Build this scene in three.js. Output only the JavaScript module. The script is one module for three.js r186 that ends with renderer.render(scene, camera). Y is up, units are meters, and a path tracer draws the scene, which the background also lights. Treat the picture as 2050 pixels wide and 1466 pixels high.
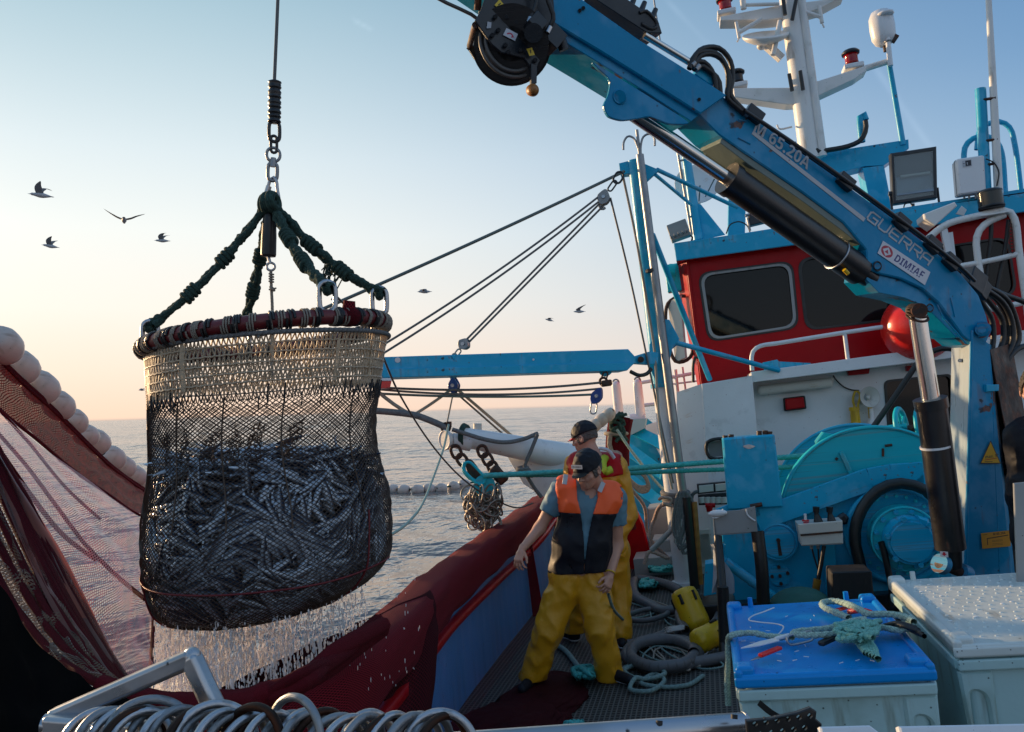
import * as THREE from 'three';
import { RoundedBoxGeometry } from 'three/addons/geometries/RoundedBoxGeometry.js';
import { mergeGeometries, mergeVertices } from 'three/addons/utils/BufferGeometryUtils.js';
import { TextGeometry } from 'three/addons/geometries/TextGeometry.js';
import { FontLoader } from 'three/addons/loaders/FontLoader.js';
import { ImprovedNoise } from 'three/addons/math/ImprovedNoise.js';

// ---------------------------------------------------------------- camera, sky, sun, exposure
const D2R = Math.PI / 180, V = (x, y, z) => new THREE.Vector3(x, y, z);
const scene = new THREE.Scene();
const EYE = 2.6, FOC = 1646;                                   // eye height above the sea; focal length in photo pixels (2050 x 1466)
const camera = new THREE.PerspectiveCamera(2 * Math.atan(733 / FOC) / D2R, 2050 / 1466, 0.05, 30000);
camera.position.set(0, EYE, 0);
camera.rotation.order = 'YXZ';
camera.rotation.set(2.96 * D2R, 0, -1.72 * D2R);
camera.updateMatrixWorld(true);
const renderer = new THREE.WebGLRenderer({ antialias: true });
renderer.toneMapping = THREE.LinearToneMapping;
renderer.toneMappingExposure = 1.1;
renderer.shadowMap.enabled = true;

const SUN_AZ = -54 * D2R, SUN_EL = 7.5 * D2R;                    // the sun stands low, left of the view and a little ahead
const SUN = V(Math.sin(SUN_AZ) * Math.cos(SUN_EL), Math.sin(SUN_EL), -Math.cos(SUN_AZ) * Math.cos(SUN_EL));
const sun = new THREE.DirectionalLight(new THREE.Color().setRGB(1, 0.66, 0.35), 5);
sun.position.copy(SUN).multiplyScalar(40).add(V(0, 2, -6)); sun.target.position.set(0, 2, -6);
sun.castShadow = true; sun.shadow.radius = 1.5;
Object.assign(sun.shadow.camera, { left: -14, right: 14, top: 14, bottom: -14, near: 1, far: 90 });
sun.shadow.mapSize.set(2048, 2048);
scene.add(sun, sun.target);

const lin = (c) => c <= 0.04045 ? c / 12.92 : Math.pow((c + 0.055) / 1.055, 2.4);
const sm = (a, b, x) => { const t = Math.min(1, Math.max(0, (x - a) / (b - a))); return t * t * (3 - 2 * t); };
const mix = (a, b, t) => a + (b - a) * t;
function skyTexture() {
  const W = 2048, H = 1024, data = new Float32Array(W * H * 4);
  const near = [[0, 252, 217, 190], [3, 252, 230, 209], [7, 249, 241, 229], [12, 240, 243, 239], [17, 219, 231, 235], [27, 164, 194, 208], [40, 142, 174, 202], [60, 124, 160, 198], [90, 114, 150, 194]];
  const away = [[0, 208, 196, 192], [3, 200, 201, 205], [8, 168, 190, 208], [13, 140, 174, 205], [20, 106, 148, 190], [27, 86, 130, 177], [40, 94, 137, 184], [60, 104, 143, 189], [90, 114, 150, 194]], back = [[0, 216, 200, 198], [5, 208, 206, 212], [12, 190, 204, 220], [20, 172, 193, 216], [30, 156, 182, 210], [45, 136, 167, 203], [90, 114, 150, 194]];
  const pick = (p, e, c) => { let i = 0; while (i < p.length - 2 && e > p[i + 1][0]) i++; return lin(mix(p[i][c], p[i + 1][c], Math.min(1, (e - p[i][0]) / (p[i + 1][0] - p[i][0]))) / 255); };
  const dir = (px, py) => { const v = V((px - 1025) / FOC, -(py - 733) / FOC, -1).applyQuaternion(camera.quaternion); return v.normalize(); };
  const trails = [[1330, -5, 1490, 165, 0.09, 3], [1745, 125, 1880, 320, 0.09, 4], [704, 38, 749, 62, 0.10, 2]].map(([a, b, c, d, k, w]) => ({ a: dir(a, b), b: dir(c, d), k, w: w / FOC }));
  const v = V(0, 0, 0), t = V(0, 0, 0);
  for (let y = 0; y < H; y++) {
    const el = ((y + 0.5) / H - 0.5) * Math.PI, e = Math.max(0, el / D2R);
    for (let x = 0; x < W; x++) {
      const a = ((x + 0.5) / W - 0.5) * 2 * Math.PI;
      v.set(Math.cos(el) * Math.cos(a), Math.sin(el), Math.cos(el) * Math.sin(a));
      const off = Math.acos(Math.min(1, Math.max(-1, v.x * Math.sin(SUN_AZ) / Math.cos(el) - v.z * Math.cos(SUN_AZ) / Math.cos(el)))) / D2R;
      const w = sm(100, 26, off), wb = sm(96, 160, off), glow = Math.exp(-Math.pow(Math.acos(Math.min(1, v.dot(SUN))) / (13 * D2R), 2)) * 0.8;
      const o = (y * W + x) * 4;
      let streak = 0;
      if (el > 0 && v.z < 0) for (const s of trails) {
        const ab = t.subVectors(s.b, s.a), L = ab.length(), q = (v.x - s.a.x) * ab.x + (v.y - s.a.y) * ab.y + (v.z - s.a.z) * ab.z, u = q / (L * L);
        if (u < -0.1 || u > 1.1) continue;
        const dx = v.x - s.a.x - ab.x * u, dy = v.y - s.a.y - ab.y * u, dz = v.z - s.a.z - ab.z * u;
        streak += s.k * Math.exp(-(dx * dx + dy * dy + dz * dz) / (s.w * s.w)) * sm(-0.05, 0.15, u) * sm(1.05, 0.7, u);
      }
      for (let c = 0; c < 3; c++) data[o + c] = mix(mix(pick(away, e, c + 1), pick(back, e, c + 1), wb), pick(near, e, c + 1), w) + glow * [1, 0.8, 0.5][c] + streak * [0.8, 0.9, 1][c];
      if (el < 0) for (let c = 0; c < 3; c++) data[o + c] = [0.30, 0.31, 0.33][c];
      data[o + 3] = 1;
    }
  }
  const tx = new THREE.DataTexture(data, W, H, THREE.RGBAFormat, THREE.FloatType);
  tx.mapping = THREE.EquirectangularReflectionMapping; tx.magFilter = tx.minFilter = THREE.LinearFilter; tx.needsUpdate = true;
  return tx;
}
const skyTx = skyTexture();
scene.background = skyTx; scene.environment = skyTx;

// ---------------------------------------------------------------- frames: the world (sea level) and the heeled, turned ship
const HEEL = 5 * D2R, YAW = -13 * D2R, SHIP_O = V(0, EYE - 2.03, 0);
const SHIP_Q = new THREE.Quaternion().setFromEuler(new THREE.Euler(0, YAW, 0)).multiply(new THREE.Quaternion().setFromEuler(new THREE.Euler(0, 0, HEEL)));
const SHIP_QI = SHIP_Q.clone().invert();
const toWorld = (s) => s.clone().applyQuaternion(SHIP_Q).add(SHIP_O), toShip = (w) => w.clone().sub(SHIP_O).applyQuaternion(SHIP_QI);
// sight line through a measured point of the photograph, and where it meets planes of the place
const sight = (px, py) => V((px - 1025) / FOC, -(py - 733) / FOC, -1).applyQuaternion(camera.quaternion);
const at = (px, py, d) => { const r = sight(px, py); return camera.position.clone().addScaledVector(r, d); };         // world point, d metres deep
const atS = (px, py, d) => toShip(at(px, py, d));                                                                       // the same in ship axes
const EYE_S = toShip(camera.position), rayS = (px, py) => sight(px, py).applyQuaternion(SHIP_QI);
const onAxis = (k) => (px, py, h) => { const r = rayS(px, py); return EYE_S.clone().addScaledVector(r, (h - EYE_S[k]) / r[k]); };
const onY = onAxis('y'), onZ = onAxis('z'), onX = onAxis('x');
const dk = (px, py, h = 0) => onY(px, py, h);                                                                            // on the deck
const onSea = (px, py) => { const r = sight(px, py); return camera.position.clone().addScaledVector(r, -EYE / r.y); };
function planeOf(a, b, c) { const n = b.clone().sub(a).cross(c.clone().sub(a)).normalize(); if (n.dot(EYE_S.clone().sub(a)) < 0) n.negate(); return { o: a, n }; }  // ship axes, normal to the eye
const onPlane = (pl, px, py, lift = 0) => { const r = rayS(px, py), o = pl.o.clone().addScaledVector(pl.n, lift); return EYE_S.clone().addScaledVector(r, o.sub(EYE_S).dot(pl.n) / r.dot(pl.n)); };

// ---------------------------------------------------------------- random numbers and noise
function rng(s) { return () => { s = (s + 0x6d2b79f5) | 0; let t = Math.imul(s ^ (s >>> 15), 1 | s); t = (t + Math.imul(t ^ (t >>> 7), 61 | t)) ^ t; return ((t ^ (t >>> 14)) >>> 0) / 4294967296; }; }
const IN = new ImprovedNoise(), n3 = (x, y, z) => IN.noise(x + 101.3, y + 57.7, z + 33.1);
const fbm = (x, y, z, o = 4) => { let s = 0, a = 0.5; for (let i = 0; i < o; i++) { s += a * n3(x, y, z); x *= 2.03; y *= 2.03; z *= 2.03; a *= 0.5; } return s; };
function tiled(period, seed) {                                  // tileable value noise
  const r = rng(seed), g = new Float32Array(period * period).map(() => r());
  return (u, v) => { u = ((u % 1) + 1) % 1 * period; v = ((v % 1) + 1) % 1 * period; const i = Math.floor(u), j = Math.floor(v), a = sm(0, 1, u - i), b = sm(0, 1, v - j), q = (x, y) => g[(y % period) * period + x % period]; return mix(mix(q(i, j), q(i + 1, j), a), mix(q(i, j + 1), q(i + 1, j + 1), a), b); };
}
function tfbm(seed, base = 4, oct = 5) { const fs = []; for (let i = 0; i < oct; i++) fs.push(tiled(base << i, seed + i)); return (u, v) => { let s = 0, a = 0.5, n = 0; for (const f of fs) { s += a * f(u, v); n += a; a *= 0.55; } return s / n; }; }
function tex(size, fn, srgb, rx = 1, ry = rx) {
  const d = new Uint8Array(size * size * 4);
  for (let y = 0; y < size; y++) for (let x = 0; x < size; x++) { const c = fn((x + 0.5) / size, (y + 0.5) / size), o = (y * size + x) * 4; for (let k = 0; k < 4; k++) d[o + k] = 255 * Math.min(1, Math.max(0, k === 3 ? 1 : (c.length ? c[k] : c))); }
  const t = new THREE.DataTexture(d, size, size); t.wrapS = t.wrapT = THREE.RepeatWrapping; t.magFilter = THREE.LinearFilter; t.minFilter = THREE.LinearMipmapLinearFilter; t.generateMipmaps = true;
  if (srgb) t.colorSpace = THREE.SRGBColorSpace;
  t.repeat.set(rx, ry); t.needsUpdate = true; return t;
}
const rep = (t, rx, ry = rx) => { const c = t.clone(); c.repeat.set(rx, ry); c.needsUpdate = true; return c; };

// ---------------------------------------------------------------- textures (colour, grain and wear only)
const nA = tfbm(11), nB = tfbm(23, 8), nC = tfbm(37, 16, 4), nD = tfbm(51, 2, 6), nStr = tfbm(71, 3, 5);
const speck = (seed, n) => { const r = rng(seed), p = []; for (let i = 0; i < n; i++) p.push([r(), r(), 0.0015 + 0.004 * r() * r()]); return (u, v) => { let s = 0; for (const [x, y, k] of p) { const dx = Math.abs(u - x), dy = Math.abs(v - y); if (dx < 0.008 && dy < 0.008) s = Math.max(s, sm(k, k * 0.6, Math.hypot(dx, dy))); } return s; }; };
const spk1 = speck(5, 70), spk2 = speck(8, 50);
const TX = {
  paint: tex(512, (u, v) => { const g = 0.93 + 0.07 * nA(u, v), d = sm(0.66, 0.85, nB(u, v)) * 0.06, r = sm(0.66, 0.78, nStr(u * 4 % 1, v)) * 0.16, s = spk1(u, v) * 0.5, w = spk2(u, v) * 0.35; return [g - d - s * 0.6 + w - r * 0.3, g - d - s + w - r * 0.7, g - d - s + w - r]; }, true),
  dirty: tex(512, (u, v) => { const st = sm(0.56, 0.8, nStr((u * 6) % 1, v)) * 0.25, b = sm(0.55, 0.85, nA(u, v)) * 0.12, s = spk1(u, v) * 0.6; return [1 - st * 0.7 - b - s, 1 - st * 0.85 - b - s, 1 - st - b * 1.2 - s]; }, true),
  rust: tex(256, (u, v) => { const a = nA(u, v), b = nC(u, v), k = sm(0.4, 0.62, a); return [mix(0.34, 0.55, k) * (0.6 + 0.6 * b), mix(0.27, 0.30, k) * (0.6 + 0.6 * b), mix(0.24, 0.15, k) * (0.6 + 0.6 * b)]; }, true),
  rough: tex(256, (u, v) => 0.55 + 0.5 * nB(u, v) + 0.2 * (nA(u, v) - 0.5)),
  bump: tex(256, (u, v) => 0.6 * nC(u, v) + 0.4 * nA(u, v)),
  wave: tex(512, (u, v) => nD(u, v)),
  cloth: tex(256, (u, v) => 0.55 * nA(u, v) + 0.3 * nB(u * 1, v) + 0.15 * (Math.sin(u * 402) * Math.sin(v * 402) * 0.5 + 0.5)),
  rope: tex(128, (u, v) => { const t = ((u + v) * 3) % 1, f = Math.sin(Math.PI * t); return 0.25 + 0.75 * Math.sqrt(Math.max(0, f)) * (0.85 + 0.15 * nC(u, v)); }),
  ropeC: tex(128, (u, v) => { const t = ((u + v) * 3) % 1, f = Math.sin(Math.PI * t), g = 0.75 + 0.35 * nC(u, v); return [g, g, g]; }, true),
  net: tex(64, (u, v) => { const a = (u + v) % 1, b = (u - v + 1) % 1, w = 0.1; return (a < w || a > 1 - w || b < w || b > 1 - w) ? 1 : 0; }),
  netC: tex(256, (u, v) => { const g = 0.5 + 0.9 * nB(u, v) * nA(u, v) * 1.6; return [g, g, g]; }, true),
  wood: tex(256, (u, v) => { const g = nStr(u, (v * 12) % 1), k = 0.7 + 0.4 * g; return [k, k * 0.95, k * 0.85]; }, true),
  netBand: tex(64, (u, v) => { const a = (u + v) % 1, b = (u - v + 1) % 1, w = 0.2; return (a < w || a > 1 - w || b < w || b > 1 - w) ? 1 : 0.84; }),
  meshC: tex(64, (u, v) => { const a = (u + v) % 1, b = (u - v + 1) % 1, w = 0.14, k = (a < w || a > 1 - w || b < w || b > 1 - w) ? 1 : 0.42; return [k, k, k]; }, true),
  strand: tex(256, (u, v) => { const s = nStr((v * 9) % 1, u * 0.5), f = nC(u, v); return sm(0.36, 0.60, s + 0.35 * (f - 0.5)); }),
  strandC: tex(256, (u, v) => { const s = nStr((v * 13) % 1, u * 0.5), k = 0.25 + 1.25 * Math.pow(s, 1.6) * (0.5 + 0.8 * nC(u, v)); return [k, k * 0.9, k * 0.8]; }, true),
  scale: tex(128, (u, v) => { const b = nC(u, v), top = sm(0.35, 0.6, v); return [0.55 + 0.45 * b, 0.6 + 0.4 * b, 0.65 + 0.35 * b]; }, true),
};

function worn(c, seed) {                                          // painted steel with chips down to rust, faint rust runs and a dull salt film
  const a = tfbm(seed, 5), b = tfbm(seed + 9, 24, 4), s = tfbm(seed + 17, 4, 5), g = tfbm(seed + 31, 9, 4), enc = (x) => x <= 0.0031308 ? x * 12.92 : 1.055 * Math.pow(x, 1 / 2.4) - 0.055, R = [0.16, 0.06, 0.025], K = [0.03, 0.025, 0.025];
  return tex(512, (u, v) => { const chip = sm(0.71, 0.75, b(u, v) * 0.6 + a(u, v) * 0.4 + 0.03), run = sm(0.60, 0.74, s((u * 9) % 1, v)) * sm(0.5, 0.62, g(u, v)) * 0.32, film = sm(0.52, 0.72, g(u, v)) * 0.05, n = 0.88 + 0.2 * a(u, v), sp = spk1(u, v); return c.map((x, i) => { let q = x * n + film; q = mix(q, R[i], run); q = mix(q, b(v, u) > 0.5 ? R[i] : K[i], chip * 0.9); return enc(mix(q, K[i], sp * 0.7)); }); }, true);
}
// ---------------------------------------------------------------- materials
const rgb = (a) => new THREE.Color().setRGB(a[0], a[1], a[2]);
function paint(name, c, o = {}) {
  const m = new THREE.MeshPhysicalMaterial({ name, color: rgb(c), roughness: o.r ?? 0.45, metalness: o.m ?? 0, map: o.map === null ? null : rep(o.map ?? TX.paint, o.s ?? 0.8), bumpMap: o.bump === null ? null : rep(o.bump ?? TX.bump, o.bs ?? 3), bumpScale: o.b ?? 0.0012, clearcoat: o.cc ?? 0, specularIntensity: o.sp ?? 1, clearcoatRoughness: 0.25, side: THREE.DoubleSide });
  if (o.rm !== null) m.roughnessMap = rep(TX.rough, 1.5);
  if (o.t) { m.transmission = o.t; m.thickness = 0; }
  if (o.sheen) { m.sheen = o.sheen; m.sheenColor = rgb(o.sc ?? c); m.sheenRoughness = 0.6; }
  return m;
}
const M = {
  crane: paint('crane blue paint', [1, 1, 1], { map: worn([0.002, 0.25, 0.47], 131), s: 0.55, r: 0.42, cc: 0.04, sp: 0.35 }),
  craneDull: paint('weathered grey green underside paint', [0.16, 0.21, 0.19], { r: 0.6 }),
  cyan: paint('cyan blue paint', [1, 1, 1], { map: worn([0.006, 0.37, 0.60], 177), s: 0.6, r: 0.42, cc: 0.06, sp: 0.5 }),
  turq: paint('turquoise paint', [1, 1, 1], { map: worn([0.008, 0.47, 0.56], 211), s: 0.7, r: 0.45, cc: 0.06, sp: 0.5 }),
  red: paint('red paint', [0.42, 0.002, 0.006], { r: 0.45, cc: 0.02, sp: 0.35 }),
  bright: paint('bright red plastic', [0.75, 0.02, 0.015], { r: 0.35 }),
  white: paint('white paint', [0.78, 0.79, 0.80], { r: 0.45, cc: 0.15 }),
  cream: paint('white mast paint', [0.74, 0.73, 0.70], { r: 0.5, map: TX.dirty }),
  offw: paint('off white plastic', [0.62, 0.60, 0.54], { r: 0.5 }),
  black: paint('black paint', [0.012, 0.012, 0.014], { r: 0.42, cc: 0.2 }),
  tar: paint('dark navy black paint', [0.012, 0.017, 0.024], { r: 0.5 }),
  rubber: paint('black rubber hose', [0.014, 0.014, 0.014], { r: 0.5 }),
  greyhose: paint('grey rubber hose', [0.10, 0.10, 0.105], { r: 0.6, map: TX.dirty }),
  steel: paint('steel', [0.40, 0.41, 0.43], { r: 0.40, m: 1, map: TX.dirty, b: 0.0008 }),
  dullsteel: paint('dull galvanised steel', [0.27, 0.28, 0.29], { r: 0.55, m: 0.9, map: TX.dirty }),
  chrome: paint('chromed rod', [0.62, 0.61, 0.58], { r: 0.16, m: 1, map: null, bump: null }),
  rust: paint('rusty iron', [0.42, 0.36, 0.32], { r: 0.8, map: TX.rust, s: 3, b: 0.003 }),
  rope: paint('weathered tan rope', [0.36, 0.31, 0.25], { r: 0.9, map: TX.ropeC, bump: TX.rope, s: 1, bs: 1, b: 0.004, rm: null }),
  ropeG: paint('grey rope', [0.17, 0.17, 0.17], { r: 0.9, map: TX.ropeC, bump: TX.rope, s: 1, bs: 1, b: 0.004, rm: null }),
  ropeT: paint('turquoise polypropylene rope', [0.06, 0.44, 0.42], { r: 0.65, map: TX.ropeC, bump: TX.rope, s: 1, bs: 1, b: 0.004, rm: null }),
  ropeP: paint('pale green white rope', [0.42, 0.56, 0.48], { r: 0.85, map: TX.ropeC, bump: TX.rope, s: 1, bs: 1, b: 0.004, rm: null }),
  ropeD: paint('dark green rope', [0.045, 0.105, 0.085], { r: 0.95, map: TX.netC, s: 4, bump: TX.bump, bs: 8, b: 0.006, rm: null }),
  ropeK: paint('pinkish rope', [0.48, 0.33, 0.27], { r: 0.9, map: TX.ropeC, bump: TX.rope, s: 1, bs: 1, b: 0.004, rm: null }),
  wire: paint('steel wire rope', [0.11, 0.11, 0.11], { r: 0.6, m: 0.3, map: null, bump: null }),
  cord: paint('black cord', [0.015, 0.016, 0.018], { r: 0.8, map: null, bump: null }),
  ivory: paint('ivory float plastic', [0.58, 0.50, 0.44], { r: 0.5, map: TX.dirty, t: 0.12 }),
  yellow: paint('yellow plastic', [0.62, 0.38, 0.008], { r: 0.4, map: TX.dirty }),
  wood: paint('varnished wood', [0.42, 0.19, 0.05], { r: 0.55, map: TX.wood }),
  paleplast: paint('pale aqua white plastic', [0.42, 0.62, 0.62], { r: 0.45, map: TX.dirty, t: 0.08 }),
  lidblue: paint('blue plastic lid', [0.003, 0.26, 0.70], { r: 0.4, sp: 0.6, map: TX.paint }),
  lidwhite: paint('white plastic lid', [0.58, 0.64, 0.62], { r: 0.42, map: TX.dirty }),
  glass: new THREE.MeshPhysicalMaterial({ name: 'dark window glass', color: rgb([0.10, 0.115, 0.12]), roughness: 0.04, transmission: 0.96, thickness: 0, metalness: 0, ior: 1.5, specularIntensity: 0.55, side: THREE.DoubleSide }),
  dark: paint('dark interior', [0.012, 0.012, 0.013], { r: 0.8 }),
  grey: paint('grey paint', [0.28, 0.29, 0.29], { r: 0.55, map: TX.dirty }),
};

// ---------------------------------------------------------------- geometry helpers
function boxUV(g) {                                              // uv in metres by the facing of each triangle
  if (g.index) g = g.toNonIndexed();
  const p = g.attributes.position, uv = new Float32Array(p.count * 2), a = V(), b = V(), c = V();
  for (let i = 0; i < p.count; i += 3) {
    a.fromBufferAttribute(p, i); b.fromBufferAttribute(p, i + 1); c.fromBufferAttribute(p, i + 2);
    const n = b.clone().sub(a).cross(c.clone().sub(a)), x = Math.abs(n.x), y = Math.abs(n.y), z = Math.abs(n.z);
    [a, b, c].forEach((q, k) => { uv[(i + k) * 2] = x > y && x > z ? q.z : q.x; uv[(i + k) * 2 + 1] = y >= x && y >= z ? q.z : q.y; });
  }
  g.setAttribute('uv', new THREE.BufferAttribute(uv, 2)); return g;
}
const clean = (g) => { for (const k of Object.keys(g.attributes)) if (!['position', 'normal', 'uv'].includes(k)) g.deleteAttribute(k); if (!g.attributes.uv) g.setAttribute('uv', new THREE.BufferAttribute(new Float32Array(g.attributes.position.count * 2), 2)); if (!g.attributes.normal) g.computeVertexNormals(); return g.index ? g.toNonIndexed() : g; };
const join = (list) => list.length === 1 ? clean(list[0]) : mergeGeometries(list.map(clean));
const basis = (x, y, z, o) => new THREE.Matrix4().makeBasis(x, y, z).setPosition(o);
function rbox(w, h, d, x = 0, y = 0, z = 0, r = 0.008, rot) { const g = boxUV(new RoundedBoxGeometry(w, h, d, 2, Math.min(r, w / 2.1, h / 2.1, d / 2.1))); if (rot) g.applyMatrix4(new THREE.Matrix4().makeRotationFromEuler(new THREE.Euler(...rot))); return g.translate(x, y, z); }
const UPV = V(0, 1, 0);
function frameAlong(a, b, up = UPV) { const y = b.clone().sub(a).normalize(), x = up.clone().cross(y); if (x.lengthSq() < 1e-6) x.set(1, 0, 0); x.normalize(); return { x, y, z: x.clone().cross(y) }; }
function rod(a, b, r0, r1 = r0, seg = 14, open) { const L = a.distanceTo(b), g = new THREE.CylinderGeometry(r1, r0, L, seg, 1, !!open), f = frameAlong(a, b); const uv = g.attributes.uv; for (let i = 0; i < uv.count; i++) uv.setXY(i, uv.getX(i) * r0 * 6.28, uv.getY(i) * L); return g.applyMatrix4(basis(f.x, f.y, f.z, a.clone().add(b).multiplyScalar(0.5))); }
function beam(a, b, w, h, r = 0.006, up = UPV) { const L = a.distanceTo(b), f = frameAlong(a, b, up); return rbox(w, L, h, 0, 0, 0, r).applyMatrix4(basis(f.x, f.y, f.z, a.clone().add(b).multiplyScalar(0.5))); }   // w across, h along z of the frame
function tube(pts, r, o = {}) {
  const c = o.curve ?? new THREE.CatmullRomCurve3(pts, !!o.closed, 'centripetal'), L = c.getLength(), n = o.n ?? Math.max(4, Math.min(400, Math.ceil(L / Math.max(r * (o.step ?? 2.2), 0.012)))), g = new THREE.TubeGeometry(c, n, r, o.k ?? 7, !!o.closed), uv = g.attributes.uv, S = o.s ?? 1 / (r * 6.28);
  for (let i = 0; i < uv.count; i++) uv.setXY(i, uv.getX(i) * L * S, uv.getY(i)); return g;
}
function rope(pts, r, o = {}) {                                   // laid rope: three strands winding round the line
  const c = new THREE.CatmullRomCurve3(pts, !!o.closed, 'centripetal'), L = c.getLength(), n = Math.min(1400, Math.ceil(L / (r * 0.75))), fr = c.computeFrenetFrames(n, !!o.closed), K = o.k ?? 12, lobes = o.lobes ?? 3, pitch = r * (o.pitch ?? 7), pos = [], uv = [], idx = [], rr = rng(o.seed ?? 3);
  for (let i = 0; i <= n; i++) {
    const p = c.getPointAt(i / n), tw = i / n * L / pitch * 2 * Math.PI, fuzz = o.fuzz ? 1 + o.fuzz * (rr() - 0.5) : 1;
    for (let j = 0; j <= K; j++) { const a = j / K * 2 * Math.PI, q = r * fuzz * (0.84 + 0.2 * Math.abs(Math.cos((a - tw) * lobes / 2)) + (o.fuzz ? o.fuzz * 0.4 * (rr() - 0.5) : 0)); pos.push(p.x + q * (Math.cos(a) * fr.normals[i].x + Math.sin(a) * fr.binormals[i].x), p.y + q * (Math.cos(a) * fr.normals[i].y + Math.sin(a) * fr.binormals[i].y), p.z + q * (Math.cos(a) * fr.normals[i].z + Math.sin(a) * fr.binormals[i].z)); uv.push(i / n * L / (r * 6.28), j / K); }
  }
  for (let i = 0; i < n; i++) for (let j = 0; j < K; j++) { const a = i * (K + 1) + j, b = a + K + 1; idx.push(a, b, a + 1, b, b + 1, a + 1); }
  const g = new THREE.BufferGeometry(); g.setAttribute('position', new THREE.Float32BufferAttribute(pos, 3)); g.setAttribute('uv', new THREE.Float32BufferAttribute(uv, 2)); g.setIndex(idx); g.computeVertexNormals(); return g;
}
const lathe = (prof, seg = 28) => new THREE.LatheGeometry(prof.map(([x, y]) => new THREE.Vector2(x, y)), seg);
const ball = (r, x, y, z, sx = 1, sy = 1, sz = 1, k = 20) => new THREE.SphereGeometry(r, k, Math.ceil(k * 0.7)).scale(sx, sy, sz).translate(x, y, z);
const orient = (g, y, o, xh = V(1, 0, 0)) => { const yy = y.clone().normalize(), z = xh.clone().cross(yy).normalize(), x = yy.clone().cross(z); return g.applyMatrix4(basis(x, yy, z, o)); };   // its own +y along y
const torus = (R, r, o, axis, k = 28, j = 8) => { const g = new THREE.TorusGeometry(R, r, j, k), z = axis.clone().normalize(), x = (Math.abs(z.y) < 0.9 ? UPV : V(1, 0, 0)).clone().cross(z).normalize(); return g.applyMatrix4(basis(x, z.clone().cross(x), z, o)); };
function link(a, b, w, r) {                                       // one oval chain link / shackle from a to b
  const y = b.clone().sub(a), L = y.length(), f = frameAlong(a, b, V(0.3, 0.2, 1)), pts = [], h = Math.max(0, L / 2 - w);
  for (let i = 0; i < 16; i++) { const t = i / 16 * 2 * Math.PI; pts.push(a.clone().add(b).multiplyScalar(0.5).addScaledVector(f.x, Math.cos(t) * w).addScaledVector(f.y, Math.sin(t) * w + Math.sign(Math.sin(t) || 1) * h)); }
  return tube(pts, r, { closed: true, n: 28, k: 7 });
}
function slab(pts, n, t, bevel = 0.004, holes = []) {             // a plate whose face is the polygon pts (seen from the side n points to), t thick away from n
  const o = pts[0], y0 = Math.abs(n.y) < 0.9 ? UPV : V(0, 0, 1), x = y0.clone().cross(n).normalize(), y = n.clone().cross(x), flat = (q) => { const d = q.clone().sub(o); return new THREE.Vector2(d.dot(x), d.dot(y)); };
  const s = new THREE.Shape(pts.map(flat)); for (const h of holes) s.holes.push(new THREE.Path(h.map(flat)));
  const g = new THREE.ExtrudeGeometry(s, { depth: Math.max(0.001, t - 2 * bevel), bevelEnabled: bevel > 0, bevelThickness: bevel, bevelSize: bevel, bevelOffset: -bevel, bevelSegments: 1, curveSegments: 10 });
  g.translate(0, 0, -t + bevel); return boxUV(g).applyMatrix4(basis(x, y, n.clone(), o));
}
const smoothPoly = (pts, n = 40) => new THREE.CatmullRomCurve3(pts, true, 'catmullrom', 0.35).getPoints(n).slice(0, -1);
const sagged = (a, b, s, n = 12) => Array.from({ length: n + 1 }, (_, i) => { const t = i / n, p = a.clone().lerp(b, t); p.y -= s * 4 * t * (1 - t); return p; });
function sheet(A, B, nu, nv, bend) {                              // ruled cloth between two curves, bent by bend(u, v) -> offset
  const ca = new THREE.CatmullRomCurve3(A), cb = new THREE.CatmullRomCurve3(B), pos = [], uv = [], idx = []; let su = 0; const La = (ca.getLength() + cb.getLength()) / 2, Wd = A[0].distanceTo(B[0]) * 0.5 + A[A.length - 1].distanceTo(B[B.length - 1]) * 0.5;
  for (let i = 0; i <= nu; i++) { const u = i / nu, a = ca.getPoint(u), b = cb.getPoint(u); for (let j = 0; j <= nv; j++) { const v = j / nv, p = a.clone().lerp(b, v); if (bend) p.add(bend(u, v, p)); pos.push(p.x, p.y, p.z); uv.push(u * La, v * Wd); } }
  for (let i = 0; i < nu; i++) for (let j = 0; j < nv; j++) { const a = i * (nv + 1) + j, b = a + nv + 1; idx.push(a, b, a + 1, b, b + 1, a + 1); }
  const g = new THREE.BufferGeometry(); g.setAttribute('position', new THREE.Float32BufferAttribute(pos, 3)); g.setAttribute('uv', new THREE.Float32BufferAttribute(uv, 2)); g.setIndex(idx); g.computeVertexNormals(); return g;
}

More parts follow.
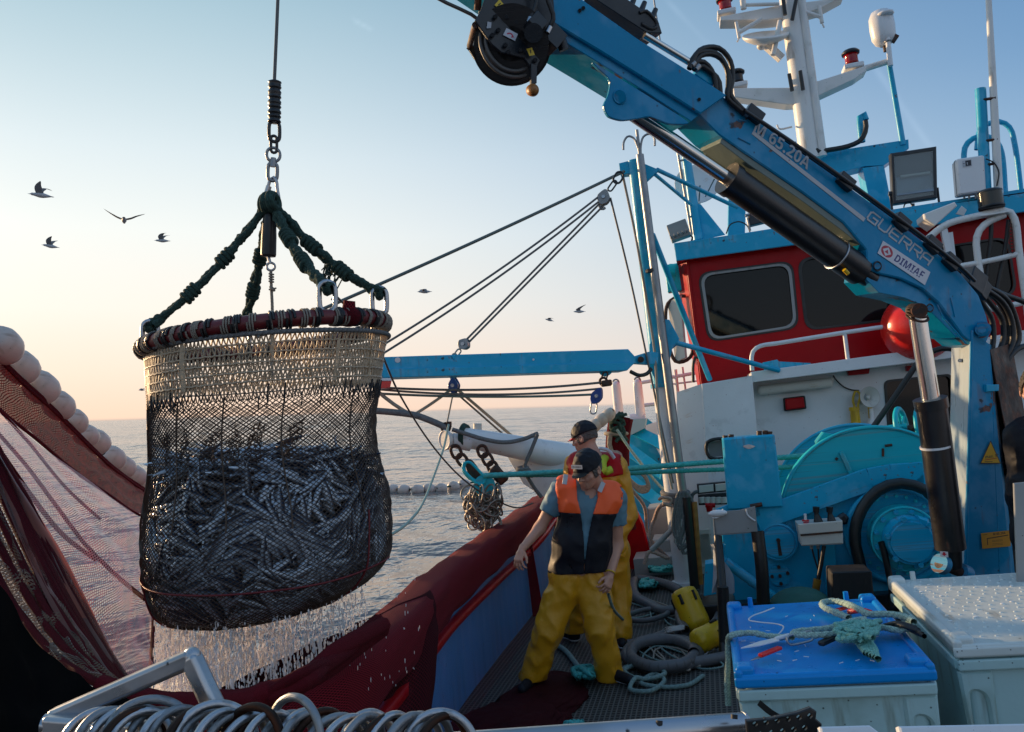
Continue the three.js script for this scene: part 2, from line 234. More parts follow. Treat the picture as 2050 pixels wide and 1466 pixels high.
// ---------------------------------------------------------------- things and parts
const used = {};
const numbered = (n) => { const k = used[n] = (used[n] ?? -1) + 1; return k ? n + '_' + String(k).padStart(3, '0') : n; };
function tag(o, label, category, group, kind) { if (label) o.userData.label = label; if (category) o.userData.category = category; if (group) o.userData.group = group; if (kind) o.userData.kind = kind; return o; }
function thing(name, label, category, o, opt = {}) {              // a Group at the thing's base; o in ship axes unless opt.world
  const g = new THREE.Group(); g.name = numbered(name); scene.add(g); tag(g, label, category, opt.group, opt.kind);
  g.base = o.clone();
  if (opt.world) g.position.copy(o); else { g.position.copy(toWorld(o)); g.quaternion.copy(SHIP_Q); }
  return g;
}
const baseOf = (p) => p.base ?? baseOf(p.parent);
const SMALL = /bolt|stud|rivet|gland|fitting|crumb|scrap|pipe_clamp|lashing|keeper/, SPLIT = /^(strut|foot_eye|winch_plate|cable_run|stay|hook_rod|rail|ladder_rod|step|hinge|shackle|reflective_patch|tie_bar|side|rib|pin_boss|weld_bead|head_bracket|top_flange|stiffener|knuckle_plate|clamp|drum_top_box|rust_scar|web_cord|hem_cord|patch|stub|cross_bar|spoke|post|hose|hose_block|slot|conduit|rack|reflector|beam)$/;
function part(parent, name, geo, mat, opt = {}) {                 // geometry in the same axes that the thing was given in
  if (Array.isArray(geo) && geo.length > 1 && SPLIT.test(name)) return geo.map((q) => part(parent, name, q, mat, opt))[0];      // pieces that can be told apart
  if (Array.isArray(geo) && geo.length > 2 && SMALL.test(name)) opt = { kind: 'stuff', ...opt };
  const g = join(Array.isArray(geo) ? geo : [geo]).clone(), b = baseOf(parent); g.translate(-b.x, -b.y, -b.z);
  const m = new THREE.Mesh(g, mat); m.name = name; m.castShadow = m.receiveShadow = true; parent.add(m); if (opt.kind) m.userData.kind = opt.kind; if (opt.label) m.userData.label = opt.label; return m;
}
function solo(name, label, category, geo, mat, opt = {}) {        // a thing that is one mesh
  const g = join(Array.isArray(geo) ? geo : [geo]).clone(); g.computeBoundingBox(); const c = g.boundingBox.getCenter(V()); c.y = g.boundingBox.min.y; g.translate(-c.x, -c.y, -c.z);
  const m = new THREE.Mesh(g, mat); m.name = numbered(name); m.castShadow = m.receiveShadow = true; scene.add(m); tag(m, label, category, opt.group, opt.kind);
  if (opt.world) m.position.copy(c); else { m.position.copy(toWorld(c)); m.quaternion.copy(SHIP_Q); }
  return m;
}
function structure(name, geo, mat, world) { const m = solo(name, null, null, geo, mat, { world, kind: 'structure' }); return m; }
function copyOf(t, pos, quat, label) { const c = t.clone(); c.name = numbered(t.name.replace(/_\d{3}$/, '')); scene.add(c); c.position.copy(pos); if (quat) c.quaternion.copy(quat); if (label) c.userData.label = label; return c; }

// ---------------------------------------------------------------- sea
function seaGeometry() {
  const r = rng(77), waves = [], wind = -0.5;
  for (let i = 0; i < 26; i++) { const L = 0.22 * Math.pow(1.24, i), a = wind + (r() - 0.5) * 1.5; waves.push({ L, kx: Math.sin(a) * 6.283 / L, kz: Math.cos(a) * 6.283 / L, p: r() * 6.283, h: L * 0.0042 * (L > 9 ? 0.6 : 1) }); }
  const NT = 420, NR = 900, R0 = 1.2, R1 = 9000, half = 40 * D2R, pos = [], uv = [], idx = [], full = 60;
  const angs = []; for (let i = 0; i <= NT; i++) angs.push(-half + 2 * half * i / NT); for (let i = 1; i < full; i++) angs.push(half + (2 * Math.PI - 2 * half) * i / full); angs.push(2 * Math.PI - half);
  for (let j = 0; j <= NR; j++) {
    const R = R0 * Math.pow(R1 / R0, j / NR), dr = R * Math.log(R1 / R0) / NR;
    for (let i = 0; i < angs.length; i++) {
      const x = R * Math.sin(angs[i]), z = -R * Math.cos(angs[i]); let y = 0;
      const cell = i <= NT ? dr : Math.max(dr, R * 0.08), gx = x + 0.6 * n3(x * 0.21, 0, z * 0.21), gz = z + 0.6 * n3(x * 0.21, 9, z * 0.21), patch = 0.75 + 0.9 * n3(x * 0.05, 4, z * 0.05);
      for (const w of waves) { const f = sm(2, 4.5, w.L / cell); if (f > 0) { const q = Math.sin(w.kx * gx + w.kz * gz + w.p); y += f * w.h * patch * (q + 0.25 * q * q); } }
      pos.push(x, y, z); uv.push(x, z);
    }
  }
  const n = angs.length;
  for (let j = 0; j < NR; j++) for (let i = 0; i < n - 1; i++) { const a = j * n + i, b = a + n; idx.push(a, b, a + 1, b, b + 1, a + 1); }
  const g = new THREE.BufferGeometry(); g.setAttribute('position', new THREE.Float32BufferAttribute(pos, 3)); g.setAttribute('uv', new THREE.Float32BufferAttribute(uv, 2)); g.setIndex(idx); g.computeVertexNormals();
  const nm = g.attributes.normal; if (nm.getY(5000) < 0) { g.index.array.reverse(); g.computeVertexNormals(); }
  return g;
}
const seaN = (() => { const f = tfbm(51, 5, 6), e = 1 / 512, k = 0.42; return tex(512, (u, v) => { const dx = (f(u + e, v) - f(u - e, v)) / (2 * e) * k * 0.16, dy = (f(u, v + e) - f(u, v - e)) / (2 * e) * k * 0.11, L = Math.hypot(dx, dy, 1); return [0.5 - dx / L / 2, 0.5 - dy / L / 2, 0.5 + 0.5 / L]; }); })();
const seaMat = new THREE.MeshPhysicalMaterial({ name: 'sea water', color: rgb([0.125, 0.128, 0.132]), roughness: 0.12, ior: 1.33, normalMap: rep(seaN, 0.16, 0.11), normalScale: new THREE.Vector2(1, 1) });
{ const m = new THREE.Mesh(seaGeometry(), seaMat); m.name = 'sea'; m.receiveShadow = true; m.userData.kind = 'structure'; scene.add(m); }

// ---------------------------------------------------------------- deck, hull and port bulwark
const grateTx = tex(64, (u, v) => { const a = Math.abs(((u * 2) % 1) - 0.5), b = Math.abs(((v * 2) % 1) - 0.5), bar = Math.max(sm(0.28, 0.36, a), sm(0.30, 0.38, b) * 0.8); return bar; });
const grateC = tex(64, (u, v) => { const a = Math.abs(((u * 2) % 1) - 0.5), b = Math.abs(((v * 2) % 1) - 0.5), bar = Math.max(sm(0.28, 0.36, a), sm(0.30, 0.38, b)); const k = mix(0.10, 0.62, bar); return [k, k, k * 0.98]; }, true);
const deckMat = new THREE.MeshPhysicalMaterial({ name: 'dark ribbed deck grating', color: rgb([0.27, 0.255, 0.24]), roughness: 0.65, map: rep(grateC, 1 / 0.07, 1 / 0.09), bumpMap: rep(grateTx, 1 / 0.07, 1 / 0.09), bumpScale: 0.01, side: THREE.DoubleSide });
// rail line (outer edge of the cap), measured in the photograph, on a cap that rises towards the bow
const RAIL_H = 1.0, sheer = (z) => RAIL_H + 0.02 * Math.pow(Math.max(0, -z - 6), 2);
const railAt = (px, py) => { let p = dk(px, py, RAIL_H); for (let i = 0; i < 6; i++) p = dk(px, py, sheer(p.z)); return p; };
const railPts = [[300, 1420], [430, 1402], [545, 1384], [640, 1330], [740, 1252], [845, 1160], [945, 1087], [1040, 1022], [1090, 985], [1145, 952], [1205, 915]].map(([x, y]) => railAt(x, y));
railPts.unshift(railPts[0].clone().add(V(-0.12, 0, 1.4)));
const railCurve = new THREE.CatmullRomCurve3(railPts), railN = 70, railS = railCurve.getSpacedPoints(railN);
const inboard = railS.map((p, i) => { const t = railS[Math.min(railN, i + 1)].clone().sub(railS[Math.max(0, i - 1)]); return V(-t.z, 0, t.x).normalize(); });
const atRail = (i, inn, y) => { const p = railS[i].clone().addScaledVector(inboard[i], inn); p.y = y === undefined ? p.y : y; return p; };
function sweep(prof, i0 = 0, i1 = railN, wob) {                     // profile [inboard, fraction of the rail height or height below the cap] along the rail
  const pos = [], uv = [], idx = []; let s = 0; const K = prof.length;
  for (let i = i0; i <= i1; i++) { if (i > i0) s += railS[i].distanceTo(railS[i - 1]); let w = 0; prof.forEach(([a, b], k) => { const p = atRail(i, a); p.y = b > 0 && b <= 1 ? p.y * b : p.y + (b > 1 ? b - 1 : b); if (wob) p.add(wob(s, k, p)); if (k) w += Math.hypot(a - prof[k - 1][0], 0.1); pos.push(p.x, p.y, p.z); uv.push(s, w); }); }
  for (let i = 0; i < i1 - i0; i++) for (let k = 0; k < K - 1; k++) { const a = i * K + k, b = a + K; idx.push(a, b, a + 1, b, b + 1, a + 1); }
  const g = new THREE.BufferGeometry(); g.setAttribute('position', new THREE.Float32BufferAttribute(pos, 3)); g.setAttribute('uv', new THREE.Float32BufferAttribute(uv, 2)); g.setIndex(idx); g.computeVertexNormals(); return g;
}
{ // deck: one sheet between the port rail line and far starboard
  const L = [], R = []; for (let i = 0; i <= railN; i += 2) { L.push(atRail(i, 0.02, 0)); R.push(V(5.2, 0, railS[i].z)); }
  const far = railS[railN].z; for (let k = 1; k <= 6; k++) { L.push(V(railS[railN].x + 0.25 * k, 0, far - k * 0.9)); R.push(V(5.2, 0, far - k * 0.9)); }
  L.unshift(V(L[0].x - 0.1, 0, 3)); R.unshift(V(5.2, 0, 3));
  const g = sheet(L, R, 60, 30); const p = g.attributes.position, uv = g.attributes.uv; for (let i = 0; i < p.count; i++) uv.setXY(i, p.getX(i), p.getZ(i));
  structure('deck', g, deckMat);
}
M.hullBlue = paint('blue bulwark paint', [0.06, 0.27, 0.62], { r: 0.5 });
M.netRed = paint('dark red netting', [0.30, 0.012, 0.026], { r: 0.9, map: TX.meshC, s: 55, bump: TX.net, bs: 55, b: 0.003, rm: null, sp: 0.4 });
const netSheet = (name, c, aRep, aMul, o = {}) => { const m = new THREE.MeshPhysicalMaterial({ name, color: rgb(c), roughness: 0.75, map: rep(TX.netC, o.cs ?? 1.2), alphaMap: rep(o.tx ?? TX.net, aRep), transparent: true, opacity: aMul, side: THREE.DoubleSide, transmission: o.t ?? 0.35, thickness: 0 }); return m; };
TX.netDense = tex(64, (u, v) => { const a = (u + v) % 1, b = (u - v + 1) % 1, w = 0.3; return (a < w || a > 1 - w || b < w || b > 1 - w) ? 1 : 0.25; });
TX.netMid = tex(64, (u, v) => { const a = (u + v) % 1, b = (u - v + 1) % 1, w = 0.17; return (a < w || a > 1 - w || b < w || b > 1 - w) ? 1 : 0; });
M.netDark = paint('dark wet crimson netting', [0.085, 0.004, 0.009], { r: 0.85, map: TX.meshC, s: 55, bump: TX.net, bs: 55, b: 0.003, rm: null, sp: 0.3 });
M.netVeil = netSheet('fine red netting over the bulwark', [0.24, 0.008, 0.02], 1 / 0.016, 0.36, { tx: TX.net, t: 0 });
{
  const g = thing('bulwark', 'red and blue port bulwark curving towards the bow beside the standing men', 'bulwark', atRail(30, 0, 0));
  part(g, 'panel', sweep([[0.13, 0.93], [0.12, 0.5], [0.11, 0.0001], [0.06, 0.0001], [0.07, 0.93]]), M.hullBlue);
  part(g, 'hull_side', sweep([[0.06, 0.93], [0.05, 0.0001], [0.08, -1.8], [0.16, -2.6], [0.26, -3.4]]), M.red);
  const cap = part(g, 'rail_cap', sweep([[0.06, -0.07], [-0.015, -0.055], [-0.03, -0.02], [-0.01, -0.002], [0.11, 1.005], [0.20, -0.002], [0.225, -0.03], [0.215, -0.075], [0.10, -0.085], [0.06, -0.07]]), M.red);
  part(g, 'stringer', sweep([[0.12, 0.66], [0.19, 0.67], [0.20, 0.62], [0.12, 0.57]]), M.red);
  for (const i of [27, 38, 47, 56, 65]) { const a = atRail(i, 0.13), b = atRail(i, 0.25, 0.0), c = atRail(i, 0.13, 0.0), d = atRail(i, 0.20); a.y -= 0.09; d.y -= 0.09; const n = railS[i + 1].clone().sub(railS[i]).normalize().negate(); part(g, 'stanchion', slab([a, d, b, c], n, 0.02), M.netRed); }
}
{ // red seine netting lying over the rail and hanging down inside
  const g = thing('draped_net', 'dark red fine netting draped over the port rail and blue bulwark', 'fishing net', atRail(18, 0.2, 0.1));
  const wob = (s, k, p) => V(0.02 * n3(s * 5, k, 0), 0.028 * n3(s * 3.1, k * 0.7, 5) + 0.01 * n3(s * 14, k, 2), 0.015 * n3(s * 6, 3, k));
  part(g, 'rail_drape', sweep([[-0.05, -0.42], [-0.06, -0.25], [-0.055, -0.10], [-0.03, 1.012], [0.04, 1.022], [0.11, 1.026], [0.19, 1.020], [0.235, -0.006], [0.246, -0.07], [0.238, -0.14], [0.228, -0.22], [0.222, -0.25]], 2, 64, wob), M.netRed);
  part(g, 'hanging_veil', sweep([[0.223, -0.24], [0.20, 0.66], [0.185, 0.5], [0.19, 0.35], [0.21, 0.15], [0.26, 0.03]], 5, 62, (s, k, p) => V(0.03 * n3(s * 2.2, k * 0.4, 1) + 0.02, 0.02 * n3(s * 5, k, 7), 0.02 * n3(s * 2.8, k * 0.5, 9))), M.netVeil);
  // gathered folds falling to the deck
  const P = (i, inn, y) => atRail(i, inn, y), pleat = (A, B, amp, f, seed) => sheet(A, B, 40, 44, (u, v) => V(amp * Math.sin(v * f + 2 * n3(u * 2, v * 3, seed)) * (0.4 + 0.6 * u) + 0.02 * n3(u * 6, v * 9, seed), 0.01 * n3(u * 8, v * 5, seed), 0.5 * amp * Math.cos(v * f * 0.8 + seed)));
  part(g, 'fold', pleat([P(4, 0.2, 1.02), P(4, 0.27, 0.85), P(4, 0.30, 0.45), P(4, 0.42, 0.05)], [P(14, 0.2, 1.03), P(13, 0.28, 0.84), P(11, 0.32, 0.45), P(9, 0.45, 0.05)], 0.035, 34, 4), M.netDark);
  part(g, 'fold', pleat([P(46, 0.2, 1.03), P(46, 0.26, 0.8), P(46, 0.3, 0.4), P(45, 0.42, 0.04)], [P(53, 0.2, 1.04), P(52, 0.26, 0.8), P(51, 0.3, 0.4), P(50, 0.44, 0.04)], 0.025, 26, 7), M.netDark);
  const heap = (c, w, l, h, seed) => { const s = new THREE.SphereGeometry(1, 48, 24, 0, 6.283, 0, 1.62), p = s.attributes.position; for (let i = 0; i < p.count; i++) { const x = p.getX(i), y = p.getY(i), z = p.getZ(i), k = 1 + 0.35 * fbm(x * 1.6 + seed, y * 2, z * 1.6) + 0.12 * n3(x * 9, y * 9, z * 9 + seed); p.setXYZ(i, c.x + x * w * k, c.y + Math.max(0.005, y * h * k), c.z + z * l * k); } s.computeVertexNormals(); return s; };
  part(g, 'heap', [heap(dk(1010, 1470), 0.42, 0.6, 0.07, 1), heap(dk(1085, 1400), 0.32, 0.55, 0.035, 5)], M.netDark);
}

// ---------------------------------------------------------------- the brailer: hoop, netting bag, bridles, hoist gear
const BD = 4.0;                                                   // metres from the eye
const prof = [[686, 290, 775], [715, 291, 770], [750, 293, 765], [800, 298, 758], [850, 300, 753], [900, 299, 753], [950, 293, 762], [1000, 285, 775], [1050, 280, 782], [1100, 277, 784], [1130, 279, 780], [1160, 287, 766], [1185, 302, 745], [1208, 332, 705], [1224, 380, 650], [1234, 440, 590], [1240, 500, 540]];
const round = (a, b, y) => { const p = Math.atan((a - 1025) / FOC), q = Math.atan((b - 1025) / FOC), m = (p + q) / 2; return { c: at(1025 + FOC * Math.tan(m), y, BD), r: BD / Math.cos(m) * Math.sin((q - p) / 2) }; };   // the round thing whose outline runs from a to b
const bagRows = prof.map(([y, a, b]) => round(a, b, y));
const bagTilt = (y) => sm(1100, 1240, y) * 0.17;                  // the bottom hangs lower on the left
const bagC = new THREE.CatmullRomCurve3(bagRows.map((q) => q.c)), bagR = new THREE.SplineCurve(bagRows.map((q, i) => new THREE.Vector2(i, q.r)));
const rimUp = V(-0.10, 1, 0.02).normalize();
const cOf = (u) => bagC.getPoint(bagC.getUtoTmapping(Math.min(1, Math.max(0, u)))), rOf = (u) => Math.max(0, bagR.getPoint(bagC.getUtoTmapping(Math.min(1, Math.max(0, u)))).y);
function bag(u, a, lift = 0) {                                    // point of the bag: u 0 at the hoop, 1 at the bottom; a round it
  const c = cOf(u), r = rOf(u) + lift, lob = 1 + 0.012 * Math.sin(a * 5 + u * 4) * sm(0.1, 0.5, u) + 0.03 * n3(Math.cos(a) * 2, u * 4, Math.sin(a) * 2) * sm(0.05, 0.4, u), x = Math.cos(a) * r * lob, z = Math.sin(a) * r * lob;
  return V(c.x + x, c.y - 0 + x * (0.07 * (1 - u) + 0.10 * sm(0.72, 0.95, u)) , c.z + z);
}
M.netBag = paint('dark brown netting twine', [0.06, 0.037, 0.024], { r: 0.8, map: null, bump: null });
M.netWhite = paint('cream twisted twine', [0.60, 0.47, 0.32], { r: 0.85, map: null, bump: null, t: 0.35 });
M.tape = paint('black tape', [0.012, 0.012, 0.013], { r: 0.4, map: null });
function strands(paths, r, K = 3) {                                // many thin twines as one geometry
  const pos = [], nor = [], idx = [], t = V(), n = V(), b = V();
  for (const p of paths) for (let i = 0; i < p.length; i++) {
    const base = pos.length / 3; t.subVectors(p[Math.min(p.length - 1, i + 1)], p[Math.max(0, i - 1)]).normalize(); n.set(0.31, 0.2, 0.9).cross(t).normalize(); b.crossVectors(t, n);
    for (let k = 0; k < K; k++) { const a = k / K * 6.283, x = Math.cos(a), y = Math.sin(a); nor.push(n.x * x + b.x * y, n.y * x + b.y * y, n.z * x + b.z * y); pos.push(p[i].x + r * nor[nor.length - 3], p[i].y + r * nor[nor.length - 2], p[i].z + r * nor[nor.length - 1]); }
    if (i < p.length - 1) for (let k = 0; k < K; k++) { const a = base + k, c = base + (k + 1) % K; idx.push(a, c, a + K, a + K, c, c + K); }
  }
  const g = new THREE.BufferGeometry(); g.setAttribute('position', new THREE.Float32BufferAttribute(pos, 3)); g.setAttribute('normal', new THREE.Float32BufferAttribute(nor, 3)); g.setAttribute('uv', new THREE.Float32BufferAttribute(new Float32Array(pos.length / 3 * 2), 2)); g.setIndex(idx); return g;
}
const rimO = round(286, 770, 690), rimC = rimO.c.add(V(0, 0.035, 0)), rimR = rimO.r;
const rimPt = (a, dr = 0, dy = 0) => V(rimC.x + Math.cos(a) * (rimR + dr), rimC.y + dy + Math.cos(a) * 0.068 * rimR / 0.6, rimC.z + Math.sin(a) * (rimR + dr));
const apex = at(541, 408, BD);
{
  const g = thing('brailer_net', 'brailer net full of fish hanging over the water under a red hoop', 'brailer net', bag(1, 0).setY(at(527, 1240, BD).y), { world: true });
  const r = rng(31), ring = (n, f) => Array.from({ length: n }, (_, i) => f(i / n * 2 * Math.PI));
  const hoop = part(g, 'hoop', tube(ring(64, (a) => rimPt(a)), 0.034, { closed: true, k: 14, n: 160 }), paint('red hose over the hoop', [0.13, 0.010, 0.012], { r: 0.5, map: TX.dirty, s: 2 }));
  // lashings round the hoop
  const lash = (a0, w, turns, rr) => { const p = []; const n = turns * 10; for (let i = 0; i <= n; i++) { const a = a0 + w * i / n, t = i / 10 * 6.283, c = rimPt(a), o = V(Math.cos(a), 0, Math.sin(a)); p.push(c.addScaledVector(o, Math.cos(t) * (0.036 + rr)).add(V(0, Math.sin(t) * (0.036 + rr), 0))); } return p; };
  const wraps = [], tapes = [];
  for (let i = 0; i < 64; i++) { const a = i / 64 * 6.283 + (r() - 0.5) * 0.06; (i % 2 ? tapes : wraps).push(tube(lash(a, 0.03 + 0.03 * r(), 2 + Math.floor(r() * 2), 0.003), i % 2 ? 0.0065 : 0.0042, { k: 5, step: 3 })); if (i % 3 === 0) wraps.push(tube(lash(a + 0.04, 0.16 * (r() - 0.5), 1, 0.004), 0.004, { k: 5, step: 3 })); }
  for (let i = 0; i < 10; i++) wraps.push(tube(lash(3.0 + i * 0.035, 0.03, 3, 0.004), 0.005, { k: 5, step: 3 }));
  for (let i = 0; i < 7; i++) wraps.push(tube(lash(-0.06 + i * 0.03, 0.03, 3, 0.004), 0.005, { k: 5, step: 3 }));
  part(hoop, 'lashing', join(wraps), M.rope, { kind: 'stuff' }); part(hoop, 'tape_wrap', join(tapes), M.tape, { kind: 'stuff' });
  part(g, 'hoop_tee', [ball(0.047, ...rimPt(0.62).toArray(), 1.25, 1, 1), rod(rimPt(0.62), rimPt(0.62, 0.01, 0.07), 0.034, 0.026)], M.netRed);
  part(g, 'head_rope', rope(ring(80, (a) => bag(0.012, a, 0.012)), 0.011, { closed: true, seed: 2 }), M.ropeG);
  // cream band: elongated meshes, knotted in rows; some doubled strands and patches
  const band = [], cols = 156, hang = 0.188;
  for (let c = 0; c < cols; c++) for (const s of [-1, 1]) { const p = []; for (let i = 0; i <= 21; i++) { const u = 0.012 + (hang - 0.012) * i / 21, w = Math.abs(((i / 3.5) % 2) - 1); p.push(bag(u, (c + s * 0.5 * w + 0.7 * n3(c * 0.23, i * 0.12, 2)) / cols * 6.283, 0.002 * s)); } band.push(p); }
  part(g, 'cream_band', strands(band, 0.0035, 4), M.netWhite, { kind: 'stuff' });
  const knots = []; for (let row = 1; row < 6; row++) { const p = []; for (let i = 0; i <= 220; i++) p.push(bag(0.012 + (hang - 0.012) * row / 6 + 0.0015 * Math.sin(i * 2.1), i / 220 * 6.283, 0.004)); knots.push(p); }
  part(g, 'band_knot_row', strands(knots, 0.0045, 5), M.netWhite, { kind: 'stuff' });
  for (const [a0, u0, u1, w] of [[1.95, 0.02, 0.17, 0.03], [2.62, 0.02, 0.28, 0.03], [2.45, 0.08, 0.2, 0.06], [0.72, 0.04, 0.17, 0.022], [0.30, 0.03, 0.16, 0.02], [1.25, 0.02, 0.1, 0.014], [2.2, 0.03, 0.12, 0.015]]) part(g, 'patch', sheet([0, 0.5, 1].map((t) => bag(mix(u0, u1, t), a0, 0.008)), [0, 0.5, 1].map((t) => bag(mix(u0, u1, t), a0 + w * 1.6, 0.008)), 12, 3, (u, v) => V(0.006 * n3(u * 7, v * 4, a0), 0, 0.005 * n3(u * 9, v, 3))), M.netWhite);
  // black lacing between band and bag
  const lace = []; for (let q = 0; q < 1; q++) { const p = []; for (let i = 0; i <= 190; i++) p.push(bag(hang + (i % 2 ? 0.024 : -0.002) + 0.01 * n3(i * 0.07, q, 1), (i + q) / 190 * 6.283, 0.006)); lace.push(p); }
  for (let i = 0; i < 26; i++) { const a = r() * 6.283; lace.push([bag(hang - 0.02, a, 0.008), bag(hang + 0.012, a + 0.01, 0.009), bag(hang + 0.04, a + 0.01 * r(), 0.008)]); }
  part(g, 'black_lacing', strands(lace, 0.0036, 5), M.cord, { kind: 'stuff' });
  // the bag: diamond meshes of brown twine
  const paths = [], N = 124, rows = 112; for (let c = 0; c < N; c++) for (const s of [-1, 1]) { const p = []; for (let i = 0; i <= rows; i++) { const f = i / rows, u = hang + 0.02 + (0.985 - hang - 0.02) * f; p.push(bag(Math.min(1, u), (c + s * i * 0.5 + 0.35 * n3(c * 0.11, i * 0.09, s)) / N * 6.283, 0.001 * s + 0.010 * n3(c * 0.2, i * 0.12, 5))); } paths.push(p); }
  part(g, 'bag_netting', strands(paths, 0.0024, 3), M.netBag, { kind: 'stuff' });
  const seams = [], sl = (f, n = 60) => Array.from({ length: n + 1 }, (_, i) => f(i / n));
  for (const a of [1.15, 1.62, 2.05, 0.5, 2.75]) seams.push(sl((t) => bag(mix(0.2, 0.62, t), a + 0.02 * Math.sin(t * 5), 0.005)));
  part(g, 'seam_cord', strands(seams, 0.004, 5), M.netBag, { kind: 'stuff' });
  part(g, 'purse_line', strands([sl((t) => bag(0.80 + 0.012 * Math.sin(t * 9), t * 6.283, 0.006), 160), sl((t) => bag(mix(0.6, 0.95, t), 0.42 + 0.05 * t, 0.006)), sl((t) => bag(mix(0.78, 1, t), 2.5, 0.006))], 0.0045, 5), paint('dark red cord', [0.14, 0.008, 0.012], { map: null, bump: null, r: 0.8 }));
  part(g, 'torn_web', [1.3, 1.5, 1.72, 2.0, 2.3, 1.0].map((a, k) => sheet([0, 0.5, 1].map((t) => bag(mix(0.28, 0.41, t), a, -0.03)), [0, 0.5, 1].map((t) => bag(mix(0.32 + 0.02 * (k % 3), 0.41, t), a + 0.16, -0.05)), 10, 10, (u, v) => V(0.04 * n3(u * 3, v * 3, k), 0.03 * n3(u * 4, v * 2, k + 9), 0.03 * n3(u * 4, v * 4, k + 4)))), netSheet('torn brown webbing', [0.10, 0.055, 0.03], 1 / 0.016, 1, { tx: TX.netMid }));
  // green bridle ropes from the apex to the hoop, doubled and lumpy with knots
  const legs = [[3.06, 285, 668, 0.12], [-2.1, 474, 664, -0.35], [0.82, 654, 640, 0.3], [0.12, 762, 640, 0.0]];
  for (const [a, px, py] of legs) {
    const end = rimPt(a, 0, 0.13), top = apex.clone().add(V((end.x - apex.x) * 0.02, 0.0, (end.z - apex.z) * 0.02)), list = [], rr = rng(Math.round(px));
    for (const s of [-1, 1]) { const p = []; for (let i = 0; i <= 16; i++) { const t = i / 16, q = top.clone().lerp(end, t); q.y -= 0.05 * Math.sin(Math.PI * t); const w = 0.014 * Math.sin(t * 19 + s * 1.57) + s * 0.012 * sm(0.82, 1, t); p.push(q.add(V(w, (rr() - 0.5) * 0.006, s * 0.012 * Math.cos(t * 19)))); } list.push(rope(p, 0.0185, { seed: px + s, fuzz: 0.45, k: 12 })); }
    const lp = []; for (let i = 0; i <= 8; i++) { const t = i / 8 * Math.PI; lp.push(end.clone().add(V(0, -Math.sin(t) * 0.02, 0.03 * Math.cos(t)))); } list.push(tube(lp, 0.02, { k: 8 }));
    for (const t of a > 2 || a === 0.12 ? [0.37, 0.66] : [0.33, 0.6]) { const q = top.clone().lerp(end, t), d = end.clone().sub(top).normalize(); q.y -= 0.05 * Math.sin(Math.PI * t); for (let k = 0; k < 4; k++) list.push(torus(0.026, 0.011, q.clone().addScaledVector(d, (k - 1.5) * 0.022), d.clone().add(V(0.4 * (rr() - 0.5), 0.3 * (rr() - 0.5), 0.3)), 16, 8)); }
    const b = part(g, 'bridle_rope', list, M.ropeD);
    if (a === 0.12) { const fr = []; for (let k = 0; k < 26; k++) { const q = top.clone().lerp(end, 0.52 + 0.14 * rr()); q.y -= 0.05; fr.push([q, q.clone().add(V(-0.03 * rr(), -0.05 * rr(), 0.03 * (rr() - 0.5))), q.clone().add(V(-0.05 * rr() - 0.01, -0.12 * rr() - 0.03, 0.02))]); } part(b, 'frayed_end', strands(fr, 0.003, 4), M.ropeD, { kind: 'stuff' }); }
    part(g, 'shackle', [link(rimPt(a, 0, 0.02), rimPt(a, 0, 0.155), 0.034, 0.012)], M.steel);
  }
  { const list = []; for (let k = 0; k < 5; k++) list.push(torus(0.035 + 0.006 * k % 0.012, 0.017, apex.clone().add(V(-0.03 + 0.016 * k, 0.0, 0.01 * k)), V(1, 0.3 * (k - 2) * 0.3, 0.2), 18, 9)); part(g, 'apex_knot', list, M.ropeD); }
  // weight sleeve, eye and trip rope hanging in the middle
  const s0 = at(540, 415, BD), s1 = at(537, 514, BD); part(g, 'weight_sleeve', orient(lathe([[0.001, 0], [0.034, 0], [0.037, 0.01], [0.036, 0.1], [0.032, 0.18], [0.024, 0.235], [0.001, 0.25]]), s0.clone().sub(s1), s1), M.rubber);
  part(g, 'eye_bolt', [rod(s1, at(541, 528, BD), 0.008), torus(0.019, 0.006, at(542, 534, BD), V(0.2, 0, 1))], M.steel);
  part(g, 'trip_rope', [rope([at(542, 540, BD), at(543, 575, BD), at(545, 620, BD), at(544, 680, BD), at(545, 760, BD)], 0.0075, { seed: 8 }), ...[0, 1, 2, 3].map((k) => torus(0.010, 0.005, at(543, 549 + 5 * k, BD), V(0.2, 1, 0.1), 12, 6)), torus(0.013, 0.006, at(545, 578, BD), V(0.7, 0.6, 0.1), 12, 6), rod(at(538, 580, BD), at(553, 577, BD), 0.004)], M.rope);
}
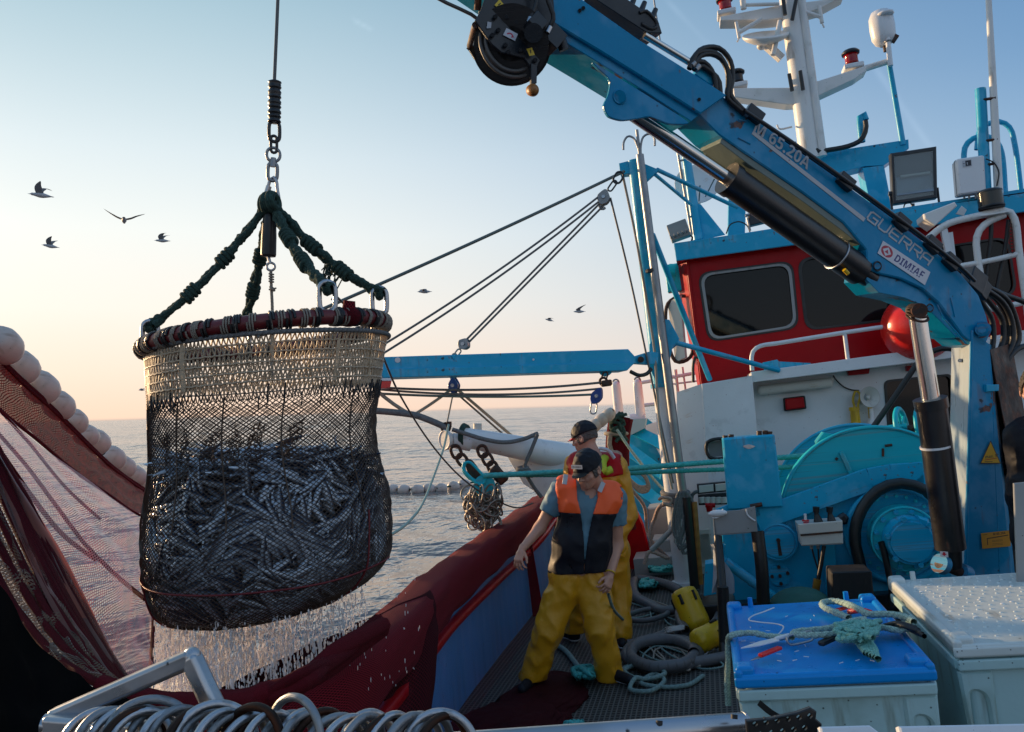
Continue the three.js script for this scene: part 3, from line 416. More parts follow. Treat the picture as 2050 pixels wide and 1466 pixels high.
{ // hoisting wire with its sleeve, thimble, shackles and swivel
  const g = thing('hoist_wire', 'dark hoisting wire with black sleeve shackles and swivel above the brailer', 'hoisting wire', at(547, 405, BD), { world: true });
  part(g, 'wire', tube([at(549, 165, BD), at(556, 0, BD), at(562, -160, BD), at(568, -300, BD)], 0.0085, { k: 8, n: 30 }), M.wire);
  const a = at(550, 163, BD), b = at(549, 246, BD), prf = []; for (let i = 0; i <= 40; i++) prf.push([0.029 + 0.0035 * Math.sin(i * 1.35) + (i % 9 === 0 ? 0.005 : 0) - (i < 1 || i > 39 ? 0.006 : 0), 0.205 * i / 40]); prf.unshift([0.001, 0]); prf.push([0.001, 0.205]);
  part(g, 'sleeve', orient(lathe(prf), a.clone().sub(b), b), M.tape);
  part(g, 'thimble', link(at(549, 243, BD), at(549, 284, BD), 0.024, 0.009), M.black);
  part(g, 'shackle', link(at(548, 272, BD), at(548, 306, BD), 0.013, 0.0075), M.black);
  part(g, 'swivel', [link(at(547, 296, BD), at(547, 324, BD), 0.031, 0.0075), rod(at(547, 316, BD), at(546, 334, BD), 0.013, 0.016), link(at(546, 326, BD), at(545, 362, BD), 0.021, 0.009)], M.dullsteel);
  part(g, 'carabiner', [tube([at(532, 402, BD), at(534, 385, BD), at(541, 360, BD), at(546, 355, BD), at(552, 360, BD), at(555, 380, BD), at(558, 410, BD), at(548, 418, BD), at(536, 412, BD)], 0.0085, { closed: true, k: 8 }), rod(at(538, 373, BD), at(531, 397, BD), 0.014)], M.steel);
}
// ---------------------------------------------------------------- the catch
{
  const body = lathe([[0.0004, 0], [0.006, 0.012], [0.012, 0.04], [0.0135, 0.07], [0.011, 0.105], [0.006, 0.135], [0.0035, 0.148]], 10).scale(0.75, 1, 1.25), tail = new THREE.BufferGeometry();
  tail.setAttribute('position', new THREE.Float32BufferAttribute([0, 0.143, 0, -0.0, 0.178, 0.016, 0, 0.16, 0, 0, 0.143, 0, 0, 0.16, 0, 0, 0.178, -0.016], 3)); tail.computeVertexNormals();
  const uvb = body.attributes.uv; for (let i = 0; i < uvb.count; i++) uvb.setXY(i, uvb.getX(i), uvb.getY(i));
  const fishTx = tex(64, (u, v) => { const back = sm(0.30, 0.12, Math.abs(u - 0.5)), k = 0.8 + 0.3 * nC(u, v); return [mix(0.92, 0.10, back) * k, mix(0.95, 0.16, back) * k, mix(0.98, 0.25, back) * k]; }, true);
  const fishMat = new THREE.MeshPhysicalMaterial({ name: 'silver fish skin', color: rgb([0.8, 0.88, 0.95]), map: fishTx, metalness: 0.4, roughness: 0.3, side: THREE.DoubleSide });
  const geo = join([body, tail]), r = rng(99), q = new THREE.Quaternion(), mats = [], mt = new THREE.Matrix4();
  // heading follows the drift of the load, so that neighbours lie side by side in sheaves
  const place = (u, a, lift, i) => { const p = bag(u, a, lift), up = bag(Math.max(0, u - 0.02), a, lift).sub(bag(u + 0.02, a, lift)).normalize(), side = bag(u, a + 0.02, lift).sub(bag(u, a - 0.02, lift)).normalize(), th = 4.5 * n3(Math.cos(a) * 1.3, u * 4, Math.sin(a) * 1.3 + 3) + (r() - 0.5) * 0.55, y = up.clone().multiplyScalar(Math.cos(th)).addScaledVector(side, Math.sin(th)), out = up.clone().cross(side).normalize(); y.addScaledVector(out, (r() - 0.5) * 0.16).normalize(); const x = y.clone().cross(out).normalize().negate(), z = x.clone().cross(y), rollA = (r() - 0.5) * 0.7 + Math.PI / 2; mt.makeBasis(x, y, z).multiply(new THREE.Matrix4().makeRotationY(rollA)).multiply(new THREE.Matrix4().makeScale(...Array(3).fill(0.85 + 0.4 * r()))); mt.setPosition(p.addScaledVector(y, -0.08)); return mt.clone(); };
  const front = []; for (let i = 0; i < 300; i++) front.push(place(0.45 + 0.43 * Math.sqrt(r()) * (0.5 + 0.5 * r()), 0.1 + 2.95 * r(), -0.03 - 0.012 * r(), i));
  let first; front.forEach((m, i) => { let f; if (!i) { f = new THREE.Mesh(geo, fishMat); f.castShadow = f.receiveShadow = true; f.name = numbered('fish'); tag(f, 'small silver fish pressed against the inside of the brailer netting', 'fish', 'fish in the brailer net'); scene.add(f); first = f; } else { f = first.clone(); f.name = numbered('fish'); scene.add(f); } m.decompose(f.position, f.quaternion, f.scale); });
  for (let i = 0; i < 3600; i++) { const a = r() * 6.283, deep = r(); mats.push(place(mix(0.435, 0.97, Math.pow(r(), 0.65)), a, -0.035 - 0.12 * deep, i)); }
  for (let i = 0; i < 1100; i++) { const a = r() * 6.283, k = Math.sqrt(r()), c = cOf(0.42), R = rOf(0.42) * 0.8 * k, p = V(c.x + Math.cos(a) * R, c.y + 0.07 * n3(Math.cos(a) * k * 3, k * 3, Math.sin(a) * k * 3) + 0.04 * (1 - k) - 0.05 * r(), c.z + Math.sin(a) * R); q.setFromEuler(new THREE.Euler(0.5 * (r() - 0.5), r() * 6.28, 1.57 + 0.7 * (r() - 0.5), 'YXZ')); mats.push(new THREE.Matrix4().compose(p, q, V(1, 1, 1).multiplyScalar(0.8 + 0.4 * r()))); }
  const im = new THREE.InstancedMesh(geo, fishMat, mats.length); mats.forEach((m, i) => im.setMatrixAt(i, m)); im.name = 'fish_catch'; im.castShadow = im.receiveShadow = true; tag(im, 'mass of small silver fish filling the lower half of the brailer net', 'fish catch', null, 'stuff'); scene.add(im);
  // water running out of the bag
  const drop = new THREE.SphereGeometry(1, 6, 5), wm = new THREE.MeshPhysicalMaterial({ name: 'falling sea water', color: rgb([1, 1, 1]), roughness: 1, transmission: 0.6, thickness: 0, ior: 1.33 }), dm = [], streams = [];
  const bottomAt = (a, k) => { const R = rOf(0.86) * k; let lo = 0.8, hi = 1; for (let i = 0; i < 14; i++) { const m = (lo + hi) / 2; if (rOf(m) > R) lo = m; else hi = m; } return bag(lo, a); };
  for (let i = 0; i < 1300; i++) { const a = r() * 6.283, k = Math.pow(r(), 0.42) * 0.93, p = bottomAt(a, k); streams.push({ p, dens: (0.35 + r()) * (0.5 + 1.1 * sm(0.5, -0.6, (p.x - cOf(0.9).x) / 0.6)), wob: r() * 9 }); }
  for (const s of streams) { const n = Math.floor(50 * s.dens); for (let i = 0; i < n; i++) { const f = Math.pow(r(), 0.8) * 1.55, L = 0.005 + 0.034 * r() * r() * (0.5 + f), w = 0.0022 + 0.0028 * r() * r(), p = s.p.clone().add(V(0.012 * n3(f * 3, s.wob, 1) + 0.022 * f * (r() - 0.5), -f, 0.02 * (r() - 0.5) - 0.02 * f * r())); if (p.y < 0.03) continue; dm.push(new THREE.Matrix4().compose(p, q.setFromEuler(new THREE.Euler((r() - 0.5) * 0.16, 0, (r() - 0.5) * 0.16)), V(w, L, w))); } }
  for (let i = 0; i < 110; i++) { const p = at(600 + 240 * r(), 1100 + 280 * r(), 3.4 + r()); dm.push(new THREE.Matrix4().compose(p, q.set(0, 0, 0, 1), V(0.0013, 0.004 + 0.008 * r(), 0.0013))); }
  const wim = new THREE.InstancedMesh(drop, wm, dm.length); dm.forEach((m, i) => wim.setMatrixAt(i, m)); wim.name = 'dripping_water'; wim.castShadow = true; tag(wim, 'streams of sunlit water draining from the bottom of the brailer', 'water drops', null, 'stuff'); scene.add(wim);
}
// ---------------------------------------------------------------- the seine net, drawn up at the left
M.seine = netSheet('dark red seine webbing, dense', [0.20, 0.014, 0.010], 1 / 0.05, 1, { tx: TX.netBand, t: 0.06, cs: 3 }); M.seine.specularIntensity = 0.25;
M.seineDark = netSheet('dark red gathered webbing', [0.72, 0.15, 0.04], 1, 1, { tx: TX.strand, t: 0.55 }); M.seineDark.map = rep(TX.strandC, 0.3, 1.3); M.seineDark.alphaMap = rep(TX.strand, 0.2, 1.1);
M.seineOpen = netSheet('thin red seine webbing', [0.70, 0.07, 0.07], 1 / 0.04, 1, { tx: TX.netMid, t: 0.45 });
M.seineOpen2 = netSheet('thin brown seine webbing', [0.26, 0.13, 0.06], 1 / 0.022, 0.9, { tx: TX.netMid, t: 0.4 });
const P3 = (l) => l.map(([x, y, d]) => at(x, y, d));
const corkLine = P3([[-150, 560, 6.2], [-60, 640, 6.7], [2, 718, 7.2], [60, 775, 7.7], [110, 822, 8.3], [160, 872, 8.9], [215, 925, 9.8], [262, 962, 10.7], [300, 985, 11.5], [360, 1010, 12.6]]);
const upperHem = P3([[-150, 690, 6.2], [-60, 760, 6.7], [2, 822, 7.2], [60, 868, 7.6], [110, 912, 8.1], [160, 952, 8.7], [215, 990, 9.3], [262, 1022, 10], [300, 1040, 10.6], [360, 1056, 11.4]]);
const bandR = P3([[-90, 730, 4.4], [0, 905, 4.2], [60, 1012, 4.0], [120, 1130, 3.8], [190, 1268, 3.5], [252, 1368, 3.2]]);
const bandL = P3([[-90, 800, 4.2], [0, 985, 4.0], [45, 1085, 3.8], [100, 1200, 3.5], [160, 1290, 3.3], [222, 1372, 3.1]]);
const lowerHem = P3([[-90, 1000, 3.7], [0, 1165, 3.5], [50, 1245, 3.35], [105, 1310, 3.2], [165, 1352, 3.05], [228, 1384, 2.95]]);
{
  const g = thing('seine_net', 'dark red seine net drawn up in sheets from the water at left', 'fishing net', at(240, 1390, 3.0), { world: true });
  const glint = (amp, f) => (u, v, p) => V(amp * n3(u * f, v * 6, 1), amp * n3(u * f * 1.3, v * 7, 4), amp * n3(u * f, v * 5, 8));
  part(g, 'cork_band', sheet(corkLine, upperHem, 160, 24, (u, v) => V(0, 0.03 * n3(u * 30, v * 3, 2), 0.05 * Math.sin(v * 16 + 4 * n3(u * 8, 1, 1)) * 0.6)), M.seine);
  const webLow = P3([[-90, 730, 4.45], [0, 905, 4.25], [60, 1012, 4.05], [120, 1130, 3.85], [190, 1268, 3.6], [252, 1368, 3.3], [300, 1352, 3.8]]), webTop = P3([[-150, 690, 6.15], [2, 822, 7.15], [110, 912, 8.05], [215, 990, 9.2], [290, 1040, 10.2], [312, 1150, 6.8], [308, 1250, 5.0]]);
  part(g, 'open_web', sheet(webTop, webLow, 140, 60, (u, v) => V(0.05 * n3(u * 5, v * 3, 3), 0.07 * n3(u * 3, v * 7, 5) * Math.sin(Math.PI * v), 0.06 * n3(u * 5, v * 4, 1))), M.seineOpen);
  part(g, 'gathered_band', sheet(bandR, bandL, 160, 60, (u, v) => V(0.022 * Math.sin(v * 40 + 3 * n3(u * 2, v * 2, 1)), 0.01 * n3(u * 6, v * 20, 2), 0.05 * Math.sin(v * 33 + 3 * n3(u * 2, 2, 2)))), M.seineDark);
  part(g, 'side_web', sheet(bandL, lowerHem, 120, 40, (u, v) => V(0.03 * Math.sin(v * 22 + 3 * n3(u * 4, 1, 4)), 0.03 * n3(u * 9, v * 7, 2), 0.05 * n3(u * 7, v * 9, 5))), M.seineOpen2);
  // ropes and gathered cords running down the webbing
  const cords = [], cr = rng(6), along = (A, B, v, r) => { const ca = new THREE.CatmullRomCurve3(A), cb = new THREE.CatmullRomCurve3(B); return tube(Array.from({ length: 22 }, (_, i) => ca.getPoint(i / 21).lerp(cb.getPoint(i / 21), v + 0.03 * n3(i * 0.5, v * 9, 1))), r, { k: 6 }); };
  for (const v of [0, 0.06, 1]) cords.push(along(corkLine, upperHem, v, v ? 0.016 : 0.02));
  for (let i = 0; i < 16; i++) cords.push(along(bandR, bandL, i / 15, 0.008 + 0.012 * cr()));
  for (const v of [0.3, 0.36, 0.62, 0.68, 1]) cords.push(along(bandL, lowerHem, v, 0.011 + 0.006 * cr()));
  part(g, 'hem_cord', cords, M.netRed);
  part(g, 'web_cord', [tube(P3([[-20, 850, 6.4], [50, 930, 6.2], [110, 1010, 6], [170, 1090, 5.8], [230, 1150, 5.6], [290, 1200, 5.2]]), 0.014, { k: 6 }), tube(P3([[-20, 800, 6.8], [60, 890, 7], [130, 975, 7.4], [200, 1040, 7.8]]), 0.014, { k: 6 }), tube(P3([[312, 1165, 5.2], [308, 1230, 4.8], [304, 1300, 4.4], [300, 1352, 3.9]]), 0.012, { k: 6 }), tube(P3([[0, 905, 4.3], [60, 990, 4.6], [130, 1075, 5.2], [190, 1120, 5.6]]), 0.014, { k: 6 })], M.netRed);
  part(g, 'rail_fold', Array.from({ length: 16 }, (_, k) => { const r = rng(k + 50); return tube([[205, 1378], [280, 1402], [360, 1412], [450, 1404], [530, 1392], [600, 1362], [670, 1318], [760, 1250]].map(([x, y], i) => at(x + 20 * (r() - 0.5), y + 20 * (r() - 0.4), i < 5 ? 3.0 - 0.03 * i : [0, 0, 0, 0, 0, 3.0, 3.3, 3.8][i] + 0.24 * (r() - 0.5))), 0.02 + 0.02 * r(), { k: 7 }); }), M.netRed);
}
const ORD = ['first', 'second', 'third', 'fourth', 'fifth', 'sixth', 'seventh', 'eighth', 'ninth', 'tenth', 'eleventh'];
{ // floats on the cork line, then the far ring of floats on the water
  const fl = (R, L) => { const g = lathe([[R * 0.22, -L / 2], [R * 0.5, -L / 2], [R * 0.82, -L * 0.40], [R, -L * 0.2], [R * 1.02, 0], [R, L * 0.2], [R * 0.82, L * 0.40], [R * 0.5, L / 2], [R * 0.22, L / 2], [R * 0.22, -L / 2]], 24); return g; };
  const mk = (name, label, group, p, dir, R, L, plug, world) => { const t = thing(name, label, 'net float', p, { world: true, group }); const q = orient(fl(R, L), dir, p); part(t, 'float_body', q, M.ivory); if (plug) part(t, 'green_rope_plug', orient(new THREE.CylinderGeometry(R * 0.2, R * 0.2, L * 1.06, 10), dir, p), M.ropeD); return t; };
  const list = [[5, 692, 7.2], [40, 735, 7.7], [82, 776, 8.1], [117, 812, 8.5], [148, 844, 9], [172, 872, 9.5], [194, 885, 9.9], [224, 917, 10.4], [247, 935, 10.8], [270, 953, 11.2], [290, 968, 11.6]], size = [70, 64, 62, 56, 48, 44, 46, 46, 42, 40, 40];
  list.forEach(([x, y, d], i) => { const p = at(x, y, d), q = at(...(list[i + 1] ?? [312, 985, 12.1])), R = size[i] / 2 / FOC * d, dir = q.clone().sub(p).normalize().add(V(0.25, 0.1, 0.55)); mk('net_float', `cream oval float on the seine cork line at left, ${ORD[i]} from the top`, 'floats on the seine cork line', p, dir, R, R * 2.1, [1, 2, 3, 7].includes(i)); });
  const far = [[768, 977], [787, 976], [809, 977], [836, 977], [859, 975], [883, 974], [908, 970], [929, 966]];
  far.forEach(([x, y], i) => { const p = onSea(x, y + 8), q = onSea((far[i + 1] ?? [950, 963])[0], (far[i + 1] ?? [950, 963])[1] + 8), d = -p.z, R = 10.5 / FOC * d; p.y = R * 0.35; mk('net_float', `cream float on the water right of the brailer, ${ORD[i]} counted from the brailer`, 'floats on the far side of the seine', p, q.sub(p).normalize().add(V(0, 0, 0.1)), R, R * 2.3, false); });
  solo('float_line', 'thin dark rope joining the floats on the water right of the brailer', 'rope', tube(far.concat([[960, 962], [1010, 955]]).map(([x, y]) => { const p = onSea(x, y + 8); p.y = 0.09; return p; }), 0.03, { k: 6 }), M.ropeD, { world: true });
}
{ // near-black sheet closing off the left corner
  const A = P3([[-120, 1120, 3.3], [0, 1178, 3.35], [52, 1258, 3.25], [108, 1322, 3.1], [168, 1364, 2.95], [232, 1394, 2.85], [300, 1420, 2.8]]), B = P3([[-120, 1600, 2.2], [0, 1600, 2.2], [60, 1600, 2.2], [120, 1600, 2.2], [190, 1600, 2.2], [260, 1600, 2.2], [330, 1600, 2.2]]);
  solo('corner_sheet', 'near black sheet at the left below the seine net', 'corner_sheet', sheet(A, B, 60, 30, (u, v) => V(0, 0.03 * n3(u * 7, v * 4, 2), 0.1 * Math.sin(Math.PI * v) + 0.04 * n3(u * 6, v * 5, 3))), paint('black tarpaulin', [0.0022, 0.002, 0.0022], { r: 0.95, map: null, rm: null, sp: 0.05 }), { world: true });
}
// ---------------------------------------------------------------- gulls
M.gullGrey = paint('grey white feathers', [0.42, 0.43, 0.44], { r: 0.8, map: null, bump: null }); M.gullDark = paint('dark wing feathers', [0.15, 0.155, 0.16], { r: 0.8, map: null, bump: null });
function wing(root, elbow, wrist, tip, ch) {                       // a cambered wing through four spine points, chord along x
  const top = [root, elbow, wrist, tip], c = new THREE.CatmullRomCurve3(top), n = 14, pos = [], idx = [], M6 = 6;
  for (let i = 0; i <= n; i++) { const t = i / n, p = c.getPoint(t), w = ch * (t < 0.5 ? 1 : Math.pow(1 - (t - 0.5) * 2, 0.7)) * 0.5 + 0.004, th = 0.012 * (1 - t) + 0.002; for (let k = 0; k < M6; k++) { const a = k / M6 * 6.283; pos.push(p.x + Math.cos(a) * w + w * 0.5 + 0.06 * t * t, p.y + Math.sin(a) * th, p.z); } }
  for (let i = 0; i < n; i++) for (let k = 0; k < M6; k++) { const a = i * M6 + k, b = i * M6 + (k + 1) % M6; idx.push(a, a + M6, b, a + M6, b + M6, b); }
  const g = new THREE.BufferGeometry(); g.setAttribute('position', new THREE.Float32BufferAttribute(pos, 3)); g.setIndex(idx); g.computeVertexNormals(); return g;
}
function gull(px, py, d, span, pitch, yaw, wl, wr, label) {         // beak points to -x; wings to +-z; wl, wr = [elbow up, tip up, tip back]
  const t = thing('gull', label, 'gull', at(px, py, d), { world: true, group: 'gulls in the sky over the sea' }), o = t.base; const S = span;
  const Q = new THREE.Matrix4().makeRotationFromEuler(new THREE.Euler(0, yaw, pitch, 'YZX')).setPosition(o), put = (n, g, m) => part(t, n, g.applyMatrix4(Q), m);
  const prof = [[0.001, -0.24], [0.02, -0.22], [0.033, -0.195], [0.033, -0.165], [0.045, -0.11], [0.062, -0.03], [0.058, 0.05], [0.035, 0.14], [0.018, 0.2], [0.001, 0.21]].map(([x, y]) => [x * S, y * S]);
  put('body', join([lathe(prof, 14).rotateZ(-Math.PI / 2), ball(0.03 * S, 0.2 * S, 0, 0, 2.6, 0.35, 1.3, 10), new THREE.ConeGeometry(0.011 * S, 0.06 * S, 8).rotateZ(Math.PI / 2).translate(-0.262 * S, -0.006 * S, 0)]), M.gullGrey);
  for (const [s, w] of [[-1, wl], [1, wr]]) put('wing', wing(V(-0.07, 0.03, s * 0.03).multiplyScalar(S), V(-0.10, 0.03 + w[0] * 0.5, s * (0.06 + 0.15 * w[3])).multiplyScalar(S), V(-0.08 + w[2] * 0.4, 0.03 + w[0], s * (0.08 + 0.30 * w[3])).multiplyScalar(S), V(w[2], 0.03 + w[1], s * (0.1 + 0.55 * w[3])).multiplyScalar(S), 0.15 * S), M.gullDark);
  return t;
}
gull(82, 391, 22, 1.15, -0.13, 0.25, [0.16, 0.14, 0.12, 0.05], [0.17, 0.26, -0.06, 0.14], 'gull flying highest at far left with raised wing and legs down');
gull(248, 441, 26, 1.2, 0.1, -1.15, [0.10, 0.14, 0.06, 0.75], [0.12, 0.22, 0.04, 0.7], 'gull gliding with both long wings spread wide in a shallow vee');
gull(101, 493, 27, 1.05, -0.2, 0.1, [0.14, 0.2, 0.04, 0.1], [0.18, 0.26, 0.0, 0.18], 'gull at left flying below the others with wings straight up');
gull(325, 482, 30, 1.05, -0.06, 0.1, [0.16, 0.2, 0.14, 0.08], [0.19, 0.21, 0.12, 0.15], 'small gull nearest the brailer ropes with squarish raised wings');
gull(850, 584, 28, 1.0, 0.04, 0.5, [0.08, 0.04, 0.22, 0.5], [0.03, -0.14, -0.1, 0.35], 'gull alone between the brailer and the rigging lines with drooping wing');
gull(1100, 641, 33, 0.72, -0.25, 0.2, [0.07, 0.06, 0.10, 0.2], [0.08, 0.05, 0.12, 0.2], 'lower gull of two near the mast with wings folded close');
gull(1160, 624, 31, 0.9, 0.0, 0.2, [0.13, 0.2, 0.12, 0.1], [0.15, 0.24, 0.16, 0.2], 'upper gull of two near the mast with wing raised');
gull(284, 781, 40, 0.7, 0.02, 0.9, [0.06, 0.1, 0.08, 0.4], [0.06, 0.1, 0.08, 0.4], 'tiny gull just above the horizon beside the brailer');

// ---------------------------------------------------------------- lettering and stickers
const font = await new FontLoader().loadAsync('fonts/droid/droid_sans_bold.typeface.json');
function planeAxes(pl, p0, p1, lift = 0.003) { const o = onPlane(pl, ...p0, lift), x = onPlane(pl, ...p1, lift).sub(o), L = x.length(); x.normalize(); return { o, x, y: pl.n.clone().cross(x), L }; }
function letters(pl, p0, p1, text, shear = 0) {                  // raised paint lettering from p0 to p1
  const a = planeAxes(pl, p0, p1), g = new TextGeometry(text, { font, size: 1, depth: 0.002, curveSegments: 6, bevelEnabled: false }); g.computeBoundingBox(); const w = g.boundingBox.max.x - g.boundingBox.min.x, k = a.L / w;
  g.translate(-g.boundingBox.min.x, 0, 0); g.applyMatrix4(new THREE.Matrix4().makeShear(0, 0, shear, 0, 0, 0)); g.scale(k, k, 1); return g.applyMatrix4(basis(a.x, a.y, pl.n, a.o));
}
function strokeLetters(pl, p0, p1, word, hgt, shear = 0.25) {     // squared block letters drawn with broad strokes
  const A = { G: [[4, 5, .7, 5, 0, 4.2, 0, .8, .7, 0, 4, 0, 4, 2.5, 2, 2.5]], U: [[0, 5, 0, .8, .8, 0, 3.2, 0, 4, .8, 4, 5]], E: [[4, 0, .6, 0, 0, .7, 0, 4.3, .6, 5, 4, 5], [0, 2.5, 3.6, 2.5]], R: [[0, 0, 0, 5, 3.3, 5, 4, 4.4, 4, 2.9, 3.3, 2.3, 1.2, 2.3], [2.2, 2.3, 4.1, 0]], A: [[0, 0, 0, 4.2, .9, 5, 4, 5, 4, 0], [0, 2.1, 4, 2.1]] };
  const a = planeAxes(pl, p0, p1, 0.004), pitch = a.L / (word.length - 0.2), sx = pitch * 0.76 / 4, sy = hgt / 5, out = [], w = hgt * 0.17;
  [...word].forEach((ch, i) => A[ch].forEach((s) => { for (let k = 0; k + 3 < s.length; k += 2) { const q = (x, y) => a.o.clone().addScaledVector(a.x, i * pitch + x * sx + y * sy * shear).addScaledVector(a.y, y * sy), p = q(s[k], s[k + 1]), r = q(s[k + 2], s[k + 3]), d = r.clone().sub(p).normalize(), e = pl.n.clone().cross(d); const pts = [p.clone().addScaledVector(d, -w / 2).addScaledVector(e, -w / 2), r.clone().addScaledVector(d, w / 2).addScaledVector(e, -w / 2), r.clone().addScaledVector(d, w / 2).addScaledVector(e, w / 2), p.clone().addScaledVector(d, -w / 2).addScaledVector(e, w / 2)]; out.push(slab(pts.map((v) => v.addScaledVector(pl.n, 0.0004 * (k / 2))), pl.n, 0.004, 0)); } }));
  return out;
}
function quad(a, b, c, d) { const g = new THREE.BufferGeometry(); g.setAttribute('position', new THREE.Float32BufferAttribute([a, d, c, a, c, b].flatMap((p) => p.toArray()), 3)); g.setAttribute('uv', new THREE.Float32BufferAttribute([0, 1, 0, 0, 1, 0, 0, 1, 1, 0, 1, 1], 2)); g.computeVertexNormals(); return g; }   // corners: top left, top right, bottom right, bottom left
function printed(w, h, draw, opt = {}) { const c = document.createElement('canvas'); c.width = w; c.height = h; const x = c.getContext('2d'); draw(x, w, h); const t = new THREE.CanvasTexture(c); t.colorSpace = THREE.SRGBColorSpace; return new THREE.MeshPhysicalMaterial({ name: opt.name ?? 'printed sticker', map: t, roughness: 0.45, side: THREE.DoubleSide, transparent: !!opt.cut, alphaTest: opt.cut ? 0.5 : 0 }); }
function sticker(parent, pl, corners, mat, lift = 0.006, name = 'sticker') { return part(parent, name, quad(...corners.map(([x, y]) => onPlane(pl, x, y, lift))), mat); }
M.letter = paint('pale grey lettering', [0.50, 0.52, 0.55], { r: 0.5, bump: null });
const pitchDiamond = () => printed(64, 64, (x) => { x.fillStyle = '#d8b92c'; x.fillRect(0, 0, 64, 64); x.fillStyle = '#111'; x.beginPath(); x.ellipse(32, 30, 6, 18, 0.3, 0, 7); x.fill(); }, { name: 'yellow warning sticker' });

// ---------------------------------------------------------------- deck crane
const CR = planeOf(atS(1965, 660, 5.8), atS(1130, 60, 4.7), atS(1960, 1150, 5.75));
const cp = (px, py, lift = 0) => onPlane(CR, px, py, lift), cps = (l, lift = 0) => l.map(([x, y]) => cp(x, y, lift)), BW = 0.27;
{
  const g = thing('deck_crane', 'blue folding deck crane with black cylinders reaching up and left over the deck', 'crane', cp(1975, 1200, -0.15));
  // column: a tapering box with a broad bevelled edge towards the sun
  const top = [[1907, 684, -0.46], [1946, 660, 0], [1981, 690, 0], [1990, 690, -0.30], [1925, 680, -0.52]].map((q) => cp(...q)), bot = [[1898, 1230, -0.46], [1931, 1230, 0], [2032, 1230, 0], [2044, 1230, -0.34], [1920, 1230, -0.52]].map((q) => cp(...q));
  const colPos = [], tri = (a, b, c) => colPos.push(...a.toArray(), ...b.toArray(), ...c.toArray()); for (let i = 0; i < 5; i++) { const j = (i + 1) % 5; tri(bot[i], bot[j], top[j]); tri(bot[i], top[j], top[i]); if (i > 0 && i < 4) { tri(top[0], top[i], top[j]); tri(bot[0], bot[j], bot[i]); } }
  const colG = new THREE.BufferGeometry(); colG.setAttribute('position', new THREE.Float32BufferAttribute(colPos, 3)); colG.computeVertexNormals();
  const column = part(g, 'column', boxUV(colG), M.crane);
  { const q = cp(1975, 1215, -0.2); part(g, 'pedestal', [rbox(0.62, 0.26, 0.7, q.x, 0.13, q.z, 0.02)], M.crane); }
  part(column, 'pale_face', quad(...[top[0], top[1], bot[1], bot[0]].map((q) => q.clone().add(V(-0.006, 0, 0.002)))), paint('pale column paint', [0.42, 0.50, 0.54], { r: 0.4, map: TX.dirty, cc: 0.3 }));  // this one face of the column carries a paler paint
  part(column, 'edge_bead', [rod(cp(1946, 662, 0), cp(1931, 1225, 0), 0.012), rod(cp(1984, 730, -0.002), cp(2004, 1225, -0.002), 0.004)], M.crane);
  part(column, 'bolt', rod(cp(1929, 722, -0.28), cp(1922, 722, -0.18), 0.014), M.steel);
  part(column, 'rust_side', slab([cp(1983, 700, 0.002), cp(1993, 692, -0.25), cp(2026, 1000, -0.25), cp(2008, 905, 0.002)].map((p) => p), V(0.8, 0, 0.6).normalize(), 0.006, 0), M.rust);
  part(column, 'bracket', slab(cps([[1975, 770], [2001, 770], [2001, 783], [1976, 785]], 0.02), CR.n, 0.12), M.cyan);
  // inner boom with its curved foot, outer boom, extension
  const inner = [[1396, 226], [1444, 190], [1492, 222], [1580, 288], [1663, 347], [1760, 417], [1858, 490], [1925, 548], [1960, 590], [1976, 632], [1984, 668], [1972, 694], [1950, 690], [1928, 672], [1905, 640], [1880, 606], [1848, 578], [1805, 558], [1762, 548], [1738, 538], [1735, 500], [1690, 446], [1606, 384], [1505, 315], [1440, 270]];
  const boom = part(g, 'inner_boom', slab(cps(inner), CR.n, BW, 0.008), M.crane);
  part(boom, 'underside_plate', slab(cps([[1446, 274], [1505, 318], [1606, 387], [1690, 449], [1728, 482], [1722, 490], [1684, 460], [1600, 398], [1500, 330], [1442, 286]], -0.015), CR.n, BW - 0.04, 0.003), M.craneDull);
  part(boom, 'foot_web', slab(cps([[1738, 540], [1762, 551], [1805, 562], [1846, 582], [1876, 610], [1902, 645], [1926, 676], [1915, 676], [1880, 640], [1850, 612], [1810, 596], [1760, 586], [1735, 560]], -0.03), CR.n, BW - 0.06, 0.003), M.crane);
  part(boom, 'stripe', slab(cps([[1505, 268], [1509, 262], [1733, 437], [1729, 444]], 0.004), CR.n, 0.006, 0), M.letter);
  part(boom, 'lettering', [letters(CR, [1508, 262], [1616, 340], 'M 65.20A')], M.letter);
  part(boom, 'lettering', strokeLetters(CR, [1735, 438], [1859, 531], 'GUERRA', 0.068), M.letter);
  const dim = printed(512, 150, (x, w, h) => { x.fillStyle = '#cfd0d6'; x.fillRect(0, 0, w, h); x.fillStyle = '#b02c44'; x.beginPath(); x.arc(72, 76, 58, 0, 7); x.fill(); x.fillStyle = '#cfd0d6'; x.beginPath(); x.moveTo(72, 26); x.lineTo(116, 76); x.lineTo(72, 126); x.lineTo(28, 76); x.fill(); x.fillStyle = '#b02c44'; x.beginPath(); x.moveTo(72, 52); x.lineTo(92, 92); x.lineTo(52, 92); x.fill(); x.fillStyle = '#1b2e72'; x.font = 'bold 112px sans-serif'; x.save(); x.transform(0.78, 0, -0.12, 1, 150, 116); x.fillText('DIMIAF', 0, 0); x.restore(); x.strokeStyle = '#cfd0d6'; x.lineWidth = 5; x.beginPath(); for (let i = 0; i < 26; i++) x.lineTo(300 + i * 7, 100 + 9 * Math.sin(i * 1.9)); x.stroke(); });
  sticker(boom, CR, [[1768, 482], [1863, 545], [1852, 571], [1757, 507]], dim);
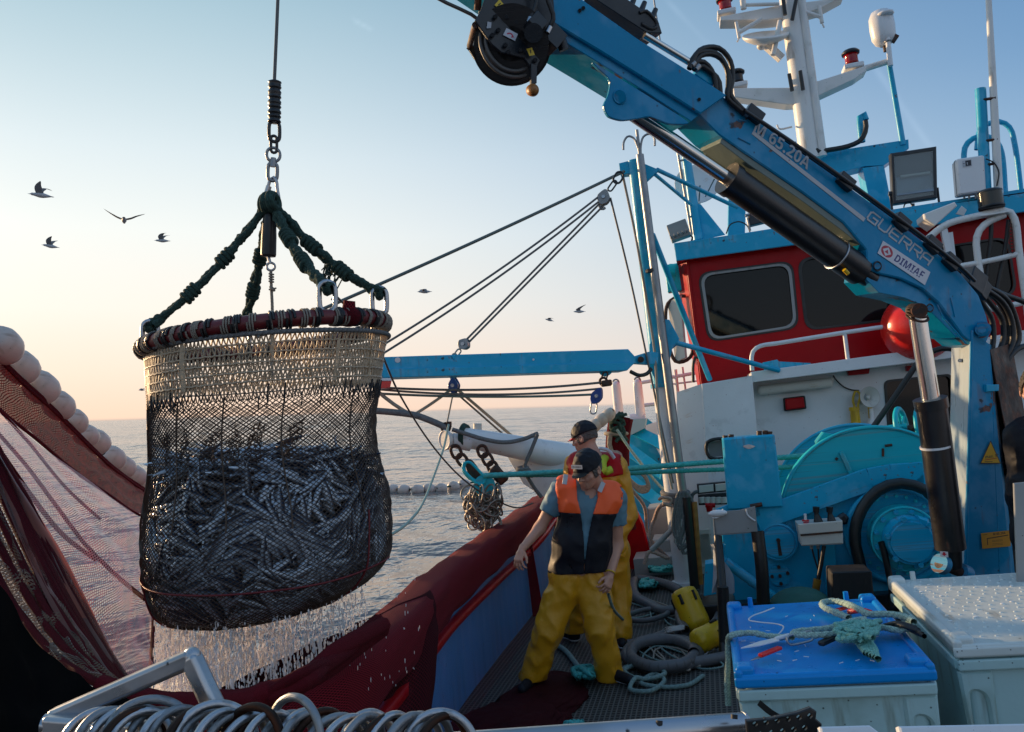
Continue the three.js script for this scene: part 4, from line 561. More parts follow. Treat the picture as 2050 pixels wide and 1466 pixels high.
  part(boom, 'pin_boss', [[1757, 533, 0.02], [1862, 617, 0.018]].map(([x, y, r]) => rod(cp(x, y, -0.01), cp(x, y, 0.03), r)), M.crane);
  part(boom, 'pin_keeper', [torus(0.030, 0.006, cp(1757, 533, 0.012), CR.n), torus(0.026, 0.006, cp(1862, 617, 0.012), CR.n)], M.tar);
  part(boom, 'slew_pin', [rod(cp(1966, 660, -0.3), cp(1966, 660, 0.05), 0.042, 0.042, 20), rod(cp(1966, 660, 0.045), cp(1966, 660, 0.058), 0.028, 0.028, 6)], M.crane);
  part(boom, 'pivot_eye', rod(cp(1966, 660, -0.02), cp(1966, 660, 0.02), 0.058, 0.058, 24), M.crane);
  for (const l of [[[1903, 596], [1912, 634]], [[1876, 610], [1890, 640]], [[1892, 640], [1934, 688]], [[1478, 240], [1498, 243]], [[1478, 276], [1502, 288]]]) part(boom, 'weld_bead', rod(cp(...l[0], 0.002), cp(...l[1], 0.002), 0.006), M.crane);
  const outer = [[930, -130], [1060, -80], [1180, 8], [1279, 78], [1394, 150], [1456, 190], [1403, 228], [1300, 163], [1200, 101], [1118, 52], [1010, -18], [900, -95]];
  const ob = part(g, 'outer_boom', slab(cps(outer, 0.05), CR.n, BW + 0.10, 0.008), M.crane);
  part(ob, 'lower_flange', slab(cps([[1118, 56], [1200, 105], [1300, 167], [1399, 231], [1384, 243], [1288, 181], [1190, 120], [1108, 70]], 0.02), CR.n, BW + 0.04, 0.004), M.crane);
  part(ob, 'bolt_head', [[1400, 199], [1161, 21], [1168, 16]].map(([x, y]) => rod(cp(x, y, 0.045), cp(x, y, 0.062), 0.011, 0.011, 8)), M.tar);
  part(g, 'boom_extension', slab(cps([[940, -110], [560, -375], [520, -330], [905, -70]], 0.0), CR.n, 0.2, 0.006), M.crane);
  part(g, 'tip_sheave', rod(cp(560, -330, -0.2), cp(560, -330, 0.05), 0.12, 0.12, 24), M.tar);
  // knuckle plates, then the ram between the knuckle and the inner boom
  const kn = smoothPoly(cps([[1189, 125], [1196, 136], [1214, 152], [1222, 166], [1218, 190], [1209, 212], [1219, 233], [1245, 241], [1276, 238], [1302, 234], [1340, 248], [1380, 246], [1330, 212], [1260, 168]], 0.04), 70);
  part(g, 'knuckle_plate', [slab(kn, CR.n, 0.025), slab(smoothPoly(cps([[1189, 125], [1196, 136], [1214, 152], [1222, 166], [1218, 190], [1209, 212], [1219, 233], [1245, 241], [1276, 238], [1302, 234], [1340, 248], [1380, 246], [1330, 212], [1260, 168]], -0.2), 70), CR.n, 0.025)], M.crane);
  part(g, 'knuckle_pin', [rod(cp(1241, 194, -0.25), cp(1241, 194, 0.06), 0.035, 0.035, 18), torus(0.04, 0.005, cp(1241, 194, 0.044), CR.n)], M.crane);
  const rL = -0.09, ram = part(g, 'boom_ram', [rod(cp(1458, 358, rL), cp(1722, 543, rL), 0.100, 0.100, 30), rod(cp(1455, 356, rL), cp(1468, 365, rL), 0.109, 0.109, 30), rod(cp(1684, 516, rL), cp(1745, 560, rL), 0.09, 0.065, 20)], M.black);
  part(ram, 'ram_rod', rod(cp(1250, 216, rL), cp(1460, 359, rL), 0.046, 0.046, 22), M.chrome);
  part(ram, 'ram_clamp', [torus(0.103, 0.007, cp(1675, 510, rL), cp(1684, 516, rL).sub(cp(1675, 510, rL)))], M.steel);
  part(ram, 'grease_mark', rod(cp(1690, 540, -0.01), cp(1698, 548, -0.01), 0.014), M.yellow);
  // lift ram beside the column
  const lf = 0.06, lift = part(g, 'lift_ram', [rod(cp(1864, 806, lf), cp(1903, 1098, lf), 0.098, 0.098, 32), rod(cp(1862, 798, lf), cp(1866, 818, lf), 0.107, 0.107, 32), rod(cp(1903, 1096, lf), cp(1909, 1136, lf), 0.07, 0.055, 20)], M.black);
  part(lift, 'ram_rod', rod(cp(1837, 632, lf - 0.03), cp(1865, 808, lf), 0.058, 0.058, 28), M.chrome);
  part(lift, 'rod_eye', [rod(cp(1828, 622, lf - 0.12), cp(1842, 622, lf + 0.04), 0.05, 0.05, 18), ball(0.05, ...cp(1836, 624, lf - 0.03).toArray()), ...[0, 1, 2, 3].map((k) => torus(0.05 + 0.006 * k, 0.008, cp(1834 + k, 620 + 5 * k, lf - 0.02), V(0.3, 1, 0.2 * k)))], M.rust);
  part(lift, 'white_band', rod(cp(1873.5, 892, lf), cp(1874.2, 896, lf), 0.0995, 0.0995, 32), M.white);
  part(lift, 'foot_eye', [rod(cp(1890, 1132, lf), cp(1880, 1128, lf), 0.066, 0.066, 24), rod(cp(1921, 1146, lf), cp(1935, 1152, lf), 0.066, 0.066, 24)], M.crane); part(lift, 'foot_pin', rod(cp(1880, 1128, lf), cp(1945, 1155, lf), 0.035, 0.035, 18), M.rust);
  part(lift, 'sticker', quad(...[[1882, 1104], [1898, 1105], [1899, 1116], [1883, 1115]].map(([x, y]) => cp(x, y, lf + 0.102))), printed(64, 48, (x) => { x.fillStyle = '#ddd'; x.fillRect(0, 0, 64, 48); x.fillStyle = '#c8283c'; x.beginPath(); x.moveTo(32, 40); x.lineTo(54, 20); x.lineTo(10, 20); x.fill(); x.fillRect(22, 6, 20, 16); }));
  part(g, 'foot_bracket', slab(cps([[1905, 1120], [1955, 1150], [1965, 1215], [1905, 1215]], -0.02), CR.n, 0.1), M.crane);
  // warning plates
  sticker(column, CR, [[1961, 881], [2006, 881], [2006, 930], [1961, 930]], printed(256, 256, (x) => { x.clearRect(0, 0, 256, 256); const tri3 = (a, c) => { x.fillStyle = c; x.beginPath(); x.moveTo(128, a); x.lineTo(250 - a * 0.7, 250 - a * 0.5); x.lineTo(6 + a * 0.7, 250 - a * 0.5); x.closePath(); x.fill(); }; tri3(4, '#15130a'); tri3(22, '#e0a912'); x.fillStyle = '#2a1c06'; x.font = 'bold 44px sans-serif'; x.save(); x.translate(66, 196); x.rotate(-0.14); x.fillText('max. 5°', 0, 0); x.restore(); x.strokeStyle = '#b4231c'; x.lineWidth = 7; x.beginPath(); x.moveTo(62, 210); x.lineTo(200, 190); x.stroke(); x.fillStyle = '#3a2a08'; x.fillRect(60, 224, 90, 6); }, { cut: true }), 0.010, 'warning_triangle');
  sticker(column, CR, [[1964, 1068], [2022, 1062], [2024, 1094], [1967, 1099]], printed(256, 140, (x) => { x.fillStyle = '#d9921d'; x.fillRect(0, 0, 256, 140); x.fillStyle = '#1c1408'; x.font = 'bold 26px sans-serif'; x.fillText('M 65.20A', 104, 28); x.font = '11px sans-serif'; x.fillText('GUERRA', 14, 20); x.lineWidth = 7; x.strokeStyle = '#1c1408'; x.beginPath(); x.moveTo(50, 110); x.lineTo(52, 52); x.lineTo(240, 40); x.stroke(); x.lineWidth = 3; x.setLineDash([5, 3]); for (const y of [74, 84, 104, 116]) { x.beginPath(); x.moveTo(94, y); x.lineTo(186, y); x.stroke(); } }), 0.010, 'load_plate');
  // hydraulics: hoses over the knuckle, pipes along the boom, hoses at the pivot
  const hose = (l, r, m = M.rubber) => tube(l.map(([x, y, z = 0.02]) => cp(x, y, z)), r, { k: 8 });
  for (const l of [[[1385, 130], [1396, 105], [1416, 95], [1442, 98], [1462, 122], [1467, 155], [1462, 190], [1478, 210], [1494, 226]], [[1390, 128], [1402, 112], [1424, 108], [1444, 118], [1456, 140], [1458, 172], [1456, 196], [1474, 214], [1490, 228]], [[1384, 134], [1396, 124], [1410, 125], [1424, 140], [1432, 162], [1434, 186]], [[1388, 138], [1404, 132], [1420, 142], [1438, 160], [1442, 190]], [[1380, 138], [1392, 110], [1412, 103], [1436, 108], [1452, 130], [1462, 160], [1464, 194], [1482, 216]]]) part(g, 'hose', hose(l, 0.017), M.rubber);
  part(g, 'hose_fitting', [[1384, 132, 1390, 126], [1392, 140, 1399, 132], [1488, 222, 1498, 230]].map(([a, b, c, d]) => rod(cp(a, b, 0.02), cp(c, d, 0.02), 0.021, 0.021, 8)), M.dullsteel);
  part(g, 'hose_bracket', slab(cps([[1392, 148], [1412, 124], [1428, 134], [1432, 170], [1420, 168]], 0), CR.n, 0.08), M.cyan);
  for (const dz of [0.05, -0.02]) part(g, 'hydraulic_pipe', hose([[1490, 224 - dz * 60, dz], [1580, 284 - dz * 60, dz], [1663, 342 - dz * 60, dz], [1760, 412 - dz * 60, dz], [1858, 485 - dz * 60, dz], [1930, 544 - dz * 60, dz], [1952, 566 - dz * 60, dz]], 0.013), M.black);
  part(g, 'pipe_clamp', [[1511, 231], [1694, 366], [1806, 447], [1868, 492], [1905, 526]].map(([x, y]) => beam(cp(x - 7, y + 8, 0.02), cp(x + 5, y - 12, 0.02), 0.05, 0.12, 0.008)), M.tar);
  part(g, 'chrome_slide', rod(cp(1290, 70, 0.0), cp(1396, 134, 0.0), 0.022, 0.022, 14), M.chrome);
  part(g, 'valve_block', [slab(cps([[1215, -30], [1318, 40], [1326, 66], [1296, 66], [1180, -10]], 0.02), CR.n, 0.2), ...[[1240, -6], [1262, 10], [1282, 20], [1304, 34]].map(([x, y]) => rod(cp(x, y + 6, -0.04), cp(x + 9, y - 16, -0.04), 0.02, 0.015, 8))], M.tar);
  part(g, 'valve_hose', hose([[1280, 26], [1292, 22], [1308, 36], [1316, 50], [1306, 58], [1284, 48]], 0.012), M.rubber);
  const hs = [[[1946, 574], [1966, 606], [1986, 640], [1988, 690], [1976, 726], [1984, 765]], [[1952, 572], [1982, 606], [2006, 640], [2009, 680], [1996, 712], [1986, 730], [1990, 765]], [[1956, 568], [1998, 604], [2016, 640], [2018, 684], [2002, 716], [1994, 740], [1998, 765]], [[1958, 570], [2008, 606], [2026, 645], [2026, 690], [2010, 720], [2000, 745], [2004, 765]], [[1960, 566], [2016, 600], [2034, 640], [2040, 680], [2024, 710], [2012, 735], [2012, 765]], [[1962, 568], [2010, 590], [2060, 610], [2090, 640]], [[2060, 690], [2036, 700], [2016, 725], [2010, 760]]];
  hs.forEach((l, i) => part(g, 'hose', hose(l.map(([x, y]) => [x, y, -0.12 - 0.02 * (i % 3)]), 0.021), M.rubber));
  part(g, 'hose_block', [beam(cp(1934, 552, -0.06), cp(1962, 576, -0.06), 0.1, 0.16, 0.01), beam(cp(1948, 562, -0.1), cp(1972, 590, -0.1), 0.08, 0.14, 0.01)], M.tar);
  part(g, 'fitting_row', [1984, 1990, 1998, 2004, 2012].flatMap((x, i) => [rod(cp(x, 752, -0.13), cp(x, 768, -0.13), 0.016, 0.016, 6), rod(cp(x, 778, -0.13), cp(x + 1, 792, -0.13), 0.015, 0.015, 6)]), M.dullsteel);
  part(g, 'fitting_plate', slab(cps([[1978, 767], [2024, 764], [2024, 771], [1978, 774]], -0.08), CR.n, 0.12), M.black);
  for (let i = 0; i < 6; i++) part(g, 'hose', hose([[1984 + i * 6, 785, -0.14], [1988 + i * 7, 850, -0.16], [2004 + i * 7, 930, -0.2], [2012 + i * 6, 1010, -0.22], [2010 + i * 5, 1090, -0.24], [2016 + i * 4, 1200, -0.26]], 0.024), M.rubber);
  part(g, 'hose_wrap', [0, 1, 2, 3, 4].map((k) => torus(0.085, 0.02, cp(2026, 890 + k * 14, -0.18), V(0.1, 1, 0), 22, 8)), M.rubber);
  // rope winch on the end of the outer boom
  const plate = cps([[951, 41], [962, 22], [974, -10], [980, -60], [1070, -60], [1108, -10], [1112, 44], [1106, 78], [1096, 92], [1084, 118], [1076, 132], [1066, 140], [1058, 128], [1050, 117], [1024, 110], [1004, 105], [985, 89]], 0.10), win = part(g, 'winch_plate', [slab(plate, CR.n, 0.02), slab(cps([[935, 95], [940, 100], [951, 118], [980, 40], [960, 20], [948, 90]], -0.26), CR.n, 0.02)], M.tar);
  const dc = [1024, 88], dN = CR.n, drum = part(g, 'winch_drum', [rod(cp(...dc, 0.06), cp(...dc, 0.075), 0.205, 0.205, 48), rod(cp(...dc, -0.24), cp(...dc, -0.225), 0.235, 0.235, 48), rod(cp(...dc, -0.24), cp(...dc, 0.075), 0.09, 0.09, 24)], M.black);
  part(drum, 'wound_wire', Array.from({ length: 17 }, (_, k) => torus(0.15 + 0.012 * (k % 2) + 0.02 * (k % 5 === 0), 0.012, cp(...dc, -0.21 + k * 0.0165), dN.clone().add(V(0.02 * (k % 3), 0, 0)), 40, 6)), M.wire);
  part(win, 'tie_bar', [rod(cp(951, 50, 0.08), cp(940, 92, -0.26), 0.017), rod(cp(958, -20, 0.05), cp(956, 20, 0.0), 0.02)], M.rust);
  part(win, 'motor', [rod(cp(1068, 66, 0.10), cp(1068, 66, 0.24), 0.05, 0.05, 20), beam(cp(1060, 38, 0.15), cp(1082, 62, 0.15), 0.09, 0.09), beam(cp(1088, 62, 0.05), cp(1118, 92, 0.05), 0.10, 0.12), rod(cp(1122, 78, 0.05), cp(1130, 100, 0.05), 0.03), ...[[992, 33], [998, 60], [1012, 90], [1018, 104], [1042, 100], [986, 70], [1014, 34], [1034, 44], [1072, 120], [1080, 94]].map(([x, y]) => rod(cp(x, y, 0.09), cp(x, y, 0.125), 0.013, 0.011, 8))], M.tar);
  part(win, 'hose', [hose([[1066, -40, 0.15], [1074, 0, 0.16], [1069, 20, 0.16], [1060, 40, 0.16]], 0.013), hose([[1080, -40, 0.15], [1100, 8, 0.17], [1108, 36, 0.17], [1098, 58, 0.15]], 0.013)], M.rubber);
  part(win, 'hose_fitting', [rod(cp(1062, 36, 0.17), cp(1058, 46, 0.17), 0.016, 0.016, 8), rod(cp(1101, 54, 0.17), cp(1095, 66, 0.17), 0.016, 0.016, 8)], M.steel);
  part(win, 'lever', [slab(cps([[1064, 126], [1076, 130], [1075, 166], [1064, 170]], 0.13), CR.n, 0.03)], M.tar); part(win, 'lever_knob', orient(lathe([[0.001, 0], [0.024, 0], [0.032, 0.02], [0.034, 0.05], [0.028, 0.07], [0.022, 0.072], [0.02, 0.088], [0.001, 0.09]]), cp(1068, 181, 0.20).sub(cp(1055, 182, 0.08)), cp(1062, 181, 0.09)), M.wood);
  const yel = pitchDiamond(); sticker(win, CR, [[1000, -2], [1008, 8], [1000, 19], [990, 10]], yel, 0.108); sticker(win, CR, [[1054, 98], [1065, 95], [1071, 110], [1060, 112]], yel, 0.128);
  sticker(win, CR, [[1014, 56], [1037, 68], [1031, 82], [1007, 70]], printed(96, 64, (x) => { x.fillStyle = '#c9ccd4'; x.fillRect(0, 0, 96, 64); x.strokeStyle = '#c2344f'; x.lineWidth = 12; x.beginPath(); x.arc(46, 48, 22, 3.4, 6.0); x.stroke(); x.fillStyle = '#c2344f'; x.beginPath(); x.moveTo(58, 30); x.lineTo(84, 40); x.lineTo(60, 54); x.fill(); }), 0.108); sticker(win, CR, [[976, 43], [984, 45], [983, 56], [974, 57]], printed(16, 16, (x) => { x.fillStyle = '#a9adb4'; x.fillRect(0, 0, 16, 16); }), 0.108);
  solo('winch_wire', 'taut black wire running from the crane winch drum up out of frame', 'wire', tube([cp(985, 64, -0.1), cp(950, 33, -0.1), cp(875, -4, -0.1), cp(700, -120, -0.1)], 0.011, { k: 6, n: 12 }), M.wire);
}

// ---------------------------------------------------------------- deckhouse and wheelhouse
const ZC = -10.6, ZO = ZC + 0.42, ZB = ZC + 0.48, ZR = ZC - 0.45, ZV = ZR + 0.22, FZ = V(0, 0, 1);
const zl = (l, z) => l.map(([x, y]) => onZ(x, y, z)), roundZ = (l, z, r) => { const p = zl(l, z), out = [], n = p.length; for (let i = 0; i < n; i++) { const a = p[(i + n - 1) % n], b = p[i], c = p[(i + 1) % n], u = a.clone().sub(b), v = c.clone().sub(b), q = Math.min(r, u.length() / 2.2, v.length() / 2.2), s = b.clone().addScaledVector(u.normalize(), q), e = b.clone().addScaledVector(v.normalize(), q); for (let k = 0; k <= 5; k++) { const t = k / 5; out.push(s.clone().multiplyScalar((1 - t) * (1 - t)).addScaledVector(b, 2 * t * (1 - t)).addScaledVector(e, t * t)); } } return out; };
const inset = (pts, d) => { const c = pts.reduce((s, p) => s.add(p), V()).divideScalar(pts.length); return pts.map((p) => { const e = p.clone().sub(c); return c.clone().add(V(e.x * (1 - d / Math.abs(e.x || 1) * Math.min(1, Math.abs(e.x) / (Math.abs(e.x) + 0.05))), e.y * (1 - d / Math.abs(e.y || 1) * Math.min(1, Math.abs(e.y) / (Math.abs(e.y) + 0.05))), 0)); }); };
const shrink = (pts, f) => { const c = pts.reduce((s, p) => s.add(p), V()).divideScalar(pts.length); return pts.map((p) => c.clone().lerp(p, f)); };
{
  const g = thing('deckhouse', 'white deckhouse wall with overhanging roof edge below the red wheelhouse', 'deckhouse', onZ(1600, 1100, ZC).setY(0));
  const wOpen = roundZ([[1772, 764], [1903, 751], [1912, 858], [1781, 868]], ZC, 0.07);
  part(g, 'wall', slab(zl([[1490, 770], [2160, 640], [2190, 1300], [1500, 1300]], ZC), FZ, 0.06, 0, [wOpen]), M.white);
  part(g, 'side_locker', slab(zl([[1404, 769], [1506, 752], [1545, 1180], [1430, 1180]], ZB), FZ, 0.9, 0.01, [zl([[1414, 884], [1455, 879], [1459, 914], [1420, 918]], ZB)]), M.white);
  const s0 = onZ(1404, 769, ZB - 0.01), s1 = onZ(1430, 1180, ZB - 0.01), b0 = onZ(1354, 786, ZB - 0.13), b1 = onZ(1373, 1180, ZB - 0.13);
  part(g, 'corner_wall', sheet([s0, s1], [b0, b1], 2, 2), M.white);
  part(g, 'corner_wall', sheet([b0, b1], [b0.clone().add(V(0.2, 0, -3)), b1.clone().add(V(0.2, 0, -3))], 2, 2), M.white);
  part(g, 'corner_roof', sheet([s0, onZ(1506, 752, ZB)], [b0, b0.clone().add(V(1, 0, -0.6))], 2, 2), M.white);
  part(g, 'recess_box', [slab(zl([[1414, 884], [1455, 879], [1459, 914], [1420, 918]], ZB - 0.16), FZ, 0.02, 0)], M.grey); part(g, 'recess_seal', tube([...zl([[1416, 886], [1454, 881], [1458, 913], [1421, 916]], ZB)], 0.022, { closed: true }), M.rubber);
  part(g, 'roof_edge', slab(zl([[1503, 745], [1907, 691], [2160, 655], [2160, 681], [1907, 717], [1506, 766]], ZO), FZ, 0.03, 0.006), M.white);
  part(g, 'roof', slab([onZ(1503, 747, ZO - 0.031), onZ(2160, 657, ZO - 0.031), onZ(2160, 657, ZO - 0.031).add(V(0, 0, -5)), onZ(1503, 747, ZO - 0.031).add(V(0, 0, -5))], V(0, 1, 0), 0.03, 0), M.white);
  const win = part(g, 'window', slab(shrink(wOpen, 1.0), FZ, 0.02, 0).translate(0, 0, -0.04), M.glass); part(win, 'frame', slab(shrink(wOpen, 1.05), FZ, 0.03, 0.004, [shrink(wOpen, 0.985)]).translate(0, 0, 0.018), M.rubber);
  part(g, 'cabin_interior', slab(zl([[1740, 720], [1940, 700], [1960, 900], [1750, 900]], ZC - 1.2), FZ, 0.05, 0), M.dark);
  for (const l of [[[1697, 742], [1742, 737], [1740, 748], [1700, 752]], [[1816, 733], [1856, 729], [1855, 741], [1817, 743]]]) part(g, 'red_bracket', slab(zl(l, ZC + 0.1), FZ, 0.1), M.red);
  part(g, 'deck_plinth', rbox(7, 0.22, 0.5, 2.6, 0.11, ZC + 0.1), M.grey);
}
solo('fluorescent_lamp', 'long white fluorescent lamp housing under the deckhouse roof edge', 'lamp', [beam(onZ(1516, 783, ZC + 0.12), onZ(1668, 766, ZC + 0.12), 0.14, 0.12, 0.05), ...[1530, 1590, 1650].map((x) => rod(onZ(x, 781 - (x - 1516) * 0.11, ZC), onZ(x, 781 - (x - 1516) * 0.11, ZC + 0.15), 0.02)), beam(onZ(1516, 777, ZC + 0.05), onZ(1668, 760, ZC + 0.05), 0.17, 0.06, 0.02)], M.offw);
{ const g = thing('deck_light', 'square red lamp on the white deckhouse wall below the fluorescent lamp', 'lamp', onZ(1590, 824, ZC)); part(g, 'housing', slab(roundZ([[1569, 797], [1612, 792], [1615, 819], [1571, 824]], ZC + 0.1, 0.02), FZ, 0.1), M.dark); part(g, 'lens', slab(roundZ([[1572, 799], [1609, 795], [1612, 816], [1574, 821]], ZC + 0.14, 0.02), FZ, 0.05, 0.012), M.red); }
{ // horn loudspeaker, lifejacket light and hanging gear on the wall
  const c = onZ(1742, 795, ZC + 0.25), d = V(0.35, 0.03, 1).normalize(), g = thing('horn_loudspeaker', 'cream horn loudspeaker on the white deckhouse wall beside yellow gear', 'loudspeaker', c.clone().add(V(0, -0.12, -0.1)));
  part(g, 'horn', orient(lathe([[0.035, -0.2], [0.04, -0.12], [0.06, -0.06], [0.11, -0.015], [0.125, 0], [0.118, 0.004], [0.05, -0.055], [0.03, -0.08], [0.001, -0.085]]), d, c), M.offw); part(g, 'driver', [orient(lathe([[0.001, -0.03], [0.022, -0.03], [0.026, -0.05], [0.001, -0.06]]), d, c), orient(lathe([[0.001, -0.32], [0.07, -0.31], [0.075, -0.2], [0.04, -0.17], [0.001, -0.17]]), d, c)], M.offw);
  part(g, 'bracket', beam(onZ(1728, 796, ZC), onZ(1732, 796, ZC + 0.2), 0.04, 0.1), M.grey);
  const y = thing('rescue_torch', 'yellow hand torch hanging on the wall below the horn loudspeaker', 'torch', onZ(1715, 865, ZC)); part(y, 'body', [rod(onZ(1714, 866, ZC + 0.1), onZ(1711, 822, ZC + 0.1), 0.05, 0.05, 18), rod(onZ(1711, 822, ZC + 0.1), onZ(1710, 815, ZC + 0.1), 0.062, 0.062, 18)], M.yellow); part(y, 'strap', tube(zl([[1712, 818], [1708, 800], [1714, 783], [1722, 790], [1718, 815], [1724, 862]], ZC + 0.13), 0.014), M.yellow); part(y, 'lens_cap', rod(onZ(1714, 866, ZC + 0.1), onZ(1714, 870, ZC + 0.1), 0.046), M.white);
  const l = thing('lifebuoy_light', 'white lifebuoy light with yellow strap on the wall beside the torch', 'light', onZ(1745, 872, ZC)); part(l, 'body', [rod(onZ(1748, 872, ZC + 0.1), onZ(1746, 840, ZC + 0.1), 0.06, 0.05, 18), rod(onZ(1746, 840, ZC + 0.1), onZ(1744, 818, ZC + 0.1), 0.025)], M.white); part(l, 'strap', slab(zl([[1737, 808], [1746, 808], [1749, 836], [1740, 838]], ZC + 0.09), FZ, 0.03), M.yellow);
  solo('cable', 'black cable looping from the fluorescent lamp to the horn loudspeaker', 'cable', tube(zl([[1668, 752], [1676, 763], [1690, 775], [1706, 781], [1720, 782]], ZC + 0.03), 0.009, { k: 6 }), M.rubber);
  solo('black_hose', 'black hose running from the deckhouse wall up behind the crane column', 'hose', tube([onZ(1741, 866, -8.6), onZ(1775, 818, -8.6), onZ(1815, 760, -8.6), onZ(1842, 722, -8.6), onZ(1862, 707, -8.6), onZ(1884, 698, -8.6), onZ(1925, 700, -8.6)], 0.028, { k: 8 }), M.rubber);
}
{ // wheelhouse
  const g = thing('wheelhouse', 'red wheelhouse with blue roof edge and dark rounded windows', 'wheelhouse', onZ(1600, 760, ZR));
  const W = [roundZ([[1401, 549], [1583, 525], [1596, 655], [1421, 682]], ZR, 0.16), roundZ([[1601, 521], [1806, 490], [1826, 634], [1617, 659]], ZR, 0.16), roundZ([[1872, 498], [2016, 476], [2034, 588], [1890, 612]], ZR, 0.16)];
  part(g, 'wall', slab(zl([[1372, 522], [2230, 395], [2260, 690], [1405, 800]], ZR), FZ, 0.07, 0, W), M.red);
  const c0 = onZ(1372, 522, ZR), c1 = onZ(1405, 800, ZR); part(g, 'side_wall', sheet([c0, c1], [c0.clone().add(V(-0.16, 0, -0.35)), c1.clone().add(V(-0.02, 0, -0.35))], 2, 4), M.red); part(g, 'side_wall', sheet([c0.clone().add(V(-0.16, 0, -0.35)), c1.clone().add(V(-0.02, 0, -0.35))], [c0.clone().add(V(0.1, 0, -4)), c1.clone().add(V(0.1, 0, -4))], 2, 4), M.red);
  part(g, 'corner_bead', rod(onZ(1376, 524, ZR + 0.01), onZ(1409, 790, ZR + 0.01), 0.02), M.red);
  W.forEach((w, i) => { const wn = part(g, 'window', slab(w, FZ, 0.012, 0).translate(0, 0, -0.035), M.glass); part(wn, 'seal', slab(shrink(w, 1.05), FZ, 0.02, 0.003, [shrink(w, i ? 0.99 : 0.97)]).translate(0, 0, 0.012), M.rubber); if (!i) part(wn, 'frame', slab(shrink(w, 1.0), FZ, 0.03, 0.006, [shrink(w, 0.945)]).translate(0, 0, 0.022), M.grey); });
  part(g, 'roof_edge', [slab(zl([[1349, 487], [1600, 451], [2300, 352], [2300, 388], [1600, 489], [1354, 522]], ZV), FZ, 0.05, 0.006)], M.cyan);
  part(g, 'roof', slab([onZ(1349, 489, ZV - 0.055), onZ(2300, 354, ZV - 0.055), onZ(2300, 354, ZV - 0.055).add(V(0, 0, -4)), onZ(1349, 489, ZV - 0.055).add(V(0, 0, -4))], V(0, 1, 0), 0.04, 0), M.cyan); part(g, 'side_edge', sheet([onZ(1349, 488, ZV - 0.06), onZ(1354, 521, ZV - 0.06)], [onZ(1349, 488, ZV - 0.06).add(V(0, 0, -4)), onZ(1354, 521, ZV - 0.06).add(V(0, 0, -4))], 2, 2), M.cyan);
  part(g, 'soffit', slab([onZ(1354, 521, ZV - 0.06), onZ(2300, 387, ZV - 0.06), onZ(2300, 387, ZV - 0.06).add(V(0, 0, -0.5)), onZ(1354, 521, ZV - 0.06).add(V(0, 0, -0.5))], V(0, -1, 0), 0.02, 0), M.red);
  part(g, 'inner_fittings', [slab(zl([[1480, 600], [1585, 590], [1590, 650], [1485, 660]], ZR - 1.1), FZ, 0.3, 0.02), tube(zl([[1478, 665], [1482, 615], [1500, 600], [1560, 596], [1580, 596]], ZR - 0.5), 0.03), slab(smoothPoly(zl([[1500, 600], [1520, 565], [1560, 555], [1580, 590], [1560, 640], [1510, 640]], ZR - 0.9), 24), FZ, 0.2)], M.wood); part(g, 'inner_wall', slab(zl([[1380, 500], [2060, 420], [2080, 700], [1400, 760]], ZR - 2.4), FZ, 0.05, 0), M.dark);
  part(g, 'side_window', [slab(zl([[1336, 606], [1376, 592], [1384, 716], [1352, 726]], ZR - 0.2), V(-0.6, 0, 0.8).normalize(), 0.05)], M.offw); part(g, 'side_window_seal', tube(zl([[1337, 608], [1375, 594], [1383, 714], [1353, 724]], ZR - 0.18), 0.025, { closed: true }), M.rust);
  part(g, 'rub_rail', tube([...zl([[1388, 766], [1388, 730], [1392, 716], [1398, 716]], ZR + 0.03)], 0.02), M.rubber);
}
solo('side_lamp', 'turquoise side lamp on the left edge of the wheelhouse', 'lamp', [beam(onZ(1345, 530, ZR - 0.3), onZ(1352, 585, ZR - 0.3), 0.16, 0.2, 0.02), rod(onZ(1340, 540, ZR - 0.1), onZ(1353, 540, ZR - 0.1), 0.08)], M.turq);
{ const g = thing('work_light', 'small grey work light at the left end of the wheelhouse roof', 'floodlight', onZ(1360, 488, ZV)); part(g, 'housing', [beam(onZ(1340, 470, ZV - 0.1), onZ(1378, 456, ZV - 0.1), 0.2, 0.22, 0.01), ...[0, 1, 2, 3, 4].map((k) => beam(onZ(1342 + k * 8, 476 - k * 3, ZV + 0.02), onZ(1345 + k * 8, 474 - k * 3, ZV + 0.02), 0.22, 0.03, 0.004))], M.grey); part(g, 'bracket', tube([onZ(1378, 470, ZV - 0.1), onZ(1386, 474, ZV - 0.1), onZ(1384, 485, ZV - 0.1)], 0.012), M.rubber); }
{ const g = thing('roof_handrail', 'white tube handrail along the deckhouse roof in front of the red wall', 'handrail', onZ(1600, 745, ZO)); part(g, 'rail', tube(zl([[1506, 742], [1505, 714], [1509, 702], [1522, 693], [1560, 687], [1691, 666], [1830, 646], [1960, 628]], ZO - 0.05), 0.026, { k: 10 }), M.white); part(g, 'post', rod(onZ(1691, 667, ZO - 0.05), onZ(1698, 722, ZO - 0.05), 0.024), M.white); }
{ const c = onZ(1838, 655, ZO - 0.1), g = thing('buoy', 'large round red buoy resting behind the handrail under the crane boom', 'buoy', c.clone().add(V(0, -0.38, 0))); part(g, 'body', ball(0.40, c.x, c.y, c.z, 1, 1.0, 1, 36), M.bright); part(g, 'valve_cap', rod(c.clone().add(V(0.1, 0.36, 0)), c.clone().add(V(0.12, 0.47, 0)), 0.07, 0.05), M.cyan); }
solo('roof_plate', 'flat blue plate lying on the deckhouse roof behind the handrail', 'plate', slab(zl([[1527, 726], [1556, 720], [1560, 724], [1624, 727], [1620, 732], [1530, 742]], ZO - 0.3), FZ, 0.02), M.cyan);

